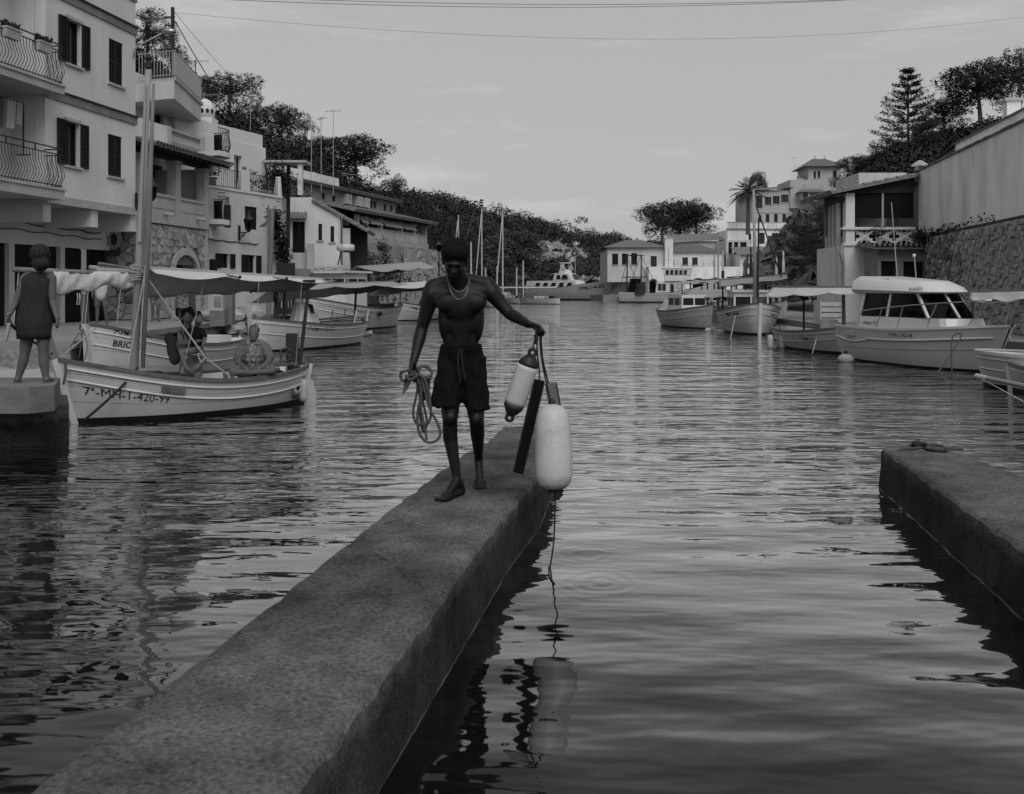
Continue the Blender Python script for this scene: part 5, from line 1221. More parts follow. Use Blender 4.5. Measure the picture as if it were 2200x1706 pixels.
for i, (px,b_,t_,w_,D,lb_) in enumerate((
 (1770,520,440,75,62,'dark shrub on the cliff top beside the porch house'),
 (1735,560,480,85,66,'big dark shrub in the middle of the cliff'),
 (1700,560,500,70,74,'dark shrub at the upper left of the cliff'),
 (1765,600,520,70,58,'dark shrub low on the cliff beside the pilasters'),
 (1690,600,545,60,70,'dark shrub low on the cliff beside the quay house'),
 (1745,640,590,55,56,'small shrub at the foot of the cliff'),
 (1718,510,462,60,78,'shrub growing over the garden wall'),
 (1755,485,425,70,70,'dark shrub just below the eaves of the porch house'),
 (1712,545,470,90,69,'broad dark shrub covering the upper face of the cliff'),
 (1750,565,500,90,62,'broad dark shrub covering the middle right of the cliff'),
 (1775,575,505,60,56,'narrow dark shrub against the pilasters'),
 (1725,600,545,80,63,'broad dark shrub covering the lower face of the cliff'),
 (1668,560,520,45,80,'small shrub at the left end of the cliff'),
 (1780,640,600,40,50,'small shrub at the foot of the pilasters'))):
    tree('bush', lb_, px, b_, t_, w_, D, i, 'bush', None, BUSHES)
# Norfolk pine
nb_ = at(1951,345,88); hN = (345-147)/F*88; t = thing('norfolk_pine', 'tall symmetrical conifer with tiered branches on the right skyline', 'tree', nb_)
MB().tube([(0,0,-4),(0,0,hN*.5),(0,0,hN)], [.2,.12,.02], 7).build('trunk', M['bark'], t)
g = random.Random(5); lp = []; br = MB()
for k in range(12):
    z = hN*(.12+.84*k/11); rad = (1-(k/11.6))**.7*3.7*g.uniform(.85,1.15)+.15
    for j in range(5):
        a = 2*PI*j/5+k*.7+g.uniform(-.2,.2); rr_ = rad*g.uniform(.72,1.1); pts = []
        for s_ in range(7):
            f = s_/6; pts.append(Vector((rr_*f*math.cos(a), rr_*f*math.sin(a), z-.12*rr_*f+.30*rr_*f*f)))
        br.tube(pts, [.03*(1-.8*s_/6) for s_ in range(7)], 4)
        for s_ in range(2,7):
            for q in range(int(7+rr_*2.5)):
                f = (s_-g.random())/6; f = max(.15,f); p = Vector((rr_*f*math.cos(a), rr_*f*math.sin(a), z-.12*rr_*f+.30*rr_*f*f))
                sd = g.uniform(-.28,.28)*rr_*(f*.6+.15)*.6; p += Vector((-math.sin(a)*sd, math.cos(a)*sd, abs(sd)*.25+g.uniform(0,.10))); lp.append(p)
stuff(br.build('branches', M['bark'], t)); o = obj('crown', leaf_mesh('crown', tufts(np.array([list(p) for p in lp]), None, .19, 5, 3, .8), M['leaf']), None, t)
# palm
pb_ = at(1607,480,174); hp = (480-412)/F*174; t = thing('palm_tree', 'palm with arching fronds in front of the villa wing', 'tree', pb_)
MB().tube([(0,0,-2),(.05,0,hp*.5),(0,0,hp)], [.42,.33,.36], 8).build('trunk', M['bark'], t)
for k in range(34):
    a = 2*PI*k/34*1.0+g.uniform(-.2,.2); el_ = g.uniform(-.5,1.25); Lf = g.uniform(3.0,4.2); m_ = MB(); pts = []
    for s_ in range(9):
        f = s_/8; pts.append(Vector((Lf*f*math.cos(el_)*math.cos(a), Lf*f*math.cos(el_)*math.sin(a), hp+Lf*f*math.sin(el_)-1.5*f*f*(1.0-.4*max(el_,0)))))
    m_.tube(pts, [.04*(1-.7*s_/8) for s_ in range(9)], 3)
    sd = Vector((-math.sin(a), math.cos(a), 0))
    for s_ in range(1,9):
        for q in (-1,1):
            for e in (0,.5):
                p = pts[s_-1].lerp(pts[s_], e); wd = .55*math.sin(PI*(s_/9.5))+.1; d2 = (pts[s_]-pts[s_-1]).normalized()
                m_.add([p, p+sd*q*wd*.5+d2*.15+Vector((0,0,.03)), p+sd*q*wd+d2*.32-Vector((0,0,.18)), p+d2*.10], [(0,1,2,3)])
    m_.build('frond', M['leaf'], t)
# agave stalk on the far slope
aq = at(1003,485,160); t = thing('agave_stalk', 'tall leaning agave flower stalk against the sky', 'plant', aq)
tp = at(1031,432,160)-aq; MB().tube([(0,0,-2),(tp.x*.5,0,tp.z*.5),(tp.x,0,tp.z)], [.10,.08,.04], 5).build('stalk', M['bark'], t)
for k in range(12):
    f = .4+.05*k; s_ = (1 if k % 2 else -1)*(1.15-f)*1.9; c = Vector((tp.x*f, 0, tp.z*f)); e = c+Vector((s_,g.uniform(-.3,.3),.35))
    q = MB().tube([c,e], .025, 4).build('flower_arm', M['bark'], t); MB().sphere(e, .30, 7, 5, (1.3,1,.5)).build('flower_cluster', M['leaf'], q)
# far wood: reads as one mass
gw = np.random.default_rng(77); cl = []; cn = []
def ridge_pt(lst, t):
    t = t*(len(lst)-1); k = min(int(t), len(lst)-2); f = t-k
    a, b_ = at(*lst[k]), at(*lst[k+1]); return a.lerp(b_, f)
for i in range(430):
    t_ = gw.random(); f = gw.random()**.75
    f = 1.0 if i < 90 else f
    if i < 90: t_ = i/90.0+gw.uniform(-.005,.005)
    t_ = min(max(t_,0),1)
    a = ridge_pt(FB_, t_); c = ridge_pt(FR_, t_); p = a.lerp(c, f); p.z = a.z+(c.z-a.z)*(f**.85)
    px_ = CX+F*p.x/p.y; py_ = HY-F*(p.z-CZ)/p.y
    if 1138 < px_ < 1262 and 518 < py_ < 572 and gw.random() < .78: continue    # bare limestone face
    s_ = gw.uniform(1.8,4.2)*(1.15 if i < 90 else 1.0)
    for b_ in range(7):
        d = gw.normal(0,1,3)*np.array([.55,.55,.25])*s_; r_ = s_*gw.uniform(.35,.6)
        n = int(46*gw.uniform(.7,1.2)); dd = gw.normal(0,1,(n,3)); dd /= np.linalg.norm(dd,axis=1,keepdims=True); dd[:,2] = np.abs(dd[:,2])*.8-.15
        cl.append(np.array([p.x,p.y,p.z+s_*.55])+d+dd*r_); cn.append(dd+np.array([0,0,.2]))
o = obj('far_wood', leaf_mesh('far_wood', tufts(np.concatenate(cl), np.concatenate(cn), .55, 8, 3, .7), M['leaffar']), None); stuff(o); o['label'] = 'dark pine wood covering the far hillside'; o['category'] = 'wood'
# scrub covering the near hillsides
cl = []; cn = []
for lst, bs, n_ in ((LR, LBs, 330), (RR_, RB_, 300)):
    for i in range(n_):
        t_, f = gw.random(), gw.random(); a = ridge_pt(bs, t_); c = ridge_pt(lst, t_); p = a.lerp(c, f); p.z = a.z+(c.z-a.z)*(f**.85)
        s_ = gw.uniform(.8,1.8)*(p.y/80)**.5; n = 150; dd = gw.normal(0,1,(n,3)); dd /= np.linalg.norm(dd,axis=1,keepdims=True); dd[:,2] = np.abs(dd[:,2])
        cl.append(np.array([p.x,p.y,p.z])+dd*s_*gw.uniform(.5,1,(n,1))); cn.append(dd+np.array([0,0,.2]))
o = obj('hillside_scrub', leaf_mesh('hillside_scrub', tufts(np.concatenate(cl), np.concatenate(cn), .26, 9, 3, .7), M['leaf2']), None); stuff(o); o['label'] = 'dense low scrub covering the hillsides behind the houses'; o['category'] = 'scrub'
# ================================================================== boats
class Hull:
    def __init__(s, L, B, bow, mid, stern, draft=.35, transom=0.0, pf=2.4, pq=.72, rake=.12, srake=.05, flare=.34):
        s.L, s.B, s.zb, s.zm, s.zs, s.dr, s.tr, s.pf, s.pq, s.rk, s.sr, s.fl = L, B, bow, mid, stern, draft, transom, pf, pq, rake, srake, flare
    def half(s, t):                       # half breadth at the sheer, t 0 stern .. 1 bow
        k = abs(2*t-1)
        b_ = (1-k**s.pf)**s.pq
        if s.tr and t < .5: b_ = s.tr+(1-s.tr)*(1-k**2.5)
        return s.B/2*b_
    def sheer(s, t):
        k = (t-.42)/.58 if t > .42 else (.42-t)/.42
        return s.zm+((s.zb if t > .42 else s.zs)-s.zm)*k**1.9
    def keel(s, t): k = abs(2*t-1); return -s.dr*(1-.55*k**5)
    def pt(s, t, z, side=1, off=0.0):
        zs_, zk = s.sheer(t), s.keel(t); q = min(max((z-zk)/(zs_-zk), 0), 1); k = abs(2*t-1)
        p = s.fl+(.42*k**3 if not (s.tr and t < .5) else .0)
        y = s.half(t)*q**p
        x = -s.L/2+s.L*t
        if t > .5: x += s.rk*(z-.1)*((t-.5)*2)**3
        else: x -= s.sr*(z-.1)*((.5-t)*2)**3
        return Vector((x, side*(y+off), z))
    def build(s, par, topm='white', n=40, gun='wood', strakes=(.20,), gw=.05, deckz=.07, deck=(.45,.97), inner='white', wl=.07, floor=.10, bottom=True, gun_out=.02):
        rows_t, rows_b = [], []
        for i in range(n+1):
            t = .0005+.999*i/n; zz = s.sheer(t)
            r_ = [s.pt(t, wl+(zz-wl)*j/8, 1) for j in range(8,-1,-1)]; rows_t.append(r_)
        m = MB(); m.grid(rows_t, True); m.grid([[Vector((p.x,-p.y,p.z)) for p in r_] for r_ in rows_t])
        if s.tr:
            r_ = rows_t[0]; k0 = len(m.v); m.add([*r_, *[Vector((p.x,-p.y,p.z)) for p in r_[::-1]]], [tuple(range(2*len(r_)))])
        h = m.build('hull', M[topm], par, True)
        if bottom:
            for i in range(n+1):
                t = .0005+.999*i/n; zk = s.keel(t); rows_b.append([s.pt(t, wl-.001+(zk-wl)*j/6, 1, .002) for j in range(7)])
            m = MB(); m.grid(rows_b, True); m.grid([[Vector((p.x,-p.y,p.z)) for p in r_] for r_ in rows_b]); m.build('bottom', M['antifoul'], par, True)
        for sd in (1,-1):                                        # gunwale cap and rubbing strakes
            g = MB(); rows = []
            for i in range(n+1):
                t = .002+.996*i/n; z = s.sheer(t); b_ = s.half(t); p = s.pt(t, z)
                yo, yi = b_+gun_out, max(b_-gw, .0)
                rows.append([(p.x,sd*yi,z+.004),(p.x,sd*yi,z+.035),(p.x,sd*yo,z+.035),(p.x,sd*yo,z-.02),(p.x,sd*yi,z+.004)])
            g.grid(rows, sd < 0); g.build('gunwale', M[gun], par)
            for k, dz in enumerate(strakes):
                pts = [s.pt(.01+.98*i/n, max(s.sheer(.01+.98*i/n)-dz*(1 if k == 0 else 1), wl+.03), sd, .004) for i in range(n+1)]
                MB().tube(pts, .016, 6).build('rubbing_strake', M[topm], par, True)
            for k, fz in enumerate((.30,.58,.80)):               # caulked plank seams
                if topm in ('white','whiteold') and s.L < 9:
                    pts = [s.pt(.012+.976*i/n, wl+(s.sheer(.012+.976*i/n)-wl)*fz, sd, .0005) for i in range(n+1)]
                    MB().tube(pts, .0026, 4).build('plank_seam', M['trimdark'], par)
        t0, t1 = deck
        if t1 > t0:
            rows = []
            for i in range(25):
                t = t0+(t1-t0)*i/24; b_ = max(s.half(t)-.035,.002); z = s.sheer(t)-deckz; x = s.pt(t, z).x
                rows.append([(x, -b_+2*b_*j/6, z+.03*(1-((j-3)/3)**2)) for j in range(7)])
            MB().grid(rows, True).build('deck', M[inner], par, True)
        rows = []                                                # inside lining and floor
        for i in range(25):
            t = .02+.96*i/24; zz = s.sheer(t)-.01; row = []
            for j in range(5):
                z = zz+(floor-zz)*j/4; p = s.pt(t, z, 1, -.03); p.y = max(p.y, .001); row.append(p)
            rows.append(row+[Vector((row[-1].x,0,floor))])
        m = MB(); m.grid(rows); m.grid([[Vector((p.x,-p.y,p.z)) for p in r_] for r_ in rows], True); m.build('lining', M[inner], par)
        return h
    def letters(s, par, txt, t0, z0, size, side, bold=.0, shear=0.0, matk='ink', sx=1.0):
        me = text_mesh(txt, size, bold, shear)
        for v in me.vertices:
            t = t0+(-side)*v.co.x*sx/s.L; zz = z0+v.co.y+ (s.sheer(t)-s.sheer(t0))*.7
            p = s.pt(min(max(t,.01),.99), zz, side, .007); v.co = p
        return obj('lettering', me, M[matk], par)
def boat(name, label, bow, stern, group=None, cat='boat'):
    b_, s_ = Vector(bow), Vector(stern); c = (b_+s_)/2; h = (b_-s_)
    return thing(name, label, cat, (c.x,c.y,0), math.atan2(h.y,h.x), group), h.length, Matrix.Translation((c.x,c.y,0)) @ Matrix.Rotation(math.atan2(h.y,h.x),4,'Z')
def stem(par, H, top=.25, w_=.07, mats=('wood','white'), bowside=True, thick=.09):
    t = .999 if bowside else .001; sg = 1 if bowside else -1
    z1 = H.sheer(t); p0, p1 = H.pt(t, -.1), H.pt(t, z1)
    d = (p1-p0).normalized(); q = MB()
    MB().bar(p0+Vector((sg*.02,0,0)), p1+Vector((sg*.02,0,0))+d*.02, w_, thick, (1,0,0)).build('stem_post', M[mats[1]], par)
    if top > 0: MB().bar(p1+Vector((sg*.02,0,0))+d*.021, p1+Vector((sg*.02,0,0))+d*(.02+top), w_*1.15, thick*1.1, (1,0,0)).build('stem_head', M[mats[0]], par)
def rope(name, label, pts, r=.012, m='rope', sagd=0.0, cat='rope', parent=None):
    if sagd: pts = sag(pts[0], pts[1], sagd)
    o = MB().tube(pts, r, 6).build(name, M[m], parent, True)
    if parent is None: tag(o, label, cat)
    return o
def smooth_path(pts, n=6):
    P_ = [Vector(p) for p in pts]; out_ = []
    for i in range(len(P_)-1):
        a, b_, c, d = P_[max(i-1,0)], P_[i], P_[i+1], P_[min(i+2,len(P_)-1)]
        for k in range(n):
            t = k/n; out_.append(.5*((2*b_)+(c-a)*t+(2*a-5*b_+4*c-d)*t*t+(3*b_-a-3*c+d)*t**3))
    out_.append(P_[-1]); return out_
def awning(par, ridge, near, far, m='canvas', scallop=.05, n=24, name='awning', seed=0, inv=None):
    """a cloth over a ridge pole: ridge / near / far are (start,end) world points; edges sag between the battens"""
    inv = inv or Matrix(); rr = random.Random(seed); rows = []
    for i in range(n+1):
        t = i/n; a, b_, c = (Vector(q[0]).lerp(Vector(q[1]), t) for q in (near, ridge, far))
        dip = abs(math.sin(t*PI*3))*scallop
        row = []
        for k in range(5): f = k/4; p = a.lerp(b_, f); p.z -= dip*(1-f)+.03*math.sin(PI*f); row.append(p)
        for k in range(1,6): f = k/5; p = b_.lerp(c, f); p.z -= dip*.6*f+.05*math.sin(PI*f)+.012*math.sin(t*40+k); row.append(p)
        rows.append([inv @ p for p in row])
    o = MB().grid(rows).build(name, M[m], par, True)
    sm = o.modifiers.new('cloth_thickness','SOLIDIFY'); sm.thickness = .006; return o
def fender(name, label, pos, L=.45, r=.085, tilt=(0,0), group='hanging fenders', parent=None):
    t = thing(name, label, 'fender', pos, 0, group); t.rotation_euler = (tilt[0],tilt[1],0)
    MB().lathe([(r*.35,-L/2-.02),(r*.8,-L/2+.01),(r,-L/2+.06),(r,L/2-.06),(r*.8,L/2-.01),(r*.35,L/2+.02)], 14).build('body', M['vinyl'], t, True)
    MB().lathe([(r*.3,L/2+.02),(r*.5,L/2+.03),(r*.3,L/2+.09),(r*.1,L/2+.10)], 8).build('end_cap', M['rubber'], t)
    MB().lathe([(r*.1,-L/2-.09),(r*.35,-L/2-.06),(r*.45,-L/2-.021)], 8).build('end_cap', M['rubber'], t); return t
# ---------------------------------------------------------------- boat 1: white llaut with people aboard
b1, L1, W1m = boat('fishing_boat', 'white wooden boat lettered 7-MH-1-420-99 with people sitting aboard, nearest at left', (-5.96,13.26), (-3.42,15.92))
I1 = W1m.inverted(); H1_ = Hull(L1, 1.62, .88, .50, .60, .30, 0, 2.5, .70, .30, .22)
H1_.build(b1, 'white', strakes=(.10,.26), deck=(.40,.97), deckz=.06, floor=.14)
stem(b1, H1_, .36, .07, ('woodgrey','white')); stem(b1, H1_, .10, .07, ('wood','white'), False)
H1_.letters(b1, '7ª-MH-1-420-99', .835, .36, .165, 1, .0, .0, 'ropedark', sx=.86)
# dark name board with a carved pattern
me = MB(); rows = []
for i in range(9):
    t = .66+.085*i/8; zz = H1_.sheer(t)-.175; rows.append([H1_.pt(t,zz-.045,1,.008),H1_.pt(t,zz-.045,1,.03),H1_.pt(t,zz+.045,1,.03),H1_.pt(t,zz+.045,1,.008)])
me.grid(rows).build('name_board', M['woodgrey'], b1)
# bolts along the strake
for k in range(14): MB().sphere(H1_.pt(.08+.06*k, H1_.sheer(.08+.06*k)-.28, 1, .012), .011, 6, 4).build('bolt', M['metal'], b1)
# stern well of dark boards
for k in range(9):
    t = .05+.028*k
    for sd in (1,-1):
        p, q = H1_.pt(t,H1_.sheer(t)-.02,sd,-.045), H1_.pt(t,.16,sd,-.045); MB().bar(p,q,.07,.012,(0,1,0)).build('ceiling_plank', M['wood'], b1)
MB().box(-L1/2+.75,-L1/2+1.05,-.55,.55,.30,.34).build('thwart', M['white'], b1)
mb_ = at(286,798,14.05); mtop = at(319,150,14.05); mbl, mtl = I1 @ Vector((mb_.x,mb_.y,.45)), I1 @ mtop
mm_ = MB().tube([mbl, mbl.lerp(mtl,.5), mtl], [.062,.058,.038], 10).build('mast', M['mastwood'], b1, True)
MB().lathe([(.03,0),(.05,.03),(.05,.10),(.025,.13),(.055,.16),(.03,.22)], 8, Matrix.Translation(mtl)).build('mast_truck', M['woodbeam'], mm_)
yb, yt = I1 @ at(307,790,13.95), I1 @ at(330,180,13.95)
MB().tube([yb, yb.lerp(yt,.5)+Vector((0,0,0)), yt], [.03,.045,.02], 8).build('furled_yard', M['woodgrey'], b1, True)
MB().tube([I1 @ at(313,182,13.98), I1 @ at(300,520,13.98)], [.02,.03], 6).build('yard_batten', M['mastwood'], b1)
for k in range(6):                                            # lashings round mast and yard
    c = I1 @ at(294-.4*k, 572+6*k, 14.0)
    MB().tube([c+Vector((.10*math.cos(a),.085*math.sin(a),.012*math.sin(a*2+k))) for a in [2*PI*i/14 for i in range(15)]], .010, 5).build('lashing', M['rope'], b1)
# boom and rolled canvas to the left, spread awning to the right
bL, bM_, bR = at(28,579,12.85), at(296,590,14.05), at(694,603,16.35)
MB().tube([I1 @ bL, I1 @ bM_], .035, 8).build('boom', M['woodgrey'], b1, True)
rows = []
gx = random.Random(3)
for i in range(41):
    t = i/40; p = at(112,586,13.2).lerp(at(288,590,14.0), t); dn = .27+.05*math.sin(t*5+1)+.03*math.sin(t*17); row = []
    n_ = Vector((.7,-.7,0))
    for k in range(13):
        a = -PI*.15+2*PI*.97*k/12; bulge = .055+.035*math.sin(t*9+2)+.02*math.sin(t*31+k*1.7)+.012*math.sin(t*63+k)
        row.append(I1 @ (p+n_*math.sin(a)*bulge+Vector((0,0,-dn*(1-math.cos(a))/2+.04))))
    rows.append(row)
MB().grid(rows).build('rolled_awning', M['canvas'], b1, True)
for px_ in (166,): 
    for d_ in (0,.03): MB().tube([I1 @ (at(px_,630,13.25)+Vector((d_,0,0))), I1 @ (at(px_+1,642,13.2)+Vector((d_,0,0))), I1 @ (at(px_-1,655,13.2)+Vector((d_,0,0)))], .007, 5).build('tie_cord', M['rope'], b1)
nrm_ = Vector((.70,-.714,0))
ridge = (bM_+Vector((.12,.1,.10)), bR+Vector((0,0,.02)))
near = (ridge[0]+nrm_*.42-Vector((0,0,.10)), ridge[1]+nrm_*.40-Vector((0,0,.02)))
far_ = (ridge[0]-nrm_*.85-Vector((0,0,.42)), ridge[1]-nrm_*.55-Vector((0,0,.16)))
awning(b1, ridge, near, far_, 'canvas', .06, 36, inv=I1)
for t_ in (.40, .67, .985):
    r_, n1, f1 = ridge[0].lerp(ridge[1],t_), near[0].lerp(near[1],t_), far_[0].lerp(far_[1],t_)
    MB().tube([I1 @ (n1+nrm_*.05-Vector((0,0,.015))), I1 @ (r_-Vector((0,0,.02))), I1 @ (f1-Vector((0,0,.02)))], .018, 6).build('awning_batten', M['woodgrey'], b1)
    MB().sphere(I1 @ (n1+nrm_*.06), .026, 6, 5).build('batten_cap', M['rubber'], b1)
MB().tube([I1 @ ridge[0], I1 @ ridge[1]], .028, 6).build('ridge_pole', M['mastwood'], b1)
c0, c1 = I1 @ at(644,785,15.6), I1 @ at(664,607,15.75)
MB().tube([c0, c1], .03, 8).build('awning_post', M['woodbeam'], b1); MB().bar(c1-Vector((0,.14,-.02)), c1+Vector((0,.14,.02)), .05).build('post_head', M['woodbeam'], b1)
for a, c in ((at(556,604,14.9),at(548,800,15.0)),(at(440,600,14.5),at(390,805,14.4)),(at(648,612,15.6),at(635,790,15.8)),(at(40,585,12.9),at(30,690,12.6))):
    MB().tube([I1 @ a, I1 @ c], .006, 5).build('stay_cord', M['rope'], b1)
MB().tube([I1 @ p for p in (at(300,575,13.95),at(362,660,14.2),at(430,752,14.4))], .014, 6).build('halyard', M['rope'], b1)
MB().tube([I1 @ p for p in smooth_path([at(430,752,14.4),at(440,768,14.4),at(432,778,14.4),at(428,760,14.4),at(470,790,14.6),at(492,808,14.7)])], .010, 5).build('halyard_tail', M['rope'], b1)
for k, (a, c) in enumerate(((at(316,560,13.95),at(276,780,13.7)),(at(312,570,13.9),at(300,772,13.9)))): MB().tube([I1 @ a, I1 @ c], .009, 5).build('mast_line', M['rope'], b1)
# mooring line to the water, bow line to the landing
rope('mooring_line', 'dark mooring line slanting from the white boat bow down to the water', smooth_path([at(296,790,13.6), at(262,830,13.2), at(215,874,12.95), at(178,905,12.75)], 5), .018, 'ropedark')
rope('bow_line', 'dark rope hanging from the white boat stem', smooth_path([at(138,770,13.1), at(141,800,13.0), at(136,826,12.95)], 5), .016, 'ropegrey')
# coiled dark warps on deck
def coil(label, pos, r_=.13, n=5, m='ropedark', group=None, z=.03, rr_=.016, seed=1):
    g_ = random.Random(seed); pts = []
    for i in range(n*14):
        a = 2*PI*i/14; k = i/(n*14); q = r_*(.55+.45*math.sin(k*9+seed)**2+g_.uniform(-.05,.05))
        pts.append(Vector(pos)+Vector((q*math.cos(a)*1.15, q*math.sin(a)*.85, .02+z*2*k+g_.uniform(-.006,.006))))
    return tag(MB().tube(pts, rr_, 5).build('rope_coil', M[m], None, True), label, 'rope coil', group)
def on1(t, y, dz=0): return W1m @ Vector((-L1/2+L1*t, y, H1_.sheer(t)-.03+dz))
coil('tangle of dark rope at the mast foot of the lettered white boat', on1(.70,.12), .10, 6, 'ropedark', seed=2)
coil('dark coil of rope on the foredeck beside the mast foot', on1(.60,.25), .12, 6, 'ropedark', seed=3)
coil('dark coil of rope on the side deck in front of the hugging pair', on1(.36,.52), .11, 5, 'ropedark', seed=4)
coil('dark coil of rope on the side deck in front of the seated man', on1(.22,.50), .10, 5, 'ropedark', seed=5)
coil('dark coil of rope on the deck near the stern of the lettered boat', on1(.10,.33), .09, 5, 'ropedark', seed=6)
p = on1(.012,.0); fender('fender', 'white fender hanging upright off the stern of the lettered boat', (p.x+.10,p.y-.25,.21), .34, .075)
p = W1m @ H1_.pt(.10,.15,1,.09); fender('fender', 'small white fender tilted against the quarter of the lettered boat', (p.x,p.y,.20), .22, .06, (.9,.5))
rud = MB().add([(-L1/2-.03,-.02,-.35),(-L1/2-.30,-.02,-.35),(-L1/2-.25,-.02,.12),(-L1/2-.20,-.02,.34),(-L1/2-.10,-.02,.36),(-L1/2-.03,.02,-.35),(-L1/2-.30,.02,-.35),(-L1/2-.25,.02,.12),(-L1/2-.20,.02,.34),(-L1/2-.10,.02,.36)],
  [(0,1,2,3,4),(9,8,7,6,5),(0,5,6,1),(1,6,7,2),(2,7,8,3),(3,8,9,4),(4,9,5,0)]).build('rudder', M['whiteold'], b1)
# ---------------------------------------------------------------- boat 2 moored behind it
b2, L2, W2m = boat('fishing_boat', 'white wooden boat lettered BRIONE moored just behind the nearest left boat', (-7.92,18.3), (-6.55,23.4))
I2 = W2m.inverted(); H2_ = Hull(L2, 1.95, 1.18, .66, .70, .35, 0, 2.5, .7, .10, .15)
H2_.build(b2, 'white', strakes=(.12,.36), deck=(.30,.97)); stem(b2, H2_, .55, .09, ('wood','white')); stem(b2, H2_, .1, .08, ('wood','white'), False)
H2_.letters(b2, '7ª-PM-1 1663-91', .885, .96, .12, 1, .015, .15, sx=.8); H2_.letters(b2, 'BRIONE', .90, .76, .17, 1, .015, .1, sx=.8)
MB().box(-L2*.30,-.2,-.45,.45,.55,.80).build('engine_box', M['white'], b2)
a, c = at(193,575,17.6), at(408,590,19.5); MB().tube([I2 @ a, I2 @ c], .045, 8).build('boom', M['canvasgrey'], b2, True)
rows = [[I2 @ (a.lerp(c,.02+.35*i/10)+Vector((.10*math.sin(k*1.2),0,-.0-.12*k/4*(1-i/14)))) for k in range(5)] for i in range(11)]
MB().grid(rows).build('furled_canvas', M['canvas'], b2, True)
MB().tube([I2 @ at(212,566,17.7), I2 @ at(300,580,18.5)], .03, 6).build('spare_spar', M['woodgrey'], b2)
for px_ in (194, 187, 263): MB().tube([I2 @ at(px_,580,17.7), I2 @ at(px_-12,700,17.6)], .008, 5).build('stay_cord', M['rope'], b2)
rope('stern_line', 'pale mooring lines from the lettered BRIONE bow to the quay', smooth_path([at(206,705,18.0), at(170,735,17.5), at(140,760,17.0)]), .012, 'rope')
for k, (x, y) in enumerate(((170,770),(183,772),(150,758))): rope('quay_line', ('thin slack line from the BRIONE bow to the quay edge, middle one','thin slack line from the BRIONE bow to the quay edge, right one','thin slack line from the BRIONE bow to the quay edge, left one')[k], smooth_path([at(178,706,18.1), at(x+4,740,18.0), at(x,y,17.8)]), .009, 'ropegrey')
coil('dark rope lump on the deck of the boat lettered BRIONE', W2m @ Vector((.3,.55,H2_.sheer(.5)+.0)), .12, 5, 'ropedark', seed=7)
# ---------------------------------------------------------------- boat 3
b3, L3, W3m = boat('fishing_boat', 'white boat lettered 7-PM-1-1917-91 with a canvas-covered engine, middle of the left row', (-7.55,28.3), (-5.35,34.5))
I3 = W3m.inverted(); H3 = Hull(L3, 2.25, 1.02, .72, .74, .40, 0, 2.6, .68, .12, .12)
H3.build(b3, 'white', strakes=(.12,.42), deck=(.40,.97)); stem(b3, H3, .35, .10, ('white','white')); stem(b3, H3, .06, .09, ('wood','white'), False)
H3.letters(b3, '7ª-PM-1-1917-91', .66, .62, .20, 1, .02, .2)
def canvas_cone(par, c, r0, r1, h, seed, m='canvas'):
    prof = []; n = 40; rows = []
    for z in range(7):
        f = z/6; r_ = r0+(r1-r0)*f**.7; rows.append([Vector(c)+Vector((r_*(1+.08*math.sin(k*1.9+seed)+.05*math.sin(k*4.1))*math.cos(2*PI*k/n), r_*(1+.08*math.sin(k*1.9+seed)+.05*math.sin(k*4.1))*math.sin(2*PI*k/n), h*f)) for k in range(n+1)])
    rows.append([Vector(c)+Vector((0,0,h*1.02))]*(n+1)); return MB().grid(rows).build('engine_cover', M[m], par, True)
canvas_cone(b3, (L3*.12,.1,H3.sheer(.6)-.05), .42, .20, .72, 2)
canvas_cone(b3, (-L3*.02,-.2,H3.sheer(.5)-.05), .40, .28, .40, 5)
MB().lathe([(.05,-.34),(.25,-.28),(.32,0),(.25,.28),(.05,.34)], 12, Matrix.Translation((-L3*.08,-.55,H3.sheer(.42)+.35))).build('dark_buoy', M['rubber'], b3, True)
for k, (y0, y1) in enumerate(((.25,.55),(-.35,-.05))): MB().tube([(-L3*.12,y0,H3.sheer(.3)+.12),(-L3*.46,y1,H3.sheer(.1)+.18)], .035, 6).build('oar', M['woodgrey'], b3)
for x in (-.27,-.40): 
    for y in (.55,-.35): MB().tube([(L3*x,y,.5),(L3*x-.12,y+.05,1.15)], .03, 6).build('crutch', M['whiteold'], b3)
MB().box(-L3*.40,-L3*.30,-.2,.35,.45,.62).build('white_box', M['white'], b3)
pst = MB().tube([(L3*.36,.25,.8),(L3*.36,.25,2.35)], .06, 8).build('post', M['woodbeam'], b3)
rows = [[(L3*.36+.08*math.sin(k),.25+.06*math.sin(k*2+z),1.0+1.1*z/5) for k in range(7)] for z in range(6)]
MB().grid([[ (x+.02*j, y+.05*math.sin(j*1.3), z) for j,(x,y,z) in enumerate(r_)] for r_ in rows]).build('draped_cloth', M['cloth_dark'], b3, True)
p = W3m @ H3.pt(.01,.2,1,.12); fender('fender', 'white fender at the stern of the boat lettered 1917', (p.x+.1,p.y+.1,.28), .36, .09, (.3,1.2))
aw_r = (at(585,612,29.0), at(845,605,36.5))
awning(b3, (aw_r[0],aw_r[1]), (aw_r[0]+Vector((.55,-.2,-.1)),aw_r[1]+Vector((.6,-.2,-.10))), (aw_r[0]+Vector((-.7,.25,-.55)),aw_r[1]+Vector((-.7,.25,-.35))), 'canvasgrey', .07, 30, inv=I3)
MB().tube([I3 @ aw_r[0], I3 @ aw_r[1]], .035, 6).build('ridge_pole', M['woodgrey'], b3)
for px_, Y in ((765,34.2),(612,29.5)): q = at(px_,612,Y); MB().tube([I3 @ q, I3 @ Vector((q.x-.05,q.y,.6))], .045, 6).build('awning_post', M['woodbeam'], b3)
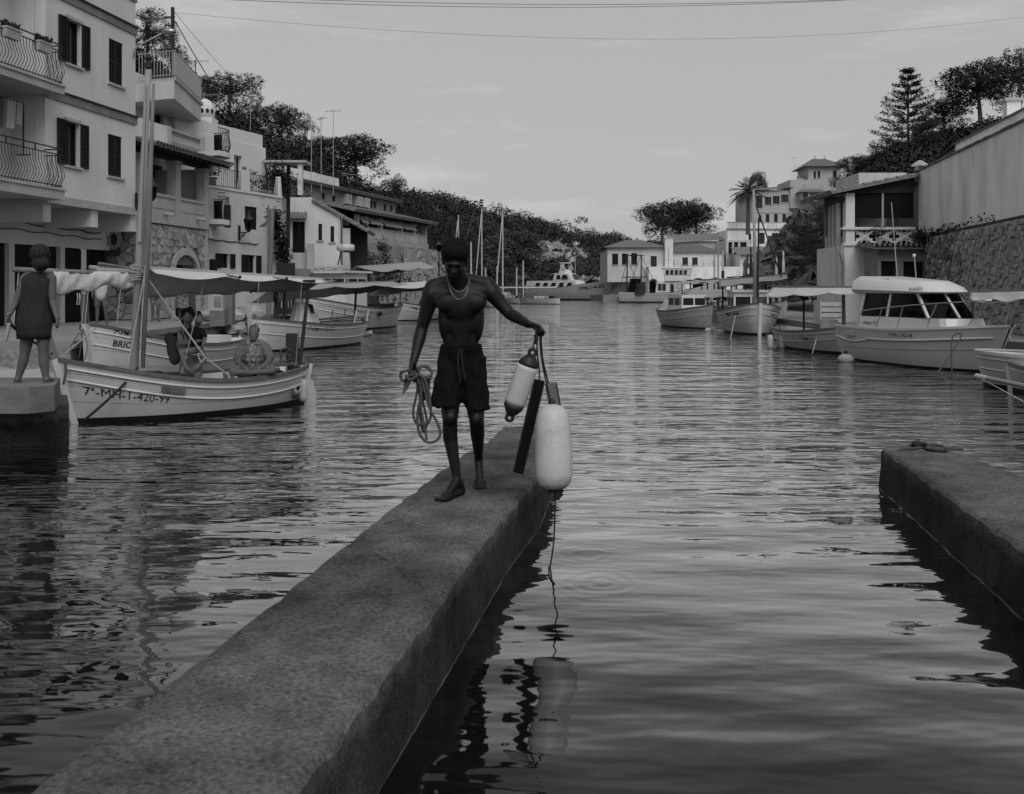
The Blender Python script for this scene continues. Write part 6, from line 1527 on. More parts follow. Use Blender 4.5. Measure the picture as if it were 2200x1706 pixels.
# ---------------------------------------------------------------- boat 4 with the wheelhouse
b4, L4, W4m = boat('wheelhouse_boat', 'white boat with a small wheelhouse lettered JAUME CUARTO', (-8.95,42.6), (-6.0,50.4))
I4 = W4m.inverted(); H4 = Hull(L4, 2.7, 1.5, .98, 1.15, .5, 0, 2.6, .66, .12, .18)
H4.build(b4, 'white', strakes=(.14,.45), deck=(.10,.97), deckz=.22); stem(b4, H4, .25, .12, ('white','white')); stem(b4, H4, .05, .1, ('white','white'), False)
cx0 = (I4 @ at(680,640,44.8)).x
fH = cx0; dz_ = 1.0
wh = MB(); hx0, hx1, hy, hz1 = cx0-2.0, cx0, .72, 2.62
wall_ = [(hx0,hx1)]
def cabin(par, x0, x1, y, z0, z1, wz0, wz1, front_w=2, side=((.1,.42),(.5,.85)), m='white', slope=.0):
    post = MB(); t = .07
    post.box(x0,x1,-y,y,z0,wz0).box(x0,x1,-y,y,wz1,z1)
    for x in (x0,x1-t):
        for yy in (-y,y-t): post.box(x,x+t,yy,yy+t,wz0,wz1)
    for s_ in side: xx = x0+(x1-x0)*s_[1]; post.box(xx,xx+t,y-t,y,wz0,wz1).box(xx,xx+t,-y,-y+t,wz0,wz1)
    for k in range(1,front_w): yy = -y+2*y*k/front_w; post.box(x1-t,x1,yy-t/2,yy+t/2,wz0,wz1)
    c_ = post.build('wheelhouse', M[m], par)
    MB().box(x0+.02,x1-.02,-y+.02,y-.02,wz0+.002,wz1-.002).build('windows', M['glass'], c_); return c_
whc = cabin(b4, hx0, hx1, hy, .8, hz1, 1.75, 2.35)
MB().box(hx0-.25,hx1+.25,-hy-.18,hy+.18,hz1+.003,hz1+.10).build('wheelhouse_roof', M['white'], whc)
nb4 = MB().box(hx1+.26,hx1+.28,-.78,.78,hz1-.02,hz1+.34).build('name_panel', M['white'], whc)
me = text_mesh('JAUME CUARTO', .24, .0); 
for v in me.vertices: x, y = v.co.x, v.co.y; v.co = (hx1+.283, x*.92, hz1+.16+y)
obj('lettering', me, M['ropedark'], nb4)
rad = MB()
for y in (-.4,.4): rad.tube([(hx0+.9,y,hz1+.1),(hx0+.75,y*.6,hz1+1.0)], .035, 6)
rad.build('radar_frame', M['iron'], whc); MB().lathe([(.36,0),(.42,.05),(.42,.26),(.36,.30)], 16, Matrix.Translation((hx0+.75,0,hz1+1.05))).build('radar_dome', M['white'], whc, True)
MB().lathe([(.2,0),(.3,.05),(.3,.05)], 12, Matrix.Translation((hx0+.75,0,hz1+.98))).build('radar_foot', M['iron'], whc)
for x, y, h_, lx in ((hx1-.2,.5,2.6,.5),(hx0+.3,-.5,2.8,.9)): MB().tube([(x,y,hz1+.1),(x+lx*.3,y,hz1+h_)], .014, 5).build('whip_aerial', M['trim'], whc)
aw4 = (at(705,578,47.0), at(830,560,52.0)); 
awning(b4, (at(765,572,46.5),at(905,562,54)), (at(765,575,46.5)+Vector((.9,-.3,-.15)),at(905,566,54)+Vector((.9,-.3,-.2))), (at(765,572,46.5)+Vector((-.8,.3,-.5)),at(905,562,54)+Vector((-.8,.3,-.5))), 'canvasgrey', .1, 24, inv=I4)
awning(b4, (at(820,612,45),at(1010,596,60)), (at(820,614,45)+Vector((.8,0,-.1)),at(1010,598,60)+Vector((.8,0,-.1))), (at(820,612,45)+Vector((-.6,0,-.5)),at(1010,596,60)+Vector((-.6,0,-.5))), 'canvas', .1, 24, name='side_awning', inv=I4)
for px_, Y in ((834,50.3),(860,52.0)): q = at(px_,590,Y); MB().tube([I4 @ q, I4 @ Vector((q.x,q.y,1.0))], .05, 6).build('awning_post', M['mastwood'], b4)
canvas_cone(b4, (L4*.24,-.2,H4.sheer(.7)-.2), .55, .45, .62, 8, 'canvas'); MB().box(-L4*.36,-L4*.16,-.55,.55,.8,1.15).build('net_pile', M['cloth_dark'], b4)
MB().box(-.2,.15,H4.B/2-.02,H4.B/2+.005,.62,.80).build('scupper', M['iron'], b4)
# ---------------------------------------------------------------- boat 5 and far left row
b5, L5, W5m = boat('fishing_boat', 'white boat with dark lettering half hidden behind the walking man, far left row', (-6.9,58.2), (-4.3,63.5))
I5 = W5m.inverted(); H5 = Hull(L5, 2.1, 1.15, .8, .85, .4); H5.build(b5, 'white', strakes=(.14,.4)); stem(b5, H5, .3, .09); H5.letters(b5, '7ªPM-1-1660', .78, .72, .22, 1, .02)
q = at(877,520,60); MB().tube([I5 @ q, I5 @ Vector((q.x-.15,60,.6))], .05, 6).build('mast', M['mastwood'], b5)
awning(b5, (at(850,606,58),at(960,608,64)), (at(850,607,58)+Vector((.7,0,-.1)),at(960,609,64)+Vector((.7,0,-.1))), (at(850,606,58)+Vector((-.6,0,-.4)),at(960,608,64)+Vector((-.6,0,-.4))), 'canvasgrey', .08, 16, inv=I5)
canvas_cone(b5, (-.4,0,.8), .5, .3, .5, 3, 'cloth_dark')
# inflatable dinghy at the left edge
dg_ = thing('inflatable_dinghy', 'grey inflatable dinghy cut by the left edge behind the woman', 'dinghy', (-8.35,15.4,0), 2.55)
rows_ = [(1.35,0,.48),(1.15,.34,.42),(.7,.55,.34),(0,.60,.30),(-1.2,.60,.30)]
MB().tube(smooth_path([(-1.2,-.60,.30),(0,-.60,.30),(.7,-.55,.34),(1.15,-.34,.42),(1.35,0,.48),(1.15,.34,.42),(.7,.55,.34),(0,.60,.30),(-1.2,.60,.30)],5), .22, 12).build('tube', M['canvasgrey'], dg_, True)
MB().box(-1.1,1.0,-.45,.45,.12,.18).build('floor', M['cloth_dark'], dg_); MB().box(-1.15,-1.08,-.42,.42,.15,.6).build('transom', M['white'], dg_)
MB().tube(smooth_path([(-1.2,.80,.28),(0,.80,.28),(.8,.76,.31),(1.3,.45,.38),(1.56,0,.44)],5), .045, 6).build('rub_strip', M['rubber'], dg_)
# ---------------------------------------------------------------- right bank boats
c1_, Lc, Wc = boat('cabin_cruiser', 'white cabin cruiser lettered SA JUGUETA with a steel bow rail', (10.6,21.5), (9.42,26.2))
Ic = Wc.inverted(); Hc = Hull(Lc, 2.05, 1.04, .86, .88, .30, .86, 2.3, .62, .55, .0, .22)
Hc.build(c1_, 'gel', 44, 'gel', (), .10, .05, (.02,.97), 'gel', .05, .5)
for sd in (1,-1):
    pts = [Hc.pt(.01+.97*i/40, Hc.sheer(.01+.97*i/40)-.27-.10*math.sin(min(1,i/14)*PI)*(1 if i < 14 else 0)+.02, sd, .012) for i in range(41)]
    MB().tube(pts, .024, 6).build('rubbing_band', M['gel'], c1_, True)
    pts = [Hc.pt(.03+.95*i/40, .36+.16*(i/40)**2, sd, .004) for i in range(41)]; MB().tube(pts, .009, 5).build('chine_line', M['ironpale'], c1_)
Hc.letters(c1_, '7ª PM-1-242-08', .60, .74, .125, -1, .0)
# superstructure: coachroof, windows, hard top
def loft(par, name, rings, m, smooth=False, cap=True):
    b_ = MB(); b_.grid(rings, True)
    if cap: b_.add(rings[-1][:-1], [tuple(range(len(rings[-1])-1))])
    return b_.build(name, M[m], par, smooth)
def ring(x0, x1, y0, y1, z, n=6, x1c=None):
    """plan outline of a cabin at height z, rounded bow end at x1; x0 aft, y half widths aft / forward"""
    pts = [(x0,-y0,z)]
    for k in range(n+1):
        a = -PI/2+PI*k/n; pts.append((x1-(y1*.45)+(y1*.45)*math.cos(a), y1*math.sin(a), z))
    pts += [(x0,y0,z)]; return [Vector(p) for p in pts]+[Vector(pts[0])]
zd = .88
X0, X1 = -Lc*.30, Lc*.36
r0 = ring(X0,X1,.86,.62,zd-.06); r1 = ring(X0,X1-.12,.80,.58,zd+.28)
cab = loft(c1_, 'coachroof', [r0, r1], 'gel')
g0 = ring(X0+.02,X1-.42,.76,.62,zd+.282); g1 = ring(X0+.10,X1-.95,.66,.54,zd+.86)
gl = loft(c1_, 'cabin_glass', [g0, g1], 'clear', False, False); gl.data.flip_normals()   # panes face outwards
for k in range(len(g0)-1):
    if k in (0,1,4,7,8): MB().bar(g0[k], g1[k], .07 if k in (0,8) else .055).build('window_frame', M['gel'], gl)
for a_, b__ in ((g0[8].lerp(g0[7],.42), g1[8].lerp(g1[7],.52)),(g0[0].lerp(g0[1],.42), g1[0].lerp(g1[1],.52))): MB().bar(a_, b__, .06).build('window_frame', M['gel'], gl)
h0 = ring(X0-.30,X1-.72,.74,.62,zd+.862); h1 = ring(X0-.34,X1-.68,.78,.66,zd+.96); h2 = ring(X0-.31,X1-.80,.74,.60,zd+1.18); h3 = ring(X0-.20,X1-1.15,.60,.45,zd+1.30)
for r_ in (h1,h2,h3):
    for p in r_: p.z -= .075*max(0, (p.x-X0))*(1.0 if r_ is not h1 else .35)
ht = sharp(loft(c1_, 'hard_top', [h0,h1,h2,h3], 'gel', True), 38)
MB().add(h0[:-1], [tuple(range(len(h0)-1))[::-1]]).build('top_underside', M['gel'], ht)
me = text_mesh('SA JUGUETA', .085, .02)
for v in me.vertices: v.co = (X1-.95+v.co.x*1.0-.15, -.665-.0, zd+.965+v.co.y)
for v in me.vertices:
    x = v.co.x; f = (x-(X0-.34))/((X1-.68-.3)-(X0-.34)); v.co.y = -(.78+(.66-.78)*f)-.004+.22*max(0, v.co.z-zd-.92)
obj('lettering', me, M['ink'], ht)
me = text_mesh('Artaban 595', .13, .01, .2)
for v in me.vertices:
    x = X0+.52+v.co.x*.8; f = (x-X0)/(X1-X0); zz = zd+.12+v.co.y; v.co = (x, -(.845-.02*(zz-zd)/.3+(.60-.86)*f*.85)-.022, zz)
obj('lettering', me, M['ink'], cab)
for y in (-.55,.55): MB().tube([(X0+.2,y,zd+1.18),(X0+.2,y,zd+1.26),(X0+.95,y,zd+1.20),(X0+.95,y,zd+1.12)], .012, 6).build('grab_rail', M['metal'], ht)
MB().tube([(X0+.35,.1,zd+1.2),(X0+.1,.1,zd+3.2)], .012, 5).build('whip_aerial', M['trim'], ht); lt_ = MB().tube([(X0+1.1,.1,zd+1.15),(X0+1.02,.1,zd+1.75)], .016, 6).build('light_staff', M['metal'], ht); MB().sphere((X0+1.01,.1,zd+1.80),.045,8,6).build('anchor_light', M['white'], lt_)
MB().box(X0+.0,X1-.9,-.5,.5,zd+.2,zd+.25).build('cabin_floor', M['cloth_dark'], gl)
for y in (-.3,.3): s_ = MB().box(X0+.75,X0+1.1,y-.2,y+.2,zd+.1,zd+.45).build('helm_seat', M['gel'], gl); MB().box(X0+.68,X0+.75,y-.2,y+.2,zd+.3,zd+.78).build('seat_back', M['gel'], s_)
# pulpit rail
for sd in (1,-1):
    top = smooth_path([Hc.pt(.24,Hc.sheer(.24),sd,-.08)+Vector((0,0,.0)), Hc.pt(.25,Hc.sheer(.25),sd,-.08)+Vector((0,0,.36)), Hc.pt(.32,Hc.sheer(.32),sd,-.08)+Vector((0,0,.46)), Hc.pt(.6,Hc.sheer(.6),sd,-.08)+Vector((0,0,.56)), Hc.pt(.85,Hc.sheer(.85),sd,-.08)+Vector((0,0,.58)), Hc.pt(.955,Hc.sheer(.955),sd,-.02)+Vector((.05,0,.58))],5)
    MB().tube(top, .015, 6).build('bow_rail', M['metal'], c1_, True)
    for t_ in (.40,.56,.74,.90): p = Hc.pt(t_,Hc.sheer(t_),sd,-.08); MB().tube([p, Hc.pt(t_+.05,Hc.sheer(t_+.05),sd,-.08)+Vector((0,0,.55))], .013, 6).build('stanchion', M['metal'], c1_)
pe_ = Hc.pt(.955,Hc.sheer(.955),1,-.02)+Vector((.05,0,.58)); MB().tube(smooth_path([pe_, Vector((pe_.x+.18,0,pe_.z)), Vector((pe_.x,-pe_.y,pe_.z))],4), .015, 6).build('bow_rail_front', M['metal'], c1_)
MB().box(-Lc/2+.05,-Lc*.31,-.75,.75,.70,.76).build('cockpit_floor', M['woodgrey'], c1_)
MB().box(-Lc/2-.28,-Lc/2-.02,-.15,.15,.0,.85).build('outboard_motor', M['rubber'], c1_)
MB().box(-Lc*.36,-Lc*.28,-1.0,-.93,.66,.74).build('side_vent', M['ironpale'], c1_)
rope('mooring_line', 'grey mooring lines looped over the cruiser side and into the water', smooth_path([at(2045,800,20.9),at(2044,745,21.2),at(2048,722,21.3),at(2062,716,21.4),at(2064,726,21.3),at(2030,780,20.8),at(2012,802,20.6)],5), .016, 'ropegrey')
q = at(1817,769,24.7); t = thing('mooring_buoy', 'grey round buoy floating under the cruiser stern', 'buoy', (q.x,q.y,.05)); MB().sphere((0,0,.02),.17,12,8,(1.25,1,.85)).build('float', M['canvasgrey'], t, True); MB().lathe([(.03,.15),(.05,.16),(.05,.22),(.02,.24)], 8).build('eye', M['rubber'], t)
# Botalp
bt, Lb_, Wb = boat('fishing_boat', 'white wooden boat seen bow-on, lettered BOTALP, with a tall mast', (9.92,39.2), (10.5,45.7))
Ib = Wb.inverted(); Hb = Hull(Lb_, 2.5, 1.30, .92, 1.0, .5, 0, 2.7, .68, .10, .10)
Hb.build(bt, 'white', strakes=(.16,.42), deck=(.45,.97), wl=.10); stem(bt, Hb, .18, .13, ('wood','white'))
Hb.letters(bt, '7ªPM-1-14-04', .80, .82, .20, -1, .02, .2); Hb.letters(bt, 'BOTALP', .87, 1.0, .20, 1, .02, .2); Hb.letters(bt, '7ªPM-1-14', .87, .76, .18, 1, .02, .2)
cabin(bt, -Lb_*.15, Lb_*.18, .72, .8, 1.75, 1.15, 1.55)
MB().box(-Lb_*.17,Lb_*.20,-.8,.8,1.753,1.83).build('cabin_roof', M['white'], bt)
q0, q1 = at(1623,662,40.5), at(1619,408,40.5); MB().tube([Ib @ q0, Ib @ q1], [.09,.04], 8).build('mast', M['mastwood'], bt, True)
MB().tube([Ib @ at(1628,640,40.4), Ib @ at(1630,468,40.4)], [.05,.03], 6).build('furled_yard', M['woodbeam'], bt); MB().tube([Ib @ at(1624,440,40.6), Ib @ at(1680,600,40.9)], .028, 6).build('gaff', M['woodbeam'], bt)
rb = (at(1545,602,44.5), at(1690,590,41.0))
awning(bt, rb, (rb[0]+Vector((-.2,-.9,-.28)),rb[1]+Vector((-.2,-.9,-.16))), (rb[0]+Vector((.2,.8,-.3)),rb[1]+Vector((.2,.8,-.3))), 'canvasgrey', .05, 20, inv=Ib)
MB().tube([Ib @ rb[0], Ib @ rb[1]], .04, 6).build('ridge_pole', M['woodgrey'], bt)
for px_, Y in ((1553,44.3),(1602,42.5),(1655,41.5)): q = at(px_,608,Y); MB().tube([Ib @ q, Ib @ Vector((q.x,q.y,.95))], .035, 6).build('awning_post', M['woodbeam'], bt)
for k in range(6): t_ = .12+.07*k; p = Hb.pt(t_,Hb.sheer(t_),-1,-.05); MB().tube([p, p+Vector((0,0,.55))], .02, 5).build('stanchion', M['iron'], bt)
p0, p1 = Hb.pt(.12,Hb.sheer(.12),-1,-.05)+Vector((0,0,.55)), Hb.pt(.47,Hb.sheer(.47),-1,-.05)+Vector((0,0,.55)); MB().tube([p0,p1], .02, 5).build('handrail', M['iron'], bt)
rope('mooring_line', 'pale mooring line from the bow-on boat down to the water, left of its stem', [at(1580,678,39.4), at(1568,733,37.5)], .022, 'rope')
rope('mooring_line', 'pale mooring line from the bow-on boat down to the water, right of its stem', [at(1660,700,37.5), at(1636,738,36.0)], .022, 'ropegrey')
q = at(1522,712,43); t = thing('mooring_buoy', 'small pale round buoy floating beside the bow-on boat', 'buoy', (q.x,q.y,.02)); MB().sphere((0,0,.02),.16,12,8).build('float', M['vinyl'], t, True); MB().lathe([(.03,.16),(.05,.17),(.02,.24)], 8).build('eye', M['rubber'], t)
# open boat between Botalp and the cruiser
o5, Lo, Wo = boat('rowing_boat', 'open white boat with two hanging fenders between the bow-on boat and the cruiser', (9.7,27.3), (8.98,32.7))
Io = Wo.inverted(); Ho = Hull(Lo, 1.85, .80, .56, .66, .35, 0, 2.5, .66, .1, .1)
Ho.build(o5, 'whiteold', strakes=(.10,.30), deck=(.62,.97)); stem(o5, Ho, .15, .09); Ho.letters(o5, '7ªPM-1-2', .70, .36, .16, -1, .02)
MB().box(-Lo*.1,-Lo*.04,-.75,.75,.42,.47).build('thwart', M['white'], o5); MB().box(Lo*.12,Lo*.20,-.18,.18,.45,.95).build('bitt', M['whiteold'], o5)
ro_ = (at(1655,622,33.5), at(1905,620,27.5))
awning(o5, (at(1660,616,32.5),at(1880,618,27.0)), (at(1660,620,32.5)+Vector((-.45,-.5,-.25)),at(1880,622,27.0)+Vector((-.4,-.5,-.05))), (at(1660,616,32.5)+Vector((.5,.5,-.2)),at(1880,618,27)+Vector((.5,.5,-.15))), 'canvas', .07, 24, inv=Io)
MB().tube([Io @ at(1655,615,32.6), Io @ at(1885,617,26.9)], .03, 6).build('ridge_pole', M['woodgrey'], o5)
q0 = at(1811,560,29.0); MB().tube([Io @ Vector((q0.x+.03,q0.y,.5)), Io @ q0], [.06,.045], 8).build('mast', M['woodgrey'], o5)
q0 = at(1727,628,31.0); MB().tube([Io @ Vector((q0.x,q0.y,.55)), Io @ q0], .035, 6).build('awning_post', M['woodbeam'], o5)
for px_, lb_ in ((1655,'white fender hanging in the water off the open right boat, left of two'),(1681,'white fender hanging in the water off the open right boat, right of two')):
    q = at(px_,736,30.6); fender('fender', lb_, (q.x,q.y,.20), .42, .095)
rope('mooring_line', 'pale mooring line from the open right boat down to the water', [at(1760,706,28.8), at(1745,760,27.6)], .018, 'rope')
# small boat further back with its own awning
o6, L6, W6 = boat('fishing_boat', 'white boat with covered stern furthest left of the right bank row', (9.3,46.0), (7.9,51.5))
I6 = W6.inverted(); H6 = Hull(L6, 2.1, 1.1, .8, .9, .4); H6.build(o6, 'whiteold', strakes=(.14,.4)); stem(o6, H6, .2, .09)
cabin(o6, -L6*.1, L6*.2, .65, .8, 1.6, 1.1, 1.45); canvas_cone(o6, (-L6*.25,.1,.8), .75, .5, .55, 4, 'canvas')
awning(o6, (at(1478,622,50.0),at(1600,622,46)), (at(1478,626,50)+Vector((-.3,-.8,-.3)),at(1600,626,46)+Vector((-.3,-.8,-.2))), (at(1478,622,50)+Vector((.3,.7,-.2)),at(1600,622,46)+Vector((.3,.7,-.2))), 'canvasgrey', .08, 18, inv=I6)
for px_, Y in ((1471,49.8),(1520,48.4),(1552,47)): q = at(px_,628,Y); MB().tube([I6 @ q, I6 @ Vector((q.x,q.y,.9))], .035, 6).build('awning_post', M['woodbeam'], o6)
# clutter of boats behind, right
for k, (bw_, st_, lb_) in enumerate((((14.2,60),(11.6,66),'pale boat with dark frames moored behind the bow-on boat, nearest of the two'),((17.0,72),(13.0,78),'pale boat with a long awning moored deeper behind the bow-on boat'),((12.9,46.5),(11.2,51.5),'pale covered boat moored between the bow-on boat and the cliff'))):
    t, l_, Wt = boat('fishing_boat', lb_, bw_, st_, 'boats behind the right bank row'); It = Wt.inverted(); hh = Hull(l_, 2.3, 1.3, .95, 1.0, .4); hh.build(t, 'whiteold', strakes=(.2,)); stem(t, hh, .2)
    cabin(t, -l_*.1, l_*.15, .7, .8, 1.9, 1.2, 1.65)
    MB().bar((-l_*.45,.0,2.5),(l_*.4,.0,2.55),.08).build('boom', M['woodbeam'], t)
    rows = [[(-l_*.45+l_*.85*i/12, y, 2.5-.18*abs(y)-.03*math.sin(i*1.6)) for y in (-.9,-.45,0,.45,.9)] for i in range(13)]
    MB().grid(rows).build('awning', M['canvasgrey'], t, True)
    for x in (-.4,-.1,.2,.38): MB().tube([(l_*x,.1,.9),(l_*x,.1,2.5)], .05, 5).build('awning_post', M['iron'], t)
    MB().tube([(l_*.1,0,.9),(l_*.1,0,5.2-k*.6)], [.07,.04], 6).build('mast', M['mastwood'], t)
# skiff with cabin at the right edge
o7, L7, W7 = boat('cabin_skiff', 'small white boat with a cabin cut by the right edge', (8.95,18.6), (11.6,15.2))
I7 = W7.inverted(); H7 = Hull(L7, 1.7, .66, .62, .7, .3, .8, 2.6, .6, .25, 0)
H7.build(o7, 'gel', strakes=(.10,.30), gun='whiteold', deck=(.30,.6), deckz=.25, floor=.3)
cabin(o7, -L7*.2, L7*.14, .58, .5, 1.42, .85, 1.25, m='gel')
MB().box(-L7*.23,L7*.17,-.66,.66,1.423,1.5).build('cabin_roof', M['gel'], o7)
coil('loose grey mooring rope on the bow of the right-edge boat', W7 @ Vector((L7*.40,.0,.5)), .10, 4, 'ropegrey', seed=9)
t = thing('oar', 'pale-bladed oar lying along the right-edge boat', 'oar', at(2098,808,17.9)); d_ = at(2230,835,15.9)-at(2098,808,17.9)
MB().tube([d_*0, d_*.2], [.05,.045], 8).build('grip', M['vinyl'], t); MB().tube([d_*.2, d_], [.04,.04], 8).build('shaft', M['canvasgrey'], t)
o8, L8, W8 = boat('rowing_boat', 'lower white boat hull at the right edge below the oar', (9.0,17.6), (10.8,13.9))
H8 = Hull(L8, 1.5, .50, .42, .5, .3); H8.build(o8, 'whiteold', strakes=(.08,)); stem(o8, H8, .05)
rope('bow_line', 'thin pale line from the right-edge boats across the water', [at(2105,812,17.4), at(2215,872,14.3)], .010, 'rope')
awn_ = thing('shade_awning', 'white scalloped awning at the right edge above the stone wall foot', 'awning', at(2080,640,24)); Ia = Matrix.Translation(-awn_.location)
awning(awn_, (at(2085,627,23),at(2260,622,19)), (at(2085,630,23)+Vector((-.3,-.6,-.12)),at(2260,630,19)+Vector((-.3,-.6,-.08))), (at(2085,627,23)+Vector((.3,.6,-.2)),at(2260,622,19)+Vector((.3,.6,-.2))), 'canvas', .1, 16, name='cloth', inv=Ia)
MB().tube([Ia @ at(2085,627,23), Ia @ at(2260,622,19)], .025, 6).build('ridge_pole', M['woodgrey'], awn_)
q = at(2260,622,19); MB().tube([Ia @ q, Ia @ Vector((q.x,q.y,.5))], .03, 6).build('post', M['woodgrey'], awn_); q = at(2090,627,22.9); MB().tube([Ia @ q, Ia @ Vector((q.x,q.y,.5))], .03, 6).build('post', M['woodgrey'], awn_)
# ---------------------------------------------------------------- far boats
for k, (bw_, st_, lb_, L_) in enumerate((((1.05,134),(6.4,131),'low white boat in front of the yacht, rightmost of the far row',5),((-1.7,138),(1.5,134),'low white boat in front of the yacht, second from the right in the far row',5),((-5.6,148),(-1.0,143),'low white boat behind the walking man raised arm in the far row',5),((-3.6,112),(-2.2,107),'small white boat just past the walking man ribs, nearest of the far row',5))):
    t, l_, Wt = boat('fishing_boat', lb_, bw_, st_, 'far open boats'); hh = Hull(l_, 1.9, 1.0, .75, .85, .35); hh.build(t, 'white', strakes=(.15,)); stem(t, hh, .4)
    for x in (-.4,-.2,0,.2,.38): MB().tube([(l_*x,.5,.8),(l_*x,.5,2.3)], .045, 5).build('awning_post', M['woodgrey'], t)
    MB().tube([(-l_*.5,.0,2.35),(l_*.5,0,2.4)], .06, 6).build('ridge_pole', M['woodgrey'], t)
    rows = [[(-l_*.46+l_*.92*i/12, y, 2.36-.25*abs(y)) for y in (-.6,-.2,0,.2,.6)] for i in range(13)]; MB().grid(rows).build('awning', M['canvas'], t, True)
    MB().box(-l_*.2,l_*.1,-.4,.4,.7,1.1).build('engine_box', M['white'], t); MB().box(-l_*.36,-l_*.26,-.3,.3,.8,1.15).build('dark_crate', M['rubber'], t)
# yacht
ya, Ly, Wy = boat('motor_yacht', 'large white motor yacht with dark slanted windows, lettered 3-PM-1-4-03', (18.0,186), (3.2,199), None, 'yacht')
Hy = Hull(Ly, 4.9, 4.1, 2.5, 2.0, .8, .9, 2.2, .62, .55, 0, .34)
Hy.build(ya, 'gel', 40, 'rubber', (.9,), .12, .1, (.02,.97), 'gel', .25, 2.0); Hy.letters(ya, '3ªPM-1-4-03', .84, 2.4, .85, 1, .03); Hy.letters(ya, '3ªPM-1-4-03', .84, 2.4, .85, -1, .03)
def tier(x0, x1, y, z0, z1, k): 
    return loft(ya, 'superstructure', [ring(x0,x1,y,y*.8,z0), ring(x0+.3,x1-(z1-z0)*k,y*.92,y*.7,z1)], 'gel', False)
tier(-Ly*.45, Ly*.28, 1.95, 1.9, 3.8, .9); tier(-Ly*.1, Ly*.16, 1.6, 3.8, 5.2, .8); tier(-Ly*.04, Ly*.06, 1.4, 5.2, 6.0, .6)
for sd in (1,-1):
    for k in range(5): x = -Ly*.33+k*2.0; MB().add([(x,sd*1.97,2.4),(x+1.1,sd*1.97,2.4),(x+1.6,sd*1.90,3.4),(x+.5,sd*1.90,3.4)], [(0,1,2,3)]).build('slanted_window', M['glass'], ya)
    for a, c in ((-.06,.0),(.01,.09)): MB().add([(Ly*a,sd*1.62,4.15),(Ly*c,sd*1.60,4.15),(Ly*c-.3,sd*1.55,4.95),(Ly*a+.2,sd*1.55,4.95)], [(0,1,2,3)]).build('cabin_window', M['glass'], ya)
    MB().add([(-Ly*.02,sd*1.3,6.0),(Ly*.05,sd*1.3,6.0),(Ly*.02,sd*1.2,7.2),(-Ly*.02,sd*1.2,7.3)], [(0,1,2,3)]).build('flybridge_screen', M['gel'], ya)
MB().box(-Ly*.03,Ly*.02,-1.25,1.25,7.2,7.4).build('radar_arch', M['gel'], ya)
MB().add([(Ly*.165,-1.1,4.2),(Ly*.165,1.1,4.2),(Ly*.12,1.0,5.1),(Ly*.12,-1.0,5.1)], [(0,1,2,3)]).build('windscreen', M['glass'], ya)
for a, c in ((Ly*.03,9.8),(Ly*.08,8.8)): MB().tube([(a,1.0,4),(a,1.0,c)], .06, 5).build('flagstaff', M['trim'], ya); MB().grid([[(a-1.6*i/6,1.0+.15*math.sin(i*1.4),c-.1-1.0*j-.5*i/6) for i in range(7)] for j in (0,1)]).build('flag', M['canvas'], ya)
# trawler
tr, Lt, Wtm = boat('trawler', 'white fishing trawler with a rounded wheelhouse and steel stern gantry', (31.0,149.5), (16.6,151.5), None, 'fishing boat')
Ht = Hull(Lt, 4.4, 3.4, 1.5, 1.7, .8, .75, 2.4, .62, .30, 0, .30)
Ht.build(tr, 'white', 40, 'rubber', (.25,), .10, .3, (.02,.97), 'whiteold', .18, 1.0); Ht.letters(tr, '3ªPM-1', .84, 1.75, .75, -1, .03)
loft(tr, 'deckhouse', [ring(-Lt*.12,Lt*.20,1.5,1.2,1.2), ring(-Lt*.10,Lt*.19,1.4,1.1,3.3)], 'white', False)
w0 = ring(-Lt*.02,Lt*.26,1.6,1.3,3.3,8); w1_ = ring(-Lt*.02,Lt*.25,1.55,1.25,4.2,8); w2_ = ring(-Lt*.02,Lt*.26,1.55,1.25,4.95,8); w3_ = ring(-Lt*.06,Lt*.27,1.7,1.35,5.3,8)
loft(tr, 'wheelhouse_base', [w0,w1_], 'white', False); loft(tr, 'wheelhouse_windows', [w1_,w2_], 'glass', False, False); loft(tr, 'wheelhouse_roof', [w2_,w3_], 'white', False)
for k in range(len(w1_)-1): MB().bar(w1_[k], w2_[k], .22).build('window_post', M['white'], tr)
for k in range(4): p = w1_[0].lerp(w1_[1],(k+1)/5); q = w2_[0].lerp(w2_[1],(k+1)/5); MB().bar(p,q,.16).build('window_post', M['white'], tr)
for x0, x1 in ((-Lt*.09,-Lt*.055),(-Lt*.045,-.01*Lt)): MB().box(x0,x1,-1.56,-1.40,1.9,2.9).build('side_window', M['glass'], tr)
MB().box(.04*Lt,.075*Lt,-1.56,-1.36,1.3,3.0).build('side_door', M['void'], tr)
MB().tube([(.13*Lt+.35*math.cos(a),-1.5,2.6+.35*math.sin(a)) for a in [2*PI*i/16 for i in range(17)]], .09, 6).build('lifebuoy', M['vinyl'], tr)
for x in (-.42,-.27):
    for y in (-1.4,1.4): MB().bar((Lt*x-.0,y,1.5),(Lt*x*.98,y*.55,7.2),.18).build('gantry_leg', M['iron'], tr)
    MB().bar((Lt*x*.98,-.8,7.2),(Lt*x*.98,.8,7.2),.16).build('gantry_beam', M['iron'], tr)
MB().bar((-.44*Lt,-.6,7.25),(-.24*Lt,-.6,7.25),.16).build('gantry_beam', M['iron'], tr); MB().bar((-.47*Lt,-1.3,3.9),(-.2*Lt,-1.3,3.9),.14).build('gantry_beam', M['iron'], tr)
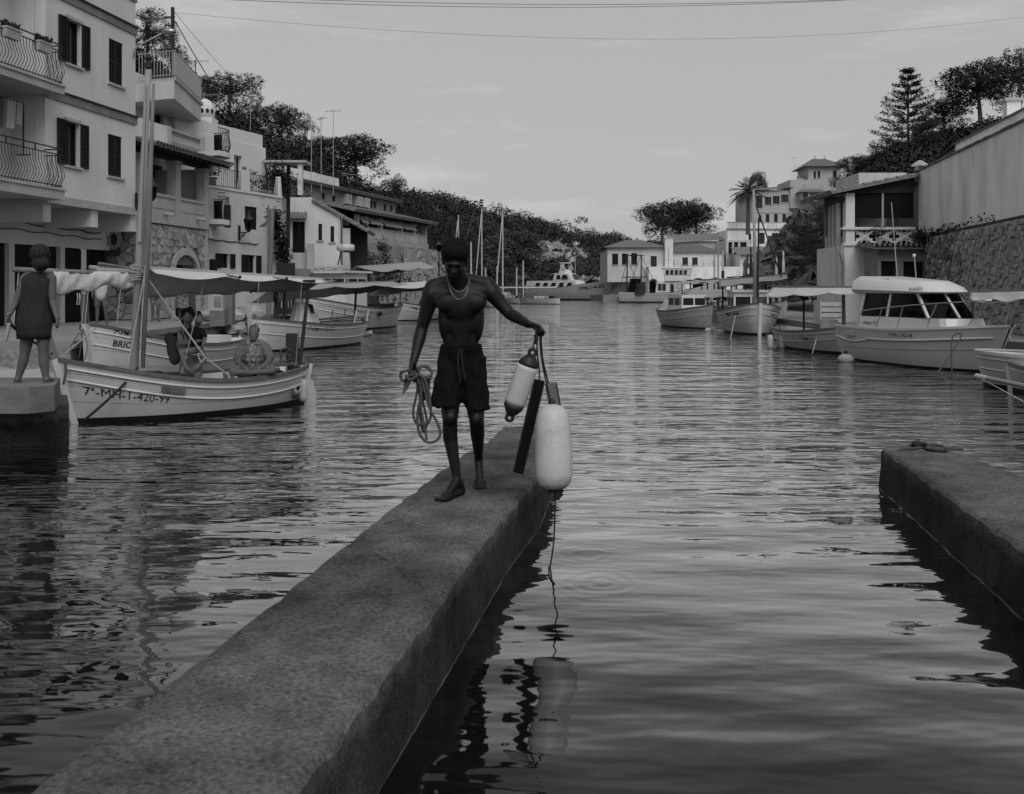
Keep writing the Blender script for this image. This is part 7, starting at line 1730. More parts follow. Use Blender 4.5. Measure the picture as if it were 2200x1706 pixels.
for a, c in (((-.42,-1.4,1.6),(-.27,-.8,7.1)),((-.27,-1.4,1.6),(-.42,-.8,7.1)),((-.5,-1,2.0),(-.40,-.8,7)),((-.12,-1,3.0),(-.26,-.8,7)),((-.16,-1,2.4),(-.27,-.8,6))): MB().bar((a[0]*Lt,a[1],a[2]),(c[0]*Lt,c[1],c[2]),.07).build('gantry_stay', M['iron'], tr)
canvas_cone(tr, (-.28*Lt,-1.6,1.3), .9, .5, 1.6, 3, 'cloth_dark'); canvas_cone(tr, (-.33*Lt,.2,1.5), 1.2, .8, 2.2, 6, 'cloth_black')
MB().tube([(.02*Lt,0,5.3),(.02*Lt,0,8.6)], .07, 5).build('mast', M['trim'], tr)
# far masts and a dark gantry boat
for k, (px_, pt_, Y, lb_) in enumerate(((988,462,140,'sailing yacht with a thin pale mast far behind, left of three'),(1038,446,150,'sailing yacht with a tall mast far behind, middle of three'),(1083,452,145,'sailing yacht with a tall mast far behind, right of three'))):
    q = at(px_,640,Y); t, l_, Wt = boat('sailing_yacht', lb_, (q.x-1.2,Y-4.5), (q.x+.8,Y+4.0), 'far sailing yachts', 'yacht'); hh = Hull(l_, 2.7, 1.5, 1.1, 1.1, .6); hh.build(t, 'gel', strakes=(.25,), gun='gel'); 
    MB().box(-l_*.2,l_*.15,-.8,.8,1.0,1.6).build('coachroof', M['gel'], t)
    h_ = at(px_,pt_,Y).z; MB().tube([(0,0,1.2),(0,0,h_)], [.13,.08], 6).build('mast', M['canvas'], t); MB().tube([(l_*.48,0,1.5),(.03*l_,0,h_*.93)], .07, 5).build('furled_jib', M['canvas'], t)
    MB().bar((0,-1.0,h_*.5),(0,1.0,h_*.5),.08).build('spreader', M['metal'], t); MB().tube([(0,0,2.2),(-l_*.42,0,2.3)], .12, 6).build('furled_mainsail', M['canvas'], t)
gt_, lg, Wg = boat('net_boat', 'dark framed net boat moored beside the yacht', (-6.0,176), (1.5,172)); hg = Hull(lg, 3.2, 2.2, 1.4, 1.6, .6); hg.build(gt_, 'cloth_grey', strakes=(.25,), gun='rubber')
for x in (-.3,.1):
    for y in (-1,1): MB().bar((lg*x-1.0,y,1.5),(lg*x+.3,y*.4,6.5),.2).build('gantry_leg', M['iron'], gt_)
MB().bar((-lg*.34,0,6.5),(lg*.16,0,6.5),.25).build('gantry_beam', M['iron'], gt_)
# posts standing in the far water
for k, (px_, pt_) in enumerate(((1012,520),(1068,572),(1043,575),(1124,560),(1110,575),(1014,585))):
    q = at(px_,640,120+6*k); h_ = at(px_,pt_,120+6*k).z; t = tag(MB().tube([(q.x,q.y,-1),(q.x,q.y,h_)], [.13,.10], 6).build('mooring_post', M['whiteold']), ('tall pale mooring post just right of the walking man head','pale mooring post left of the right far sailing mast','pale mooring post right of the middle far sailing mast','pale mooring post beside the dark framed net boat','short pale mooring post between far mast and net boat','short pale mooring post nearest the walking man shoulder')[k], 'post', 'far mooring posts')
# ================================================================== people
def rot_to(d): return Vector(d).to_track_quat('Z','Y').to_matrix().to_4x4()
def capsule(mb, p, q, r0, r1, n=12):
    p, q = Vector(p), Vector(q); d = q-p; L = d.length
    if L < 1e-5: mb.sphere(p, r0, n, 8); return
    prof = []
    for k in range(5): a = -PI/2+PI/2*k/4; prof.append((max(r0*math.cos(a),1e-4), r0*math.sin(a)))
    for k in range(5): a = PI/2*k/4; prof.append((max(r1*math.cos(a),1e-4), L+r1*math.sin(a)))
    mb.lathe(prof, n, Matrix.Translation(p) @ rot_to(d))
def ell(mb, c, r, rot=None, nu=16, nv=12):
    t = MB().sphere((0,0,0), 1.0, nu, nv, r); R_ = Matrix.Translation(Vector(c)) @ (rot or Matrix()); mb.add([R_ @ Vector(v) for v in t.v], t.f)
def skin_mesh(name, mb, voxel=.007, smooth=6, fac=.5, keep=()):
    """weld overlapping limbs into one continuous surface, then relax it; keep: (centre, radius) spheres that stay crisp"""
    me = mb.mesh(name); o = bpy.data.objects.new(name, me)
    m_ = o.modifiers.new('weld','REMESH'); m_.mode = 'VOXEL'; m_.voxel_size = voxel; m_.use_smooth_shade = True
    me2 = evaluated_mesh(o); bpy.data.meshes.remove(me); me2.name = name
    n = len(me2.vertices); co = np.empty(n*3, np.float32); me2.vertices.foreach_get('co', co); co = co.reshape(-1,3).astype(np.float64)
    ed = np.empty(len(me2.edges)*2, np.int32); me2.edges.foreach_get('vertices', ed); ed = ed.reshape(-1,2)
    deg = np.bincount(ed.ravel(), minlength=n).astype(np.float64); deg[deg == 0] = 1
    wt = np.ones(n)
    for c, r_ in keep: wt = np.minimum(wt, np.clip((np.linalg.norm(co-np.array(c),axis=1)-r_)/.05, .12, 1))
    for _ in range(smooth):
        acc = np.stack([np.bincount(ed[:,0], co[ed[:,1],k], n)+np.bincount(ed[:,1], co[ed[:,0],k], n) for k in range(3)],1)/deg[:,None]
        co += (acc-co)*(fac*wt)[:,None]
    me2.vertices.foreach_set('co', co.astype(np.float32).ravel()); me2.update()
    me2.polygons.foreach_set('use_smooth', [True]*len(me2.polygons)); return me2
def ruffle(me, fn):
    n = len(me.vertices); co = np.empty(n*3, np.float32); no = np.empty(n*3, np.float32)
    me.vertices.foreach_get('co', co); me.vertices.foreach_get('normal', no); co = co.reshape(-1,3); no = no.reshape(-1,3)
    co = co+no*np.asarray(fn(co[:,0], co[:,1], co[:,2]))[:,None]; me.vertices.foreach_set('co', co.astype(np.float32).ravel()); me.update()
NR = np.random.default_rng(2)
def hand(mb, w_, d, n, s=1.0, side=1, curl=1.0):
    d = Vector(d).normalized(); n = Vector(n); n = (n-d*n.dot(d)).normalized(); t = d.cross(n)*side; w_ = Vector(w_)
    for k, off in enumerate((-.030,-.010,.010,.030)): capsule(mb, w_+t*off*.6*s, w_+d*.075*s+t*off*s, .017*s, .014*s, 8)
    for k, off in enumerate((-.033,-.011,.011,.032)):
        L = (.82,.96,1.0,.92)[k]*s; a = w_+d*(.080*s-abs(off)*.15)+t*off*s
        b_ = a+(d*.026+n*.020*curl)*L; c = b_+(n*.025*curl-d*.006*curl+d*.02*(1-curl))*L; e = c+(-d*.018*curl+n*.006+d*.02*(1-curl))*L
        capsule(mb, a, b_, .0105*s, .0098*s, 8); capsule(mb, b_, c, .0098*s, .009*s, 8); capsule(mb, c, e, .009*s, .008*s, 8)
    a = w_+d*.022*s+t*.034*s; b_ = w_+d*.050*s+t*.050*s+n*.016*s; c = w_+d*.070*s+t*.034*s+n*.036*s
    capsule(mb, w_+d*.01*s+t*.02*s, a, .014*s, .014*s, 8); capsule(mb, a, b_, .013*s, .011*s, 8); capsule(mb, b_, c, .011*s, .009*s, 8)
def foot(mb, ankle, heel, toe, s=1.0, inner=1):
    ankle, heel, toe = Vector(ankle), Vector(heel), Vector(toe); d = (toe-heel).normalized(); sd = d.cross(Vector((0,0,1))).normalized()*inner
    ball = heel.lerp(toe, .70)
    capsule(mb, ankle, heel+Vector((0,0,.018*s)), .036*s, .030*s); capsule(mb, heel+Vector((0,0,.016*s)), ball+Vector((0,0,.012*s)), .030*s, .028*s)
    capsule(mb, ankle+d*.02*s, ball+Vector((0,0,.018*s)), .034*s, .024*s); capsule(mb, ball-sd*.022*s+Vector((0,0,.010*s)), ball+sd*.022*s+Vector((0,0,.012*s)), .022*s, .024*s)
    for k in range(5):
        off = (.036,.017,.0,-.016,-.032)[k]*s; L = (1.0,.98,.9,.8,.66)[k]; r_ = (.0135,.0105,.010,.0095,.009)[k]*s
        capsule(mb, ball+sd*off*.9+Vector((0,0,.010*s)), ball.lerp(toe, L)+sd*off+Vector((0,0,.006*s)), r_*1.1, r_, 8)
# ---------------------------------------------------------------- the barefoot man on the jetty
base = at(988,1073,6.75); base.z = JZ
man = thing('person', 'barefoot shirtless man in black shorts walking along the jetty with ropes and fenders', 'person', base)
Tm = Matrix.Translation(-base)
def A_(px, py, Y): return Tm @ at(px, py, Y)
b = MB()
chest, pel = A_(990,655,6.74), A_(990,772,6.84)
tilt = Matrix.Rotation(R(-10),4,'X')
ell(b, A_(990,646,6.75), (.158,.115,.17), tilt); ell(b, A_(990,690,6.77), (.136,.100,.14)); ell(b, A_(990,725,6.79), (.130,.094,.15)); ell(b, A_(990,768,6.83), (.148,.105,.13))
ell(b, A_(962,650,6.672), (.092,.040,.066)); ell(b, A_(1018,650,6.672), (.092,.040,.066))
ell(b, A_(955,680,6.77), (.045,.085,.17)); ell(b, A_(1027,680,6.77), (.045,.085,.17))
capsule(b, A_(982,686,6.695), A_(983,752,6.735), .032, .030); capsule(b, A_(998,686,6.695), A_(998,752,6.735), .032, .030)
capsule(b, A_(926,629,6.73), A_(1056,625,6.73), .064, .064); capsule(b, A_(985,612,6.71), A_(979,575,6.65), .070, .062)
capsule(b, A_(972,600,6.74), A_(930,616,6.73), .040, .058); capsule(b, A_(1000,598,6.74), A_(1048,612,6.73), .040, .058)
# his right arm (hanging, left in the picture)
capsule(b, A_(927,632,6.72), A_(917,668,6.74), .066, .053); capsule(b, A_(917,668,6.74), A_(906,707,6.76), .053, .042)
capsule(b, A_(906,707,6.76), A_(901,728,6.73), .044, .045); capsule(b, A_(901,728,6.73), A_(887,782,6.64), .045, .026)
hand(b, A_(887,784,6.635), (-.05,-.25,-1), (.75,-.3,.0), 1.08, -1)
# his left arm (held out, right in the picture)
capsule(b, A_(1055,627,6.72), A_(1074,650,6.72), .064, .052); capsule(b, A_(1074,650,6.72), A_(1095,675,6.70), .052, .041)
capsule(b, A_(1095,674,6.70), A_(1110,682,6.66), .045, .043); capsule(b, A_(1110,682,6.66), A_(1136,697,6.56), .043, .027)
hand(b, A_(1137,697,6.555), (.80,-.30,-.22), (-.25,-.25,-1), 1.08, 1)
# legs
capsule(b, A_(968,800,6.82), A_(967,893,6.74), .092, .060); ell(b, A_(967,897,6.705), (.050,.045,.055)); capsule(b, A_(967,897,6.74), A_(967,940,6.77), .054, .053); capsule(b, A_(967,938,6.775), A_(982,1028,6.75), .053, .031)
capsule(b, A_(1014,800,6.84), A_(1023,893,6.80), .090, .060); ell(b, A_(1023,900,6.765), (.050,.045,.055)); capsule(b, A_(1024,900,6.80), A_(1026,935,6.92), .054, .053); capsule(b, A_(1026,933,6.92), A_(1028,984,7.10), .052, .032)
def G_(px, py, Y): p = at(px, py, Y); p.z = JZ; return Tm @ p
f0 = G_(992,1060,6.80); foot(b, A_(983,1034,6.755), f0+Vector((0,0,.012)), G_(946,1066,6.575)+Vector((0,0,.010)), 1.0, 1)
# rear foot, heel lifted, on its toes
hl = A_(1029,988,7.17); bl = G_(1031,1036,7.03)+Vector((0,0,.045)); tp = G_(1034,1044,6.965)+Vector((0,0,.012)); an = A_(1028,984,7.10)
capsule(b, an, hl, .034, .030); capsule(b, hl, bl, .031, .030); capsule(b, an, bl, .036, .026); capsule(b, bl-Vector((.024,0,0)), bl+Vector((.026,0,0)), .022, .022)
for k in range(5): off = (-.036,-.017,0,.016,.032)[k]; capsule(b, bl+Vector((off*.9,-.01,-.012)), tp+Vector((off,.0+.012*abs(k-1),0)), .012, (.012,.010,.0095,.009,.0085)[k], 8)
# head, bowed; modelled straight and tipped forward
hd = MB(); Hh = A_(977,562,6.60) ; RH = Matrix.Translation(Hh) @ Matrix.Rotation(R(30),4,'X') @ Matrix.Rotation(R(4),4,'Y')
def he(c, r): ell(hd, RH @ Vector(c), r, RH.to_quaternion().to_matrix().to_4x4())
he((0,.015,.045),(.077,.098,.088)); he((0,-.012,-.01),(.070,.085,.085)); he((0,-.035,-.062),(.050,.052,.055)); he((0,-.066,-.096),(.024,.022,.020))
he((0,-.088,.028),(.058,.014,.014)); he((.036,-.070,-.020),(.026,.022,.022)); he((-.036,-.070,-.020),(.026,.022,.022))
for y_, z_, r_ in ((-.094,.012,.010),(-.104,-.006,.012),(-.112,-.022,.015)): he((0,y_,z_),(r_,r_,r_*.95))
he((.016,-.102,-.026),(.011,.012,.010)); he((-.016,-.102,-.026),(.011,.012,.010))
he((0,-.094,-.054),(.027,.013,.009)); he((0,-.092,-.070),(.024,.013,.010))
for s_ in (1,-1): he((s_*.030,-.076,.008),(.019,.012,.010)); he((s_*.079,.008,-.002),(.010,.020,.032)); he((s_*.083,.012,.012),(.010,.017,.016))
b.v_off = 0
b.add(hd.v, hd.f)
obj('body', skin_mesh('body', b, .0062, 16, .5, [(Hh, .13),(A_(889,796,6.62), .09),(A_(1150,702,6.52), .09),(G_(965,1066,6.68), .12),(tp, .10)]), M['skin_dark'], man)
# hair
hb = MB()
ell(hb, RH @ Vector((0,.028,.062)), (.094,.110,.086), RH.to_quaternion().to_matrix().to_4x4(), 30, 22); ell(hb, RH @ Vector((0,.050,.010)), (.086,.082,.075), RH.to_quaternion().to_matrix().to_4x4(), 20, 16); ell(hb, RH @ Vector((0,-.03,.092)), (.074,.062,.046), RH.to_quaternion().to_matrix().to_4x4(), 20, 16)
hm = skin_mesh('hair', hb, .006, 3)
ruffle(hm, lambda x,y,z: NR.uniform(-.002,.006,len(x))+.003*np.sin(x*150)*np.sin(z*140))
obj('hair', hm, M['hair'], man)
for s_ in (1,-1):
    MB().tube([RH @ Vector((s_*(.014+.008*k), -.0955+.0012*k*k, .030+.003*math.sin(k))) for k in range(5)], [.002,.004,.0045,.004,.002], 6).build('eyebrow', M['hair'], man, True)
# shorts
sh = MB()
ell(sh, A_(990,768,6.835), (.160,.125,.13)); ell(sh, A_(991,795,6.84), (.180,.132,.13))
def cone(p, q, r0, r1, ax=1.0): 
    t = MB().lathe([(r0,0),(r0*.5+r1*.5,.5),(r1,1)], 18); d = Vector(q)-Vector(p); 
    for (x,y,z) in t.v: pass
    sh.add([Vector(p)+d*z+Vector((x,y*ax,0)) for x,y,z in t.v], t.f)
cone(A_(969,765,6.83), A_(957,873,6.76), .090, .110, 1.1); cone(A_(1016,765,6.84), A_(1025,880,6.82), .095, .092, 1.2)
cone(A_(993,736,6.80), A_(990,765,6.83), .145, .152, .78)
sm = skin_mesh('shorts', sh, .009, 9)
ruffle(sm, lambda x,y,z: .0045*np.sin(x*55+z*16)+.0035*np.sin(z*48+x*30)+.003*np.sin(x*120-z*30))
so_ = obj('shorts', sm, M['cloth_black'], man)
for s_ in (0, 1): MB().tube(smooth_path([A_(987+6*s_,748,6.70),A_(984+9*s_,775,6.675),A_(986+12*s_,800+6*s_,6.672),A_(989+10*s_,822-4*s_,6.675)],4), .004, 5).build('drawstring', M['cloth_dark'], so_)
# two silver chains
for k, pts in enumerate(([(962,596,6.66),(966,610,6.61),(974,621,6.588),(987,627,6.582),(998,622,6.588),(1005,610,6.61),(1007,596,6.66)],[(960,596,6.665),(964,612,6.61),(971,630,6.582),(980,641,6.578),(988,643,6.577),(998,637,6.580),(1005,620,6.60),(1009,600,6.655)])):
    MB().tube(smooth_path([A_(x,y,Y-.012) for x,y,Y in pts],6), .0030 if k else .0024, 6).build('neck_chain', M['silver'], man, True)
# ---------------------------------------------------------------- what he carries
def big_fender():
    a, c = at(1163,869,6.52), at(1193,1053,6.42); t = thing('fender', 'large white rounded fender hanging from the walking man hand', 'fender', c); d = a-c
    a = at(1186,868,6.52); c2 = at(1192,1054,6.42); d = a-c2; L = d.length; r_ = .122
    Mx = Matrix.Translation(c2-c) @ rot_to(d)
    prof = [(.02,.0),(.07,.012),(.105,.045),(.122,.10),(.124,.2),(.119,.38),(.112,L-.10),(.098,L-.05),(.065,L-.016),(.03,L-.004),(.012,L)]
    o_ = MB().lathe(prof, 40, Mx).build('body', M['vinyl'], t, True)
    MB().lathe([(.1215,L*.50),(.1225,L*.505),(.1215,L*.51)], 40, Mx).build('moulding_seam', M['vinyl'], o_)
    MB().lathe([(.045,-.012),(.05,-.002),(.03,.006)], 16, Mx).build('bottom_fitting', M['rubber'], t); MB().lathe([(.022,L-.004),(.022,L+.02),(.012,L+.035)], 12, Mx).build('top_fitting', M['rubber'], t)
    return Mx, L, c
Mx, Lf_, cf = big_fender()
a, c = at(1146,752,6.50), at(1092,905,6.55); t = thing('fender', 'white cylindrical fender with black ends hanging from the walking man hand', 'fender', c)
d = a-c; Lc_ = d.length; Mx = rot_to(d); r_ = .072
MB().lathe([(r_*.96,.125),(r_,.15),(r_,Lc_-.135),(r_*.96,Lc_-.11)], 28, Mx).build('body', M['vinyl'], t, True)
def eye_end(z0, z1, flip):
    pr = [(r_*.955,z0),(r_*.93,z0+(z1-z0)*.25),(r_*.62,z0+(z1-z0)*.62),(.030,z0+(z1-z0)*.8)]
    if flip: pr = pr[::-1]
    o_ = MB().lathe(pr, 24, Mx).build('end_cap', M['rubber'], t, True)
    cz = z0+(z1-z0)*1.05; cc = Mx @ Vector((0,0,cz)); ax = Vector((1,0,0)); 
    ud = (Mx.to_3x3() @ Vector((0,0,1))); sd = ud.cross(Vector((0,1,0))).normalized()
    MB().tube([cc+sd*.022*math.cos(q)+ud*.022*math.sin(q) for q in [2*PI*i/16 for i in range(17)]], .012, 8).build('eye', M['rubber'], o_, True)
eye_end(.126, .030, True); eye_end(Lc_-.112, Lc_-.022, False)
def flat_board(label, pa, pb, wd, th, m, name='flat_fender'):
    a, c = at(*pa), at(*pb); t = thing(name, label, 'fender', c); d = (a-c); u = d.normalized(); s_ = u.cross(Vector((0,1,0))).normalized(); n = s_.cross(u)
    o_ = MB().bar((0,0,0), d, wd, th, n).build('board', M[m], t)
    bv = o_.modifiers.new('edge','BEVEL'); bv.width = .008; bv.segments = 2
    for sg in (-1,1): MB().bar(s_*sg*(wd/2-.004)-n*(th/2+.003)+u*.01, s_*sg*(wd/2-.004)-n*(th/2+.003)+d-u*.01, .008, .005, n).build('edge_welt', M['rubber'], t)
    return t
flat_board('long flat black fender board hanging from the walking man hand', (1159,817,6.55), (1113,1016,6.60), .076, .04, 'cloth_black')
flat_board('weathered grey board hanging behind the large white fender', (1183,822,6.68), (1215,990,6.70), .082, .045, 'woodgrey')
hp_ = at(1155,714,6.50)
rope('carrying_rope', 'dark rope from the man hand to the cylindrical fender', smooth_path([hp_+Vector((-.01,0,.04)), at(1150,725,6.49), at(1147,738,6.49), at(1144,753,6.5)],4), .006, 'ropedark')
rope('carrying_rope', 'dark rope from the man hand to the large white fender', smooth_path([hp_+Vector((.012,0,.04)), at(1162,760,6.5), at(1172,815,6.51), at(1185,868,6.52)],4), .006, 'ropedark')
rope('carrying_rope', 'dark rope from the man hand to the grey board', smooth_path([hp_+Vector((.02,0,.04)), at(1166,770,6.55), at(1178,822,6.66)],4), .006, 'ropedark')
rope('carrying_rope', 'dark rope from the man hand to the flat black board', smooth_path([hp_+Vector((0,0,.04)), at(1154,750,6.51), at(1158,790,6.53), at(1159,818,6.55)],4), .006, 'ropedark')
kn = MB()
for k in range(3): kn.sphere(at(1151+2*(k % 2),722+7*k,6.485), .014, 8, 6)
tag(kn.build('rope_knot', M['ropedark'], None, True), 'dark knot of ropes just under the man fist', 'knot')
rope('trailing_line', 'thin dark line dripping from the large fender into the water', smooth_path([at(1193,1054,6.42), at(1192,1110,6.42), at(1189,1170,6.40), at(1181,1222,6.37), at(1179,1228,6.36)],4), .006, 'ropedark')
rope('floating_line', 'thin dark line floating on the water below the large fender', smooth_path([(.24,6.36,.004),(.235,6.15,.004),(.26,6.0,.004)],4), .005, 'ropedark')
# rope hank in his right hand
hk = thing('rope_hank', 'hank of grey rope hanging in loops from the man other hand', 'rope', at(886,800,6.6)); Hk = Matrix.Translation(-hk.location)
def lp(pts, m='ropegrey', r_=.0085): MB().tube([Hk @ p for p in smooth_path([at(*p) for p in pts],7)], r_, 8).build('loop', M[m], hk, True)
lp([(884,797,6.56),(897,830,6.56),(888,880,6.57),(892,905,6.57),(908,915,6.56),(922,905,6.55),(926,880,6.55),(918,840,6.55),(900,806,6.55)])
lp([(890,797,6.54),(905,840,6.53),(897,890,6.53),(901,930,6.53),(918,950,6.52),(938,946,6.52),(946,930,6.52),(938,905,6.52),(924,880,6.52),(914,845,6.52),(905,812,6.53)], 'ropegrey', .009)
lp([(895,800,6.57),(902,850,6.57),(903,895,6.58),(910,928,6.58),(917,905,6.57),(908,860,6.57),(903,815,6.56)])
lp([(880,795,6.55),(868,798,6.55),(862,800,6.56),(861,812,6.57),(868,818,6.56),(884,806,6.55),(900,806,6.54),(922,812,6.54),(927,800,6.55),(918,790,6.56),(905,787,6.57),(896,792,6.57)], 'ropegrey', .010)
lp([(872,806,6.53),(880,816,6.52),(892,811,6.52),(901,806,6.52),(914,818,6.52),(921,846,6.52),(925,878,6.525)], 'ropegrey', .0105)
lp([(899,800,6.55),(906,788,6.56),(918,787,6.56),(927,798,6.55),(924,815,6.54)])
lp([(905,845,6.525),(905,880,6.525),(912,915,6.525),(917,945,6.525)], 'ropegrey', .008)
MB().add([Hk @ at(*p) for p in ((872,806,6.56),(866,832,6.57),(864,852,6.58),(876,836,6.57),(886,815,6.56))], [(0,1,2,3,4)]).build('canvas_flap', M['cloth_grey'], hk)
MB().add([Hk @ at(*p) for p in ((898,808,6.585),(925,806,6.59),(923,850,6.60),(910,862,6.60),(900,840,6.59))], [(0,1,2,3,4)]).build('canvas_flap', M['cloth_dark'], hk)
# ---------------------------------------------------------------- woman on the landing, from behind
wb = at(70,827,11.3); wb.z = .741
wo = thing('person', 'woman in a sleeveless dark dress standing on the landing, seen from behind', 'person', wb); Tw_ = Matrix.Translation(-wb)
def B_(px, py, Y=11.3): return Tw_ @ at(px, py, Y)
b = MB()
ell(b, B_(86,550,11.27), (.078,.095,.108)); capsule(b, B_(87,585,11.3), B_(87,560,11.29), .052, .050); capsule(b, B_(58,596), B_(108,596), .06, .06); ell(b, B_(80,620), (.16,.11,.2)); ell(b, B_(75,690), (.17,.13,.2))
capsule(b, B_(52,598), B_(34,650,11.25), .050, .040); capsule(b, B_(34,650,11.25), B_(18,680,11.12), .040, .026); hand(b, B_(18,681,11.12), (-.1,-.35,-1), (.9,-.2,0), .92, -1, .6)
capsule(b, B_(112,598), B_(113,648,11.28), .050, .040); capsule(b, B_(113,648,11.28), B_(123,684,11.18), .040, .026); hand(b, B_(123,685,11.18), (.2,-.25,-1), (-.9,-.2,0), .92, 1, .4)
capsule(b, B_(60,715), B_(53,760), .085, .056); capsule(b, B_(53,760), B_(50,775), .056, .058); capsule(b, B_(50,775), B_(38,816), .058, .034)
capsule(b, B_(93,715), B_(93,758), .085, .056); capsule(b, B_(93,758), B_(94,775), .056, .058); capsule(b, B_(94,775), B_(99,816), .058, .034)
def FL(px, Y): p = at(px, 827, Y); p.z = .741; return Tw_ @ p
foot(b, B_(38,817), FL(37,11.24)+Vector((0,0,.022)), FL(38,11.46)+Vector((0,0,.02)), .92, -1); foot(b, B_(99,817), FL(100,11.24)+Vector((0,0,.022)), FL(110,11.45)+Vector((0,0,.02)), .92, 1)
obj('body', skin_mesh('body', b, .008, 4), M['skin'], wo)
d_ = MB()
rings = [(586,82,13,.06),(590,82,27,.085),(600,81,33,.105),(620,79,31.5,.115),(646,75,29,.112),(660,73.5,31,.12),(678,73,34.5,.135),(698,73,36,.145),(715,72.5,35,.138),(728,72.5,34,.128)]
rows = []
for (py, cx, hw_, dp) in rings: rows.append([B_(cx,py)+Vector((hw_/F*11.3*math.cos(a)*(1+.014*math.sin(a*9+py*.05)), dp*math.sin(a)*(1+.035*math.sin(a*8+py*.04)+.02*math.sin(a*15)), .004*math.sin(a*5))) for a in [2*PI*i/40 for i in range(41)]])
dr = MB().grid(rows).build('dress', M['cloth_dark'], wo, True); sd_ = dr.modifiers.new('cloth','SOLIDIFY'); sd_.thickness = .006
hb = MB(); ell(hb, B_(86,545,11.235), (.110,.115,.112)); ell(hb, B_(87,566,11.195), (.098,.075,.085)); hm = skin_mesh('hair', hb, .009, 2)
ruffle(hm, lambda x,y,z: NR.uniform(-.004,.006,len(x))+.004*np.sin(x*130+y*60)*np.sin(z*40))
obj('hair', hm, M['hairbrown'], wo)
for x, x2 in ((36,39),(101,108)): MB().bar(FL(x,11.22)+Vector((0,0,.008)), FL(x2,11.48)+Vector((0,0,.008)), .085, .014).build('sandal', M['wood'], wo)
MB().tube([B_(17,676,11.12)+Vector((.031*math.cos(q),.031*math.sin(q),0)) for q in [2*PI*i/14 for i in range(15)]], .006, 6).build('wristwatch', M['silver'], wo)
rope('hand_rope', 'pale twisted rope hanging from the woman left hand', smooth_path([at(19,694,11.0), at(17,710,11.0), at(13,725,11.0), at(11,733,11.0)],4), .022, 'rope')
rope('hand_rope', 'dark rope running from the woman hand down past the landing', smooth_path([at(20,692,11.05), at(35,708,11.3), at(60,728,11.9), at(85,742,13.0), at(112,760,13.0)],4), .016, 'ropedark')
# ---------------------------------------------------------------- seated man mending on the nearest boat
def person(label, base, parts, extra, voxel=.011, skinm='skin', group=None):
    t = thing('person', label, 'person', base, 0, group); T_ = Matrix.Translation(-Vector(base)); b = MB()
    for p in parts:
        if p[0] == 'c': capsule(b, T_ @ at(*p[1]), T_ @ at(*p[2]), p[3], p[4])
        elif p[0] == 'e': ell(b, T_ @ at(*p[1]), p[2])
        elif p[0] == 'h': hand(b, T_ @ at(*p[1]), p[2], p[3], .95, p[4], .8)
    obj('body', skin_mesh('body', b, voxel, 4), M[skinm], t)
    for nm, mk, ps, vx in extra:
        b = MB()
        for p in ps:
            if p[0] == 'c': capsule(b, T_ @ at(*p[1]), T_ @ at(*p[2]), p[3], p[4])
            elif p[0] == 'e': ell(b, T_ @ at(*p[1]), p[2])
        me = skin_mesh(nm, b, vx, 3)
        ruffle(me, lambda x,y,z: .004*np.sin(x*60+z*25)+.003*np.sin(z*70))
        obj(nm, me, M[mk], t)
    return t
Y = 15.0
person('grey-haired man in a patterned vest sitting cross-legged on the nearest boat', at(545,802,Y), [
 ('e',(545,717,Y-.03),(.080,.098,.115)),('e',(544,727,Y-.09),(.05,.05,.055)),('e',(544,722,Y-.135),(.014,.02,.02)),('c',(546,742,Y+.02),(545,728,Y),.058,.058),
 ('c',(521,748,Y),(511,778,Y-.12),.062,.048),('c',(511,778,Y-.12),(528,793,Y-.36),.046,.030),('h',(528,793,Y-.36),(.6,-.6,-.2),(.2,-.2,-1),-1),
 ('c',(573,748,Y),(578,776,Y-.10),.062,.048),('c',(578,776,Y-.10),(556,794,Y-.36),.046,.030),('h',(556,794,Y-.36),(-.7,-.5,-.15),(-.2,-.2,-1),1),
 ('e',(546,760,Y),(.17,.12,.22)),('c',(525,797,Y-.05),(500,797,Y-.42),.085,.060),('c',(565,797,Y-.05),(584,797,Y-.42),.085,.060),('c',(500,798,Y-.42),(545,801,Y-.48),.055,.040),('c',(584,798,Y-.42),(545,800,Y-.45),.055,.040)],
 [('shirt','cloth_grey',[('c',(524,746,Y),(568,746,Y),.085,.085),('e',(546,765,Y),(.185,.145,.24)),('c',(522,748,Y),(512,768,Y-.08),.085,.075),('c',(570,748,Y),(579,768,Y-.06),.085,.075)],.012),
  ('vest','cloth_print',[('e',(544,765,Y-.05),(.135,.125,.225)),('c',(530,738,Y-.02),(558,738,Y-.02),.07,.07)],.012),
  ('shorts','cloth_grey',[('c',(525,796,Y-.02),(502,796,Y-.34),.10,.085),('c',(565,796,Y-.02),(582,796,Y-.34),.10,.085),('e',(546,793,Y),(.19,.15,.11))],.013),
  ('hair','hairgrey',[('e',(546,709,Y+.015),(.082,.095,.088))],.010)])
Y = 14.75
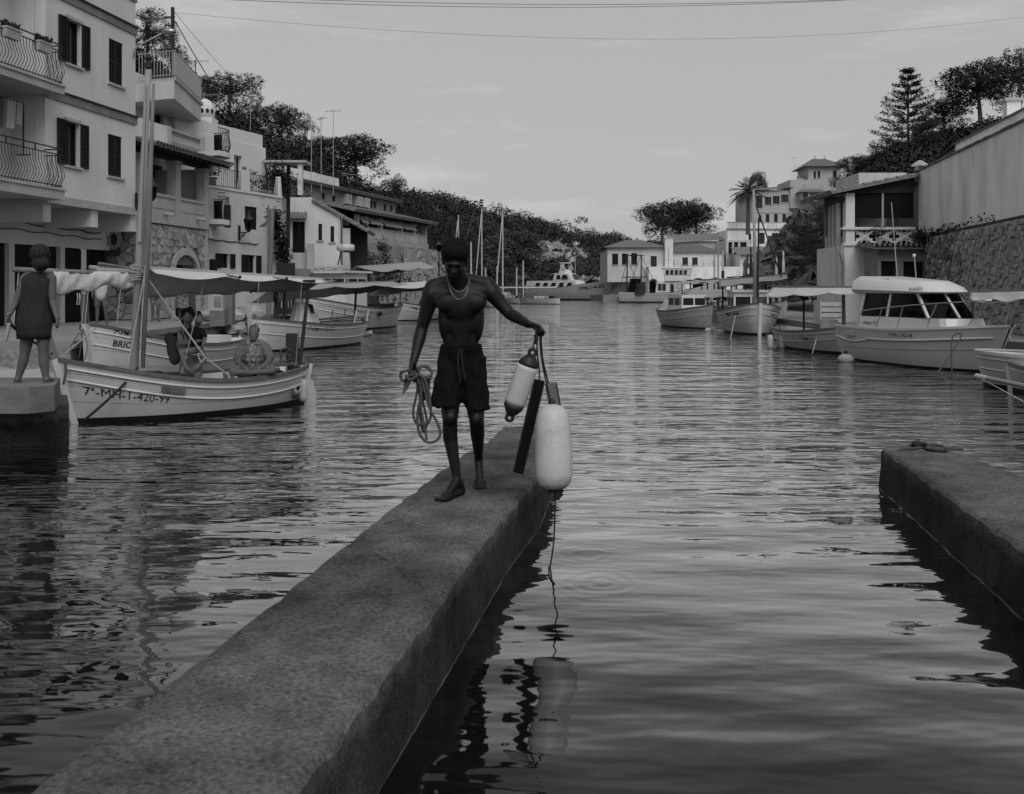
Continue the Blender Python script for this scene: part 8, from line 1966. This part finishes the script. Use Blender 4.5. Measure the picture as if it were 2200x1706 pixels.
person('dark-haired woman with a grey backpack hugging a child aboard the nearest boat', at(405,808,Y), [
 ('e',(404,682,Y),(.078,.095,.108)),('c',(401,702,Y+.02),(403,690,Y),.055,.052),('e',(400,735,Y+.02),(.13,.11,.2)),
 ('c',(388,714,Y+.02),(388,738,Y-.08),.055,.046),('c',(388,738,Y-.08),(428,733,Y-.26),.044,.030),('h',(428,733,Y-.26),(1,-.1,.1),(0,-.4,-1),1),
 ('c',(408,716,Y+.02),(428,740,Y-.02),.055,.044),('c',(428,740,Y-.02),(432,748,Y-.20),.042,.030),('h',(432,748,Y-.2),(-.3,-.8,.2),(-.6,0,-1),-1),
 ('e',(408,785,Y+.02),(.16,.14,.15)),('c',(398,790,Y),(398,806,Y-.30),.09,.06),('c',(420,790,Y),(424,806,Y-.28),.09,.06)],
 [('top','cloth_grey',[('e',(400,738,Y+.02),(.142,.12,.19))],.012),('shorts','cloth_grey',[('e',(410,783,Y+.02),(.175,.155,.15)),('c',(400,788,Y),(398,800,Y-.2),.10,.09),('c',(420,788,Y),(424,800,Y-.2),.10,.09)],.013),
  ('hair','hair',[('e',(404,676,Y+.03),(.098,.11,.11)),('e',(400,696,Y+.06),(.08,.06,.13)),('e',(407,664,Y+.03),(.05,.05,.04))],.011)])
person('small dark-haired child in a black shirt carried in the woman arms', at(425,800,Y-.22), [
 ('e',(426,685,Y-.14),(.068,.082,.092)),('e',(430,690,Y-.2),(.035,.03,.04)),('c',(424,703,Y-.12),(425,694,Y-.13),.04,.04),('e',(422,725,Y-.17),(.095,.085,.15)),('c',(432,712,Y-.2),(441,728,Y-.26),.036,.028),('c',(441,728,Y-.26),(436,742,Y-.36),.028,.022),
 ('c',(412,712,Y-.2),(398,708,Y-.08),.036,.028),('c',(428,752,Y-.2),(390,756,Y-.30),.06,.045),('c',(390,756,Y-.30),(398,785,Y-.34),.045,.03),('c',(398,785,Y-.34),(404,795,Y-.38),.032,.026),('c',(430,752,Y-.16),(438,775,Y-.28),.06,.045),('c',(438,775,Y-.28),(420,792,Y-.36),.042,.03)],
 [('shirt','cloth_black',[('e',(422,724,Y-.17),(.115,.10,.16)),('c',(432,712,Y-.2),(439,722,Y-.24),.052,.045),('c',(412,712,Y-.2),(402,712,Y-.1),.052,.045)],.010),('hair','hair',[('e',(425,679,Y-.12),(.074,.088,.080))],.009)], .009)
t = thing('backpack', 'grey backpack on the hugging woman back', 'backpack', at(370,780,Y+.05)); Tb = Matrix.Translation(-t.location)
b = MB(); ell(b, Tb @ at(374,745,Y+.10), (.11,.11,.22)); ell(b, Tb @ at(366,728,Y+.10), (.09,.1,.10)); ell(b, Tb @ at(376,768,Y+.08), (.085,.1,.12)); obj('bag', skin_mesh('bag', b, .012, 4), M['cloth_dark'], t); MB().tube([Tb @ p for p in smooth_path([at(372,722,Y+.05),at(388,712,Y-.02),at(396,735,Y-.08),at(386,762,Y)],4)], .016, 6).build('strap', M['cloth_black'], t)
# ---------------------------------------------------------------- people on the quay, half hidden by the awning
def stander(label, px, Y, h=1.66, top='cloth_pale', low='cloth_grey', skirt=False, rz=0.0, stance=.11, hair='hairbrown', gz=QZ):
    bz = Vector(((px-CX)/F*Y, Y, gz)); t = thing('person', label, 'person', bz, rz); s = h/1.7; b = MB()
    def V(x, y, z): return Vector((x*s, y*s, z*s))
    ell(b, V(0,0,1.58), (.078*s,.095*s,.112*s)); capsule(b, V(0,0,1.38), V(0,0,1.52), .055*s, .05*s); ell(b, V(0,0,1.2), (.17*s,.11*s,.24*s)); ell(b, V(0,0,.95), (.16*s,.12*s,.16*s))
    for sg in (1,-1):
        capsule(b, V(sg*.19,0,1.38), V(sg*.23,.02,1.10), .05*s, .04*s); capsule(b, V(sg*.23,.02,1.10), V(sg*.21,-.12,.88), .038*s, .027*s); hand(b, V(sg*.21,-.12,.87), (0,-.2,-1), (-sg,0,0), .9*s, -sg, .5)
        capsule(b, V(sg*.09,0,.9), V(sg*stance,-.03*sg,.48), .085*s, .055*s); capsule(b, V(sg*stance,-.03*sg,.48), V(sg*stance*1.2,.05,.08), .055*s, .032*s)
        foot(b, V(sg*stance*1.2,.05,.09), V(sg*stance*1.2,.09,.015), V(sg*stance*1.5,-.15,.012), s, sg)
    obj('body', skin_mesh('body', b, .012, 4), M['skin'], t)
    b = MB(); ell(b, V(0,0,1.19), (.195*s,.14*s,.27*s)); capsule(b, V(-.16,0,1.36), V(.16,0,1.36), .085*s, .085*s); capsule(b, V(0,0,.88), V(0,0,1.1), .17*s, .17*s)
    for sg in (1,-1): capsule(b, V(sg*.18,0,1.36), V(sg*.22,.01,1.20), .078*s, .07*s)
    obj('shirt', skin_mesh('shirt', b, .014, 3), M[top], t)
    if skirt:
        rows = [[V(rr_*math.cos(a)*(1+.06*math.sin(a*7)), rr_*.75*math.sin(a)*(1+.06*math.sin(a*7)), z) for a in [2*PI*i/36 for i in range(37)]] for z, rr_ in ((1.0,.15),(.85,.20),(.6,.235),(.42,.25))]
        MB().grid(rows).build('skirt', M[low], t, True)
    else:
        b = MB()
        for sg in (1,-1): capsule(b, V(sg*.09,0,.92), V(sg*stance*.98,-.02*sg,.60), .115*s, .085*s)
        ell(b, V(0,0,.95), (.18*s,.14*s,.14*s)); obj('shorts', skin_mesh('shorts', b, .013, 3), M[low], t)
    b = MB(); ell(b, V(0,.02,1.62), (.09*s,.105*s,.095*s)); obj('hair', skin_mesh('hair', b, .012, 2), M[hair], t)
    return t
stander('person in a pale shirt and grey shorts standing by the dark doors behind the awning', 218, 25.6, 1.62, 'cloth_pale', 'cloth_grey', False, .2)
stander('person in short patterned clothes standing left of the arched door behind the awning', 334, 30.3, 1.6, 'cloth_print', 'cloth_print', False, .5, .08)
stander('person in a patterned skirt standing at the arched door behind the awning', 391, 31.2, 1.65, 'cloth_black', 'cloth_print', True, -.3)
stander('distant person standing on the right quay beside the pilastered house', 1779, 44.0, 1.6, 'cloth_dark', 'cloth_dark', False, .3, gz=RZ)
# ================================================================== wires, poles, aerials and quay clutter
wp0 = at(371,16,41.0); wbp = at(371,170,41.0)
up = thing('utility_pole', 'dark utility pole carrying wires above the roof terrace', 'pole', (wbp.x,wbp.y,wbp.z-4)); Iu = Matrix.Translation(-up.location)
MB().tube([(0,0,0), Iu @ wp0], [.10,.08], 8).build('shaft', M['woodbeam'], up)
for dz in (.4,.75): MB().bar(Iu @ (wp0-Vector((.35,0,dz))), Iu @ (wp0+Vector((.1,0,-dz))), .05).build('wire_bracket', M['iron'], up)
def wire(label, a, c, d, r=.012, m='iron', n=26): return tag(MB().tube(sag(a, c, d, n), r, 4, False).build('wire', M[m]), label, 'wire')
wire('long sagging wire crossing the whole sky from the utility pole to the right edge', at(374,27,41), at(2260,28,60), 1.35, .006)
wire('lower of the two upper wires crossing the top of the sky', at(380,-6,34), at(1960,-8,40), .40, .009)
wire('upper of the two wires crossing the top of the sky', at(480,-8,34), at(2000,-10,40), .33, .009)
wire('thick cable falling from the utility pole to the pines', at(376,45,41), at(625,400,44), .5, .022)
wire('thin cable falling from the utility pole towards the rooftop aerials', at(375,26,41), at(600,262,60), .3, .012)
wire('thin stay wire falling from the utility pole to the roof terrace', at(374,60,41), at(398,130,40), .05, .009)
wire('bundled cable between the apartment house and the utility pole', at(294,32,33), at(370,36,41), .12, .03)
wire('drooping cable loop under the utility pole bracket', at(352,38,40.5), at(370,50,41), .22, .02)
for k, (px_, pt_, pb_, Y, lb_) in enumerate(((455,200,240,46,'small rooftop aerial above the domed chimney'),(538,210,300,70,'thin aerial among the pines left of the gap'),(669,270,392,60,'plain tall aerial pole, left of the three above the long house'),(690,252,390,61,'tall aerial pole with a side-facing aerial, middle of the three above the long house'),(716,236,400,62,'tallest leaning aerial pole, right of the three above the long house'),(752,372,410,64,'short aerial on the long stone house roof'),(865,395,450,100,'thin post beside the small far pine'),(1706,338,400,152,'thin aerial over the villa roof ridge'),(1960,262,310,44,'aerial on the roof slope of the plastered house'),(420,128,150,42,'small aerial behind the roof terrace screen'))):
    p = at(px_,pb_,Y); h_ = (pb_-pt_)/F*Y; antenna('roof_antenna', lb_, p-Vector((0,0,.6)), h_+.6, 5, None, k*.7)
for k, (px_, lb_) in enumerate(((662,'left satellite dish on the long stone house roof'),(674,'right satellite dish on the long stone house roof'))):
    p = at(px_,380,66); t = thing('satellite_dish', lb_, 'satellite dish', p-Vector((0,0,.9)))
    MB().tube([(0,0,0),(0,0,.9)], .04, 6).build('post', M['metal'], t); MB().lathe([(.02,.0),(.15,.02),(.26,.07),(.25,.08),(.15,.04),(.02,.02)], 16, Matrix.Translation((0,-.05,.95)) @ Matrix.Rotation(R(75),4,'X') @ Matrix.Rotation(R(25),4,'Y')).build('dish', M['trim'], t, True); MB().bar((0,-.05,.8),(.1,-.55,.95),.03).build('arm', M['metal'], t)
# slender quay posts and flags on the right
for k, (px_, pt_, Y, lb_) in enumerate(((1553,538,70,'pale-tipped post standing behind the left awning of the right bank'),(1613,528,66,'dark post standing between the far awnings on the right'),(1683,538,58,'pale-headed post standing in front of the cliff'),(1668,552,60,'dark post leaning beside the cliff'))):
    p = at(px_,640,Y); t = thing('mooring_post', lb_, 'post', (p.x,p.y,-.5)); h_ = at(px_,pt_,Y).z+.5
    MB().tube([(0,0,0),(0,0,h_*.72)], .11, 6).build('shaft', M['woodbeam'], t); MB().lathe([(.08,0),(.09,h_*.1),(.05,h_*.2),(.07,h_*.23),(.02,h_*.28)], 8, Matrix.Translation((0,0,h_*.72))).build('head', M['whiteold'] if k != 1 else M['woodbeam'], t)
fl = thing('flag', 'patterned flag hanging on a staff before the quay house', 'flag', at(1600,590,72)); If = Matrix.Translation(-fl.location)
MB().tube([If @ at(1607,545,72), If @ at(1603,640,72)], .04, 5).build('staff', M['woodbeam'], fl); MB().grid([[If @ (at(1606-10*i/5,548+40*j/5+4*i,72)+Vector((0,.1*math.sin(i*2+j),0))) for i in range(6)] for j in range(6)]).build('cloth', M['cloth_print'], fl)
fl = thing('flag', 'small striped pennant on a pole in front of the white terrace house', 'flag', at(572,478,36.6)); If = Matrix.Translation(-fl.location)
MB().tube([If @ at(577,440,36.6), If @ at(574,640,36.6)], .03, 6).build('staff', M['woodgrey'], fl); MB().add([If @ at(574,474,36.6), If @ at(554,488,36.5), If @ at(571,488,36.6)], [(0,1,2)]).build('pennant', M['cloth_grey'], fl)
# quay clutter on the left: pillar, boxes, stones, ice chest
def onq(px, Y, z=QZ): return Vector(((px-CX)/F*Y, Y, z))
t = thing('service_pillar', 'pale square concrete pillar on the left quay beneath the awning', 'pillar', onq(490,27.5)); MB().box(-.16,.16,-.16,.16,0,1.25).build('shaft', M['conc'], t); MB().box(-.20,.20,-.20,.20,1.25,1.32).build('cap', M['trim'], t)
t = thing('meter_box', 'grey meter box on a concrete foot by the left quay', 'box', onq(470,26.5)); MB().box(-.13,.13,-.10,.10,.42,.92).build('box', M['trim'], t); MB().box(-.2,.2,-.16,.16,0,.42).build('foot', M['conc'], t); MB().box(-.10,.10,-.108,-.102,.5,.8).build('door', M['trimdark'], t)
g = random.Random(12)
for k in range(46):
    Y = g.uniform(30,35.5); x = -8.95-.05*(Y-30)+g.uniform(-.9,.3); s_ = g.uniform(.12,.38)
    st_ = MB().sphere((0,0,0), s_, 7, 5, (g.uniform(.8,1.3),g.uniform(.8,1.3),g.uniform(.5,.8)))
    st_.v = [(a*(1+g.uniform(-.18,.18)),b_*(1+g.uniform(-.18,.18)),c*(1+g.uniform(-.18,.18))) for a,b_,c in st_.v]
    o = st_.build('boulder', M['stone']); o.location = (x,Y,QZ+s_*.3-(.4 if x > -8.95 else 0)); tag(o, 'pale boulder in the heap on the left quay behind the covered engine', 'boulder', 'boulders on the left quay')
# rope on the right jetty tip
e1 = e0+Vector((.28,-.05,.02))
rope('jetty_rope', 'dark rope thrown over the tip of the right jetty', smooth_path([(e0.x+.01,e0.y-.35,.02),(e0.x+.005,e0.y-.32,.3),(e0.x+.06,e0.y-.28,.392),(e0.x+.25,e0.y-.22,.395),(e0.x+.40,e0.y-.10,.41),(e0.x+.5,e0.y-.16,.40),(e0.x+.42,e0.y-.3,.395),(e0.x+.3,e0.y-.25,.40),(e0.x+.62,e0.y-.28,.395)],5), .012, 'ropegrey')
t = thing('mooring_ring', 'dark iron mooring ring with a rope knot on the right jetty', 'ring', (e0.x+.38,e0.y-.30,JZ)); MB().tube([(.085*math.cos(a),.085*math.sin(a),.018) for a in [2*PI*i/20 for i in range(21)]], .013, 8).build('ring', M['iron'], t, True)
MB().tube([(-.10+.05*math.cos(a*1.3),.14+.05*math.sin(a*1.7),.03+.02*math.sin(a)) for a in [i*.4 for i in range(40)]], .014, 6).build('knot', M['ropedark'], t, True)
# timber bollards by the left quay
for k, (px_, pt_, pb_, Y, lb_) in enumerate(((1098,0,0,0,''),)):
    pass
for px_, pt_, Y, lb_ in ((1074,885,26,'dark timber post by the stern of the nearest left boat'),):
    p = at(628,735,19.5); t = thing('timber_post', lb_, 'post', (p.x,p.y,-.4)); MB().box(-.11,.11,-.09,.09,0,1.35).build('shaft', M['woodbeam'], t); MB().tube([(-.12+.10*math.cos(a),-.11,1.0+.10*math.sin(a)-.02*a) for a in [i*.5 for i in range(22)]], .016, 5).build('rope_turns', M['ropegrey'], t)
# climber over the gate and plants along the walls
def climber(label, pts, size, n, seed, cat='climber'):
    g_ = np.random.default_rng(seed); P_ = np.array([list(at(*p)) for p in pts]); k = g_.integers(0, len(P_)-1, n); f = g_.random((n,1)); q = P_[k]*(1-f)+P_[k+1]*f+g_.normal(0,size,(n,3))*np.array([1,.6,1])
    c = P_.mean(0); t = thing('climber', label, cat, tuple(c)); obj('foliage', leaf_mesh('foliage', tufts(q-c, None, .13, seed, 3, .8), M['leaf2']), None, t)
    MB().tube([Vector(p)-Vector(c) for p in P_], .03, 5).build('stem', M['bark'], t); return t
climber('dark climbing plant on the wall between the terrace house and the gate', [(588,455,40.6),(596,490,40.7),(603,530,40.8),(612,565,40.9)], .15, 700, 3)
climber('dark foliage spilling over the rooftop shelter', [(588,370,43),(600,385,43),(612,405,43)], .3, 500, 4)
climber('creeper hanging down the retaining wall', [(820,525,60),(824,545,60),(828,575,60)], .2, 260, 5)
climber('dry grass growing along the foot of the plastered wall', [(1968,505,36.5),(1990,508,35.8),(2060,492,33),(2150,472,29)], .10, 420, 6, 'grass')
climber('shrub growing at the foot of the retaining wall', [(812,600,52),(835,607,52.5),(850,610,53)], .5, 700, 8)
# street lamp by the retaining wall
t = thing('street_lamp', 'black lantern post at the right end of the retaining wall', 'street lamp', onq(943,66)); MB().tube([(0,0,0),(0,0,3.6)], [.07,.04], 8).build('post', M['iron'], t); MB().lathe([(.12,3.6),(.22,4.05)], 6).build('glass', M['clear'], t); MB().lathe([(.26,4.05),(.2,4.15),(.05,4.3)], 6).build('cap', M['iron'], t)

bpy.data.scenes.remove(work)
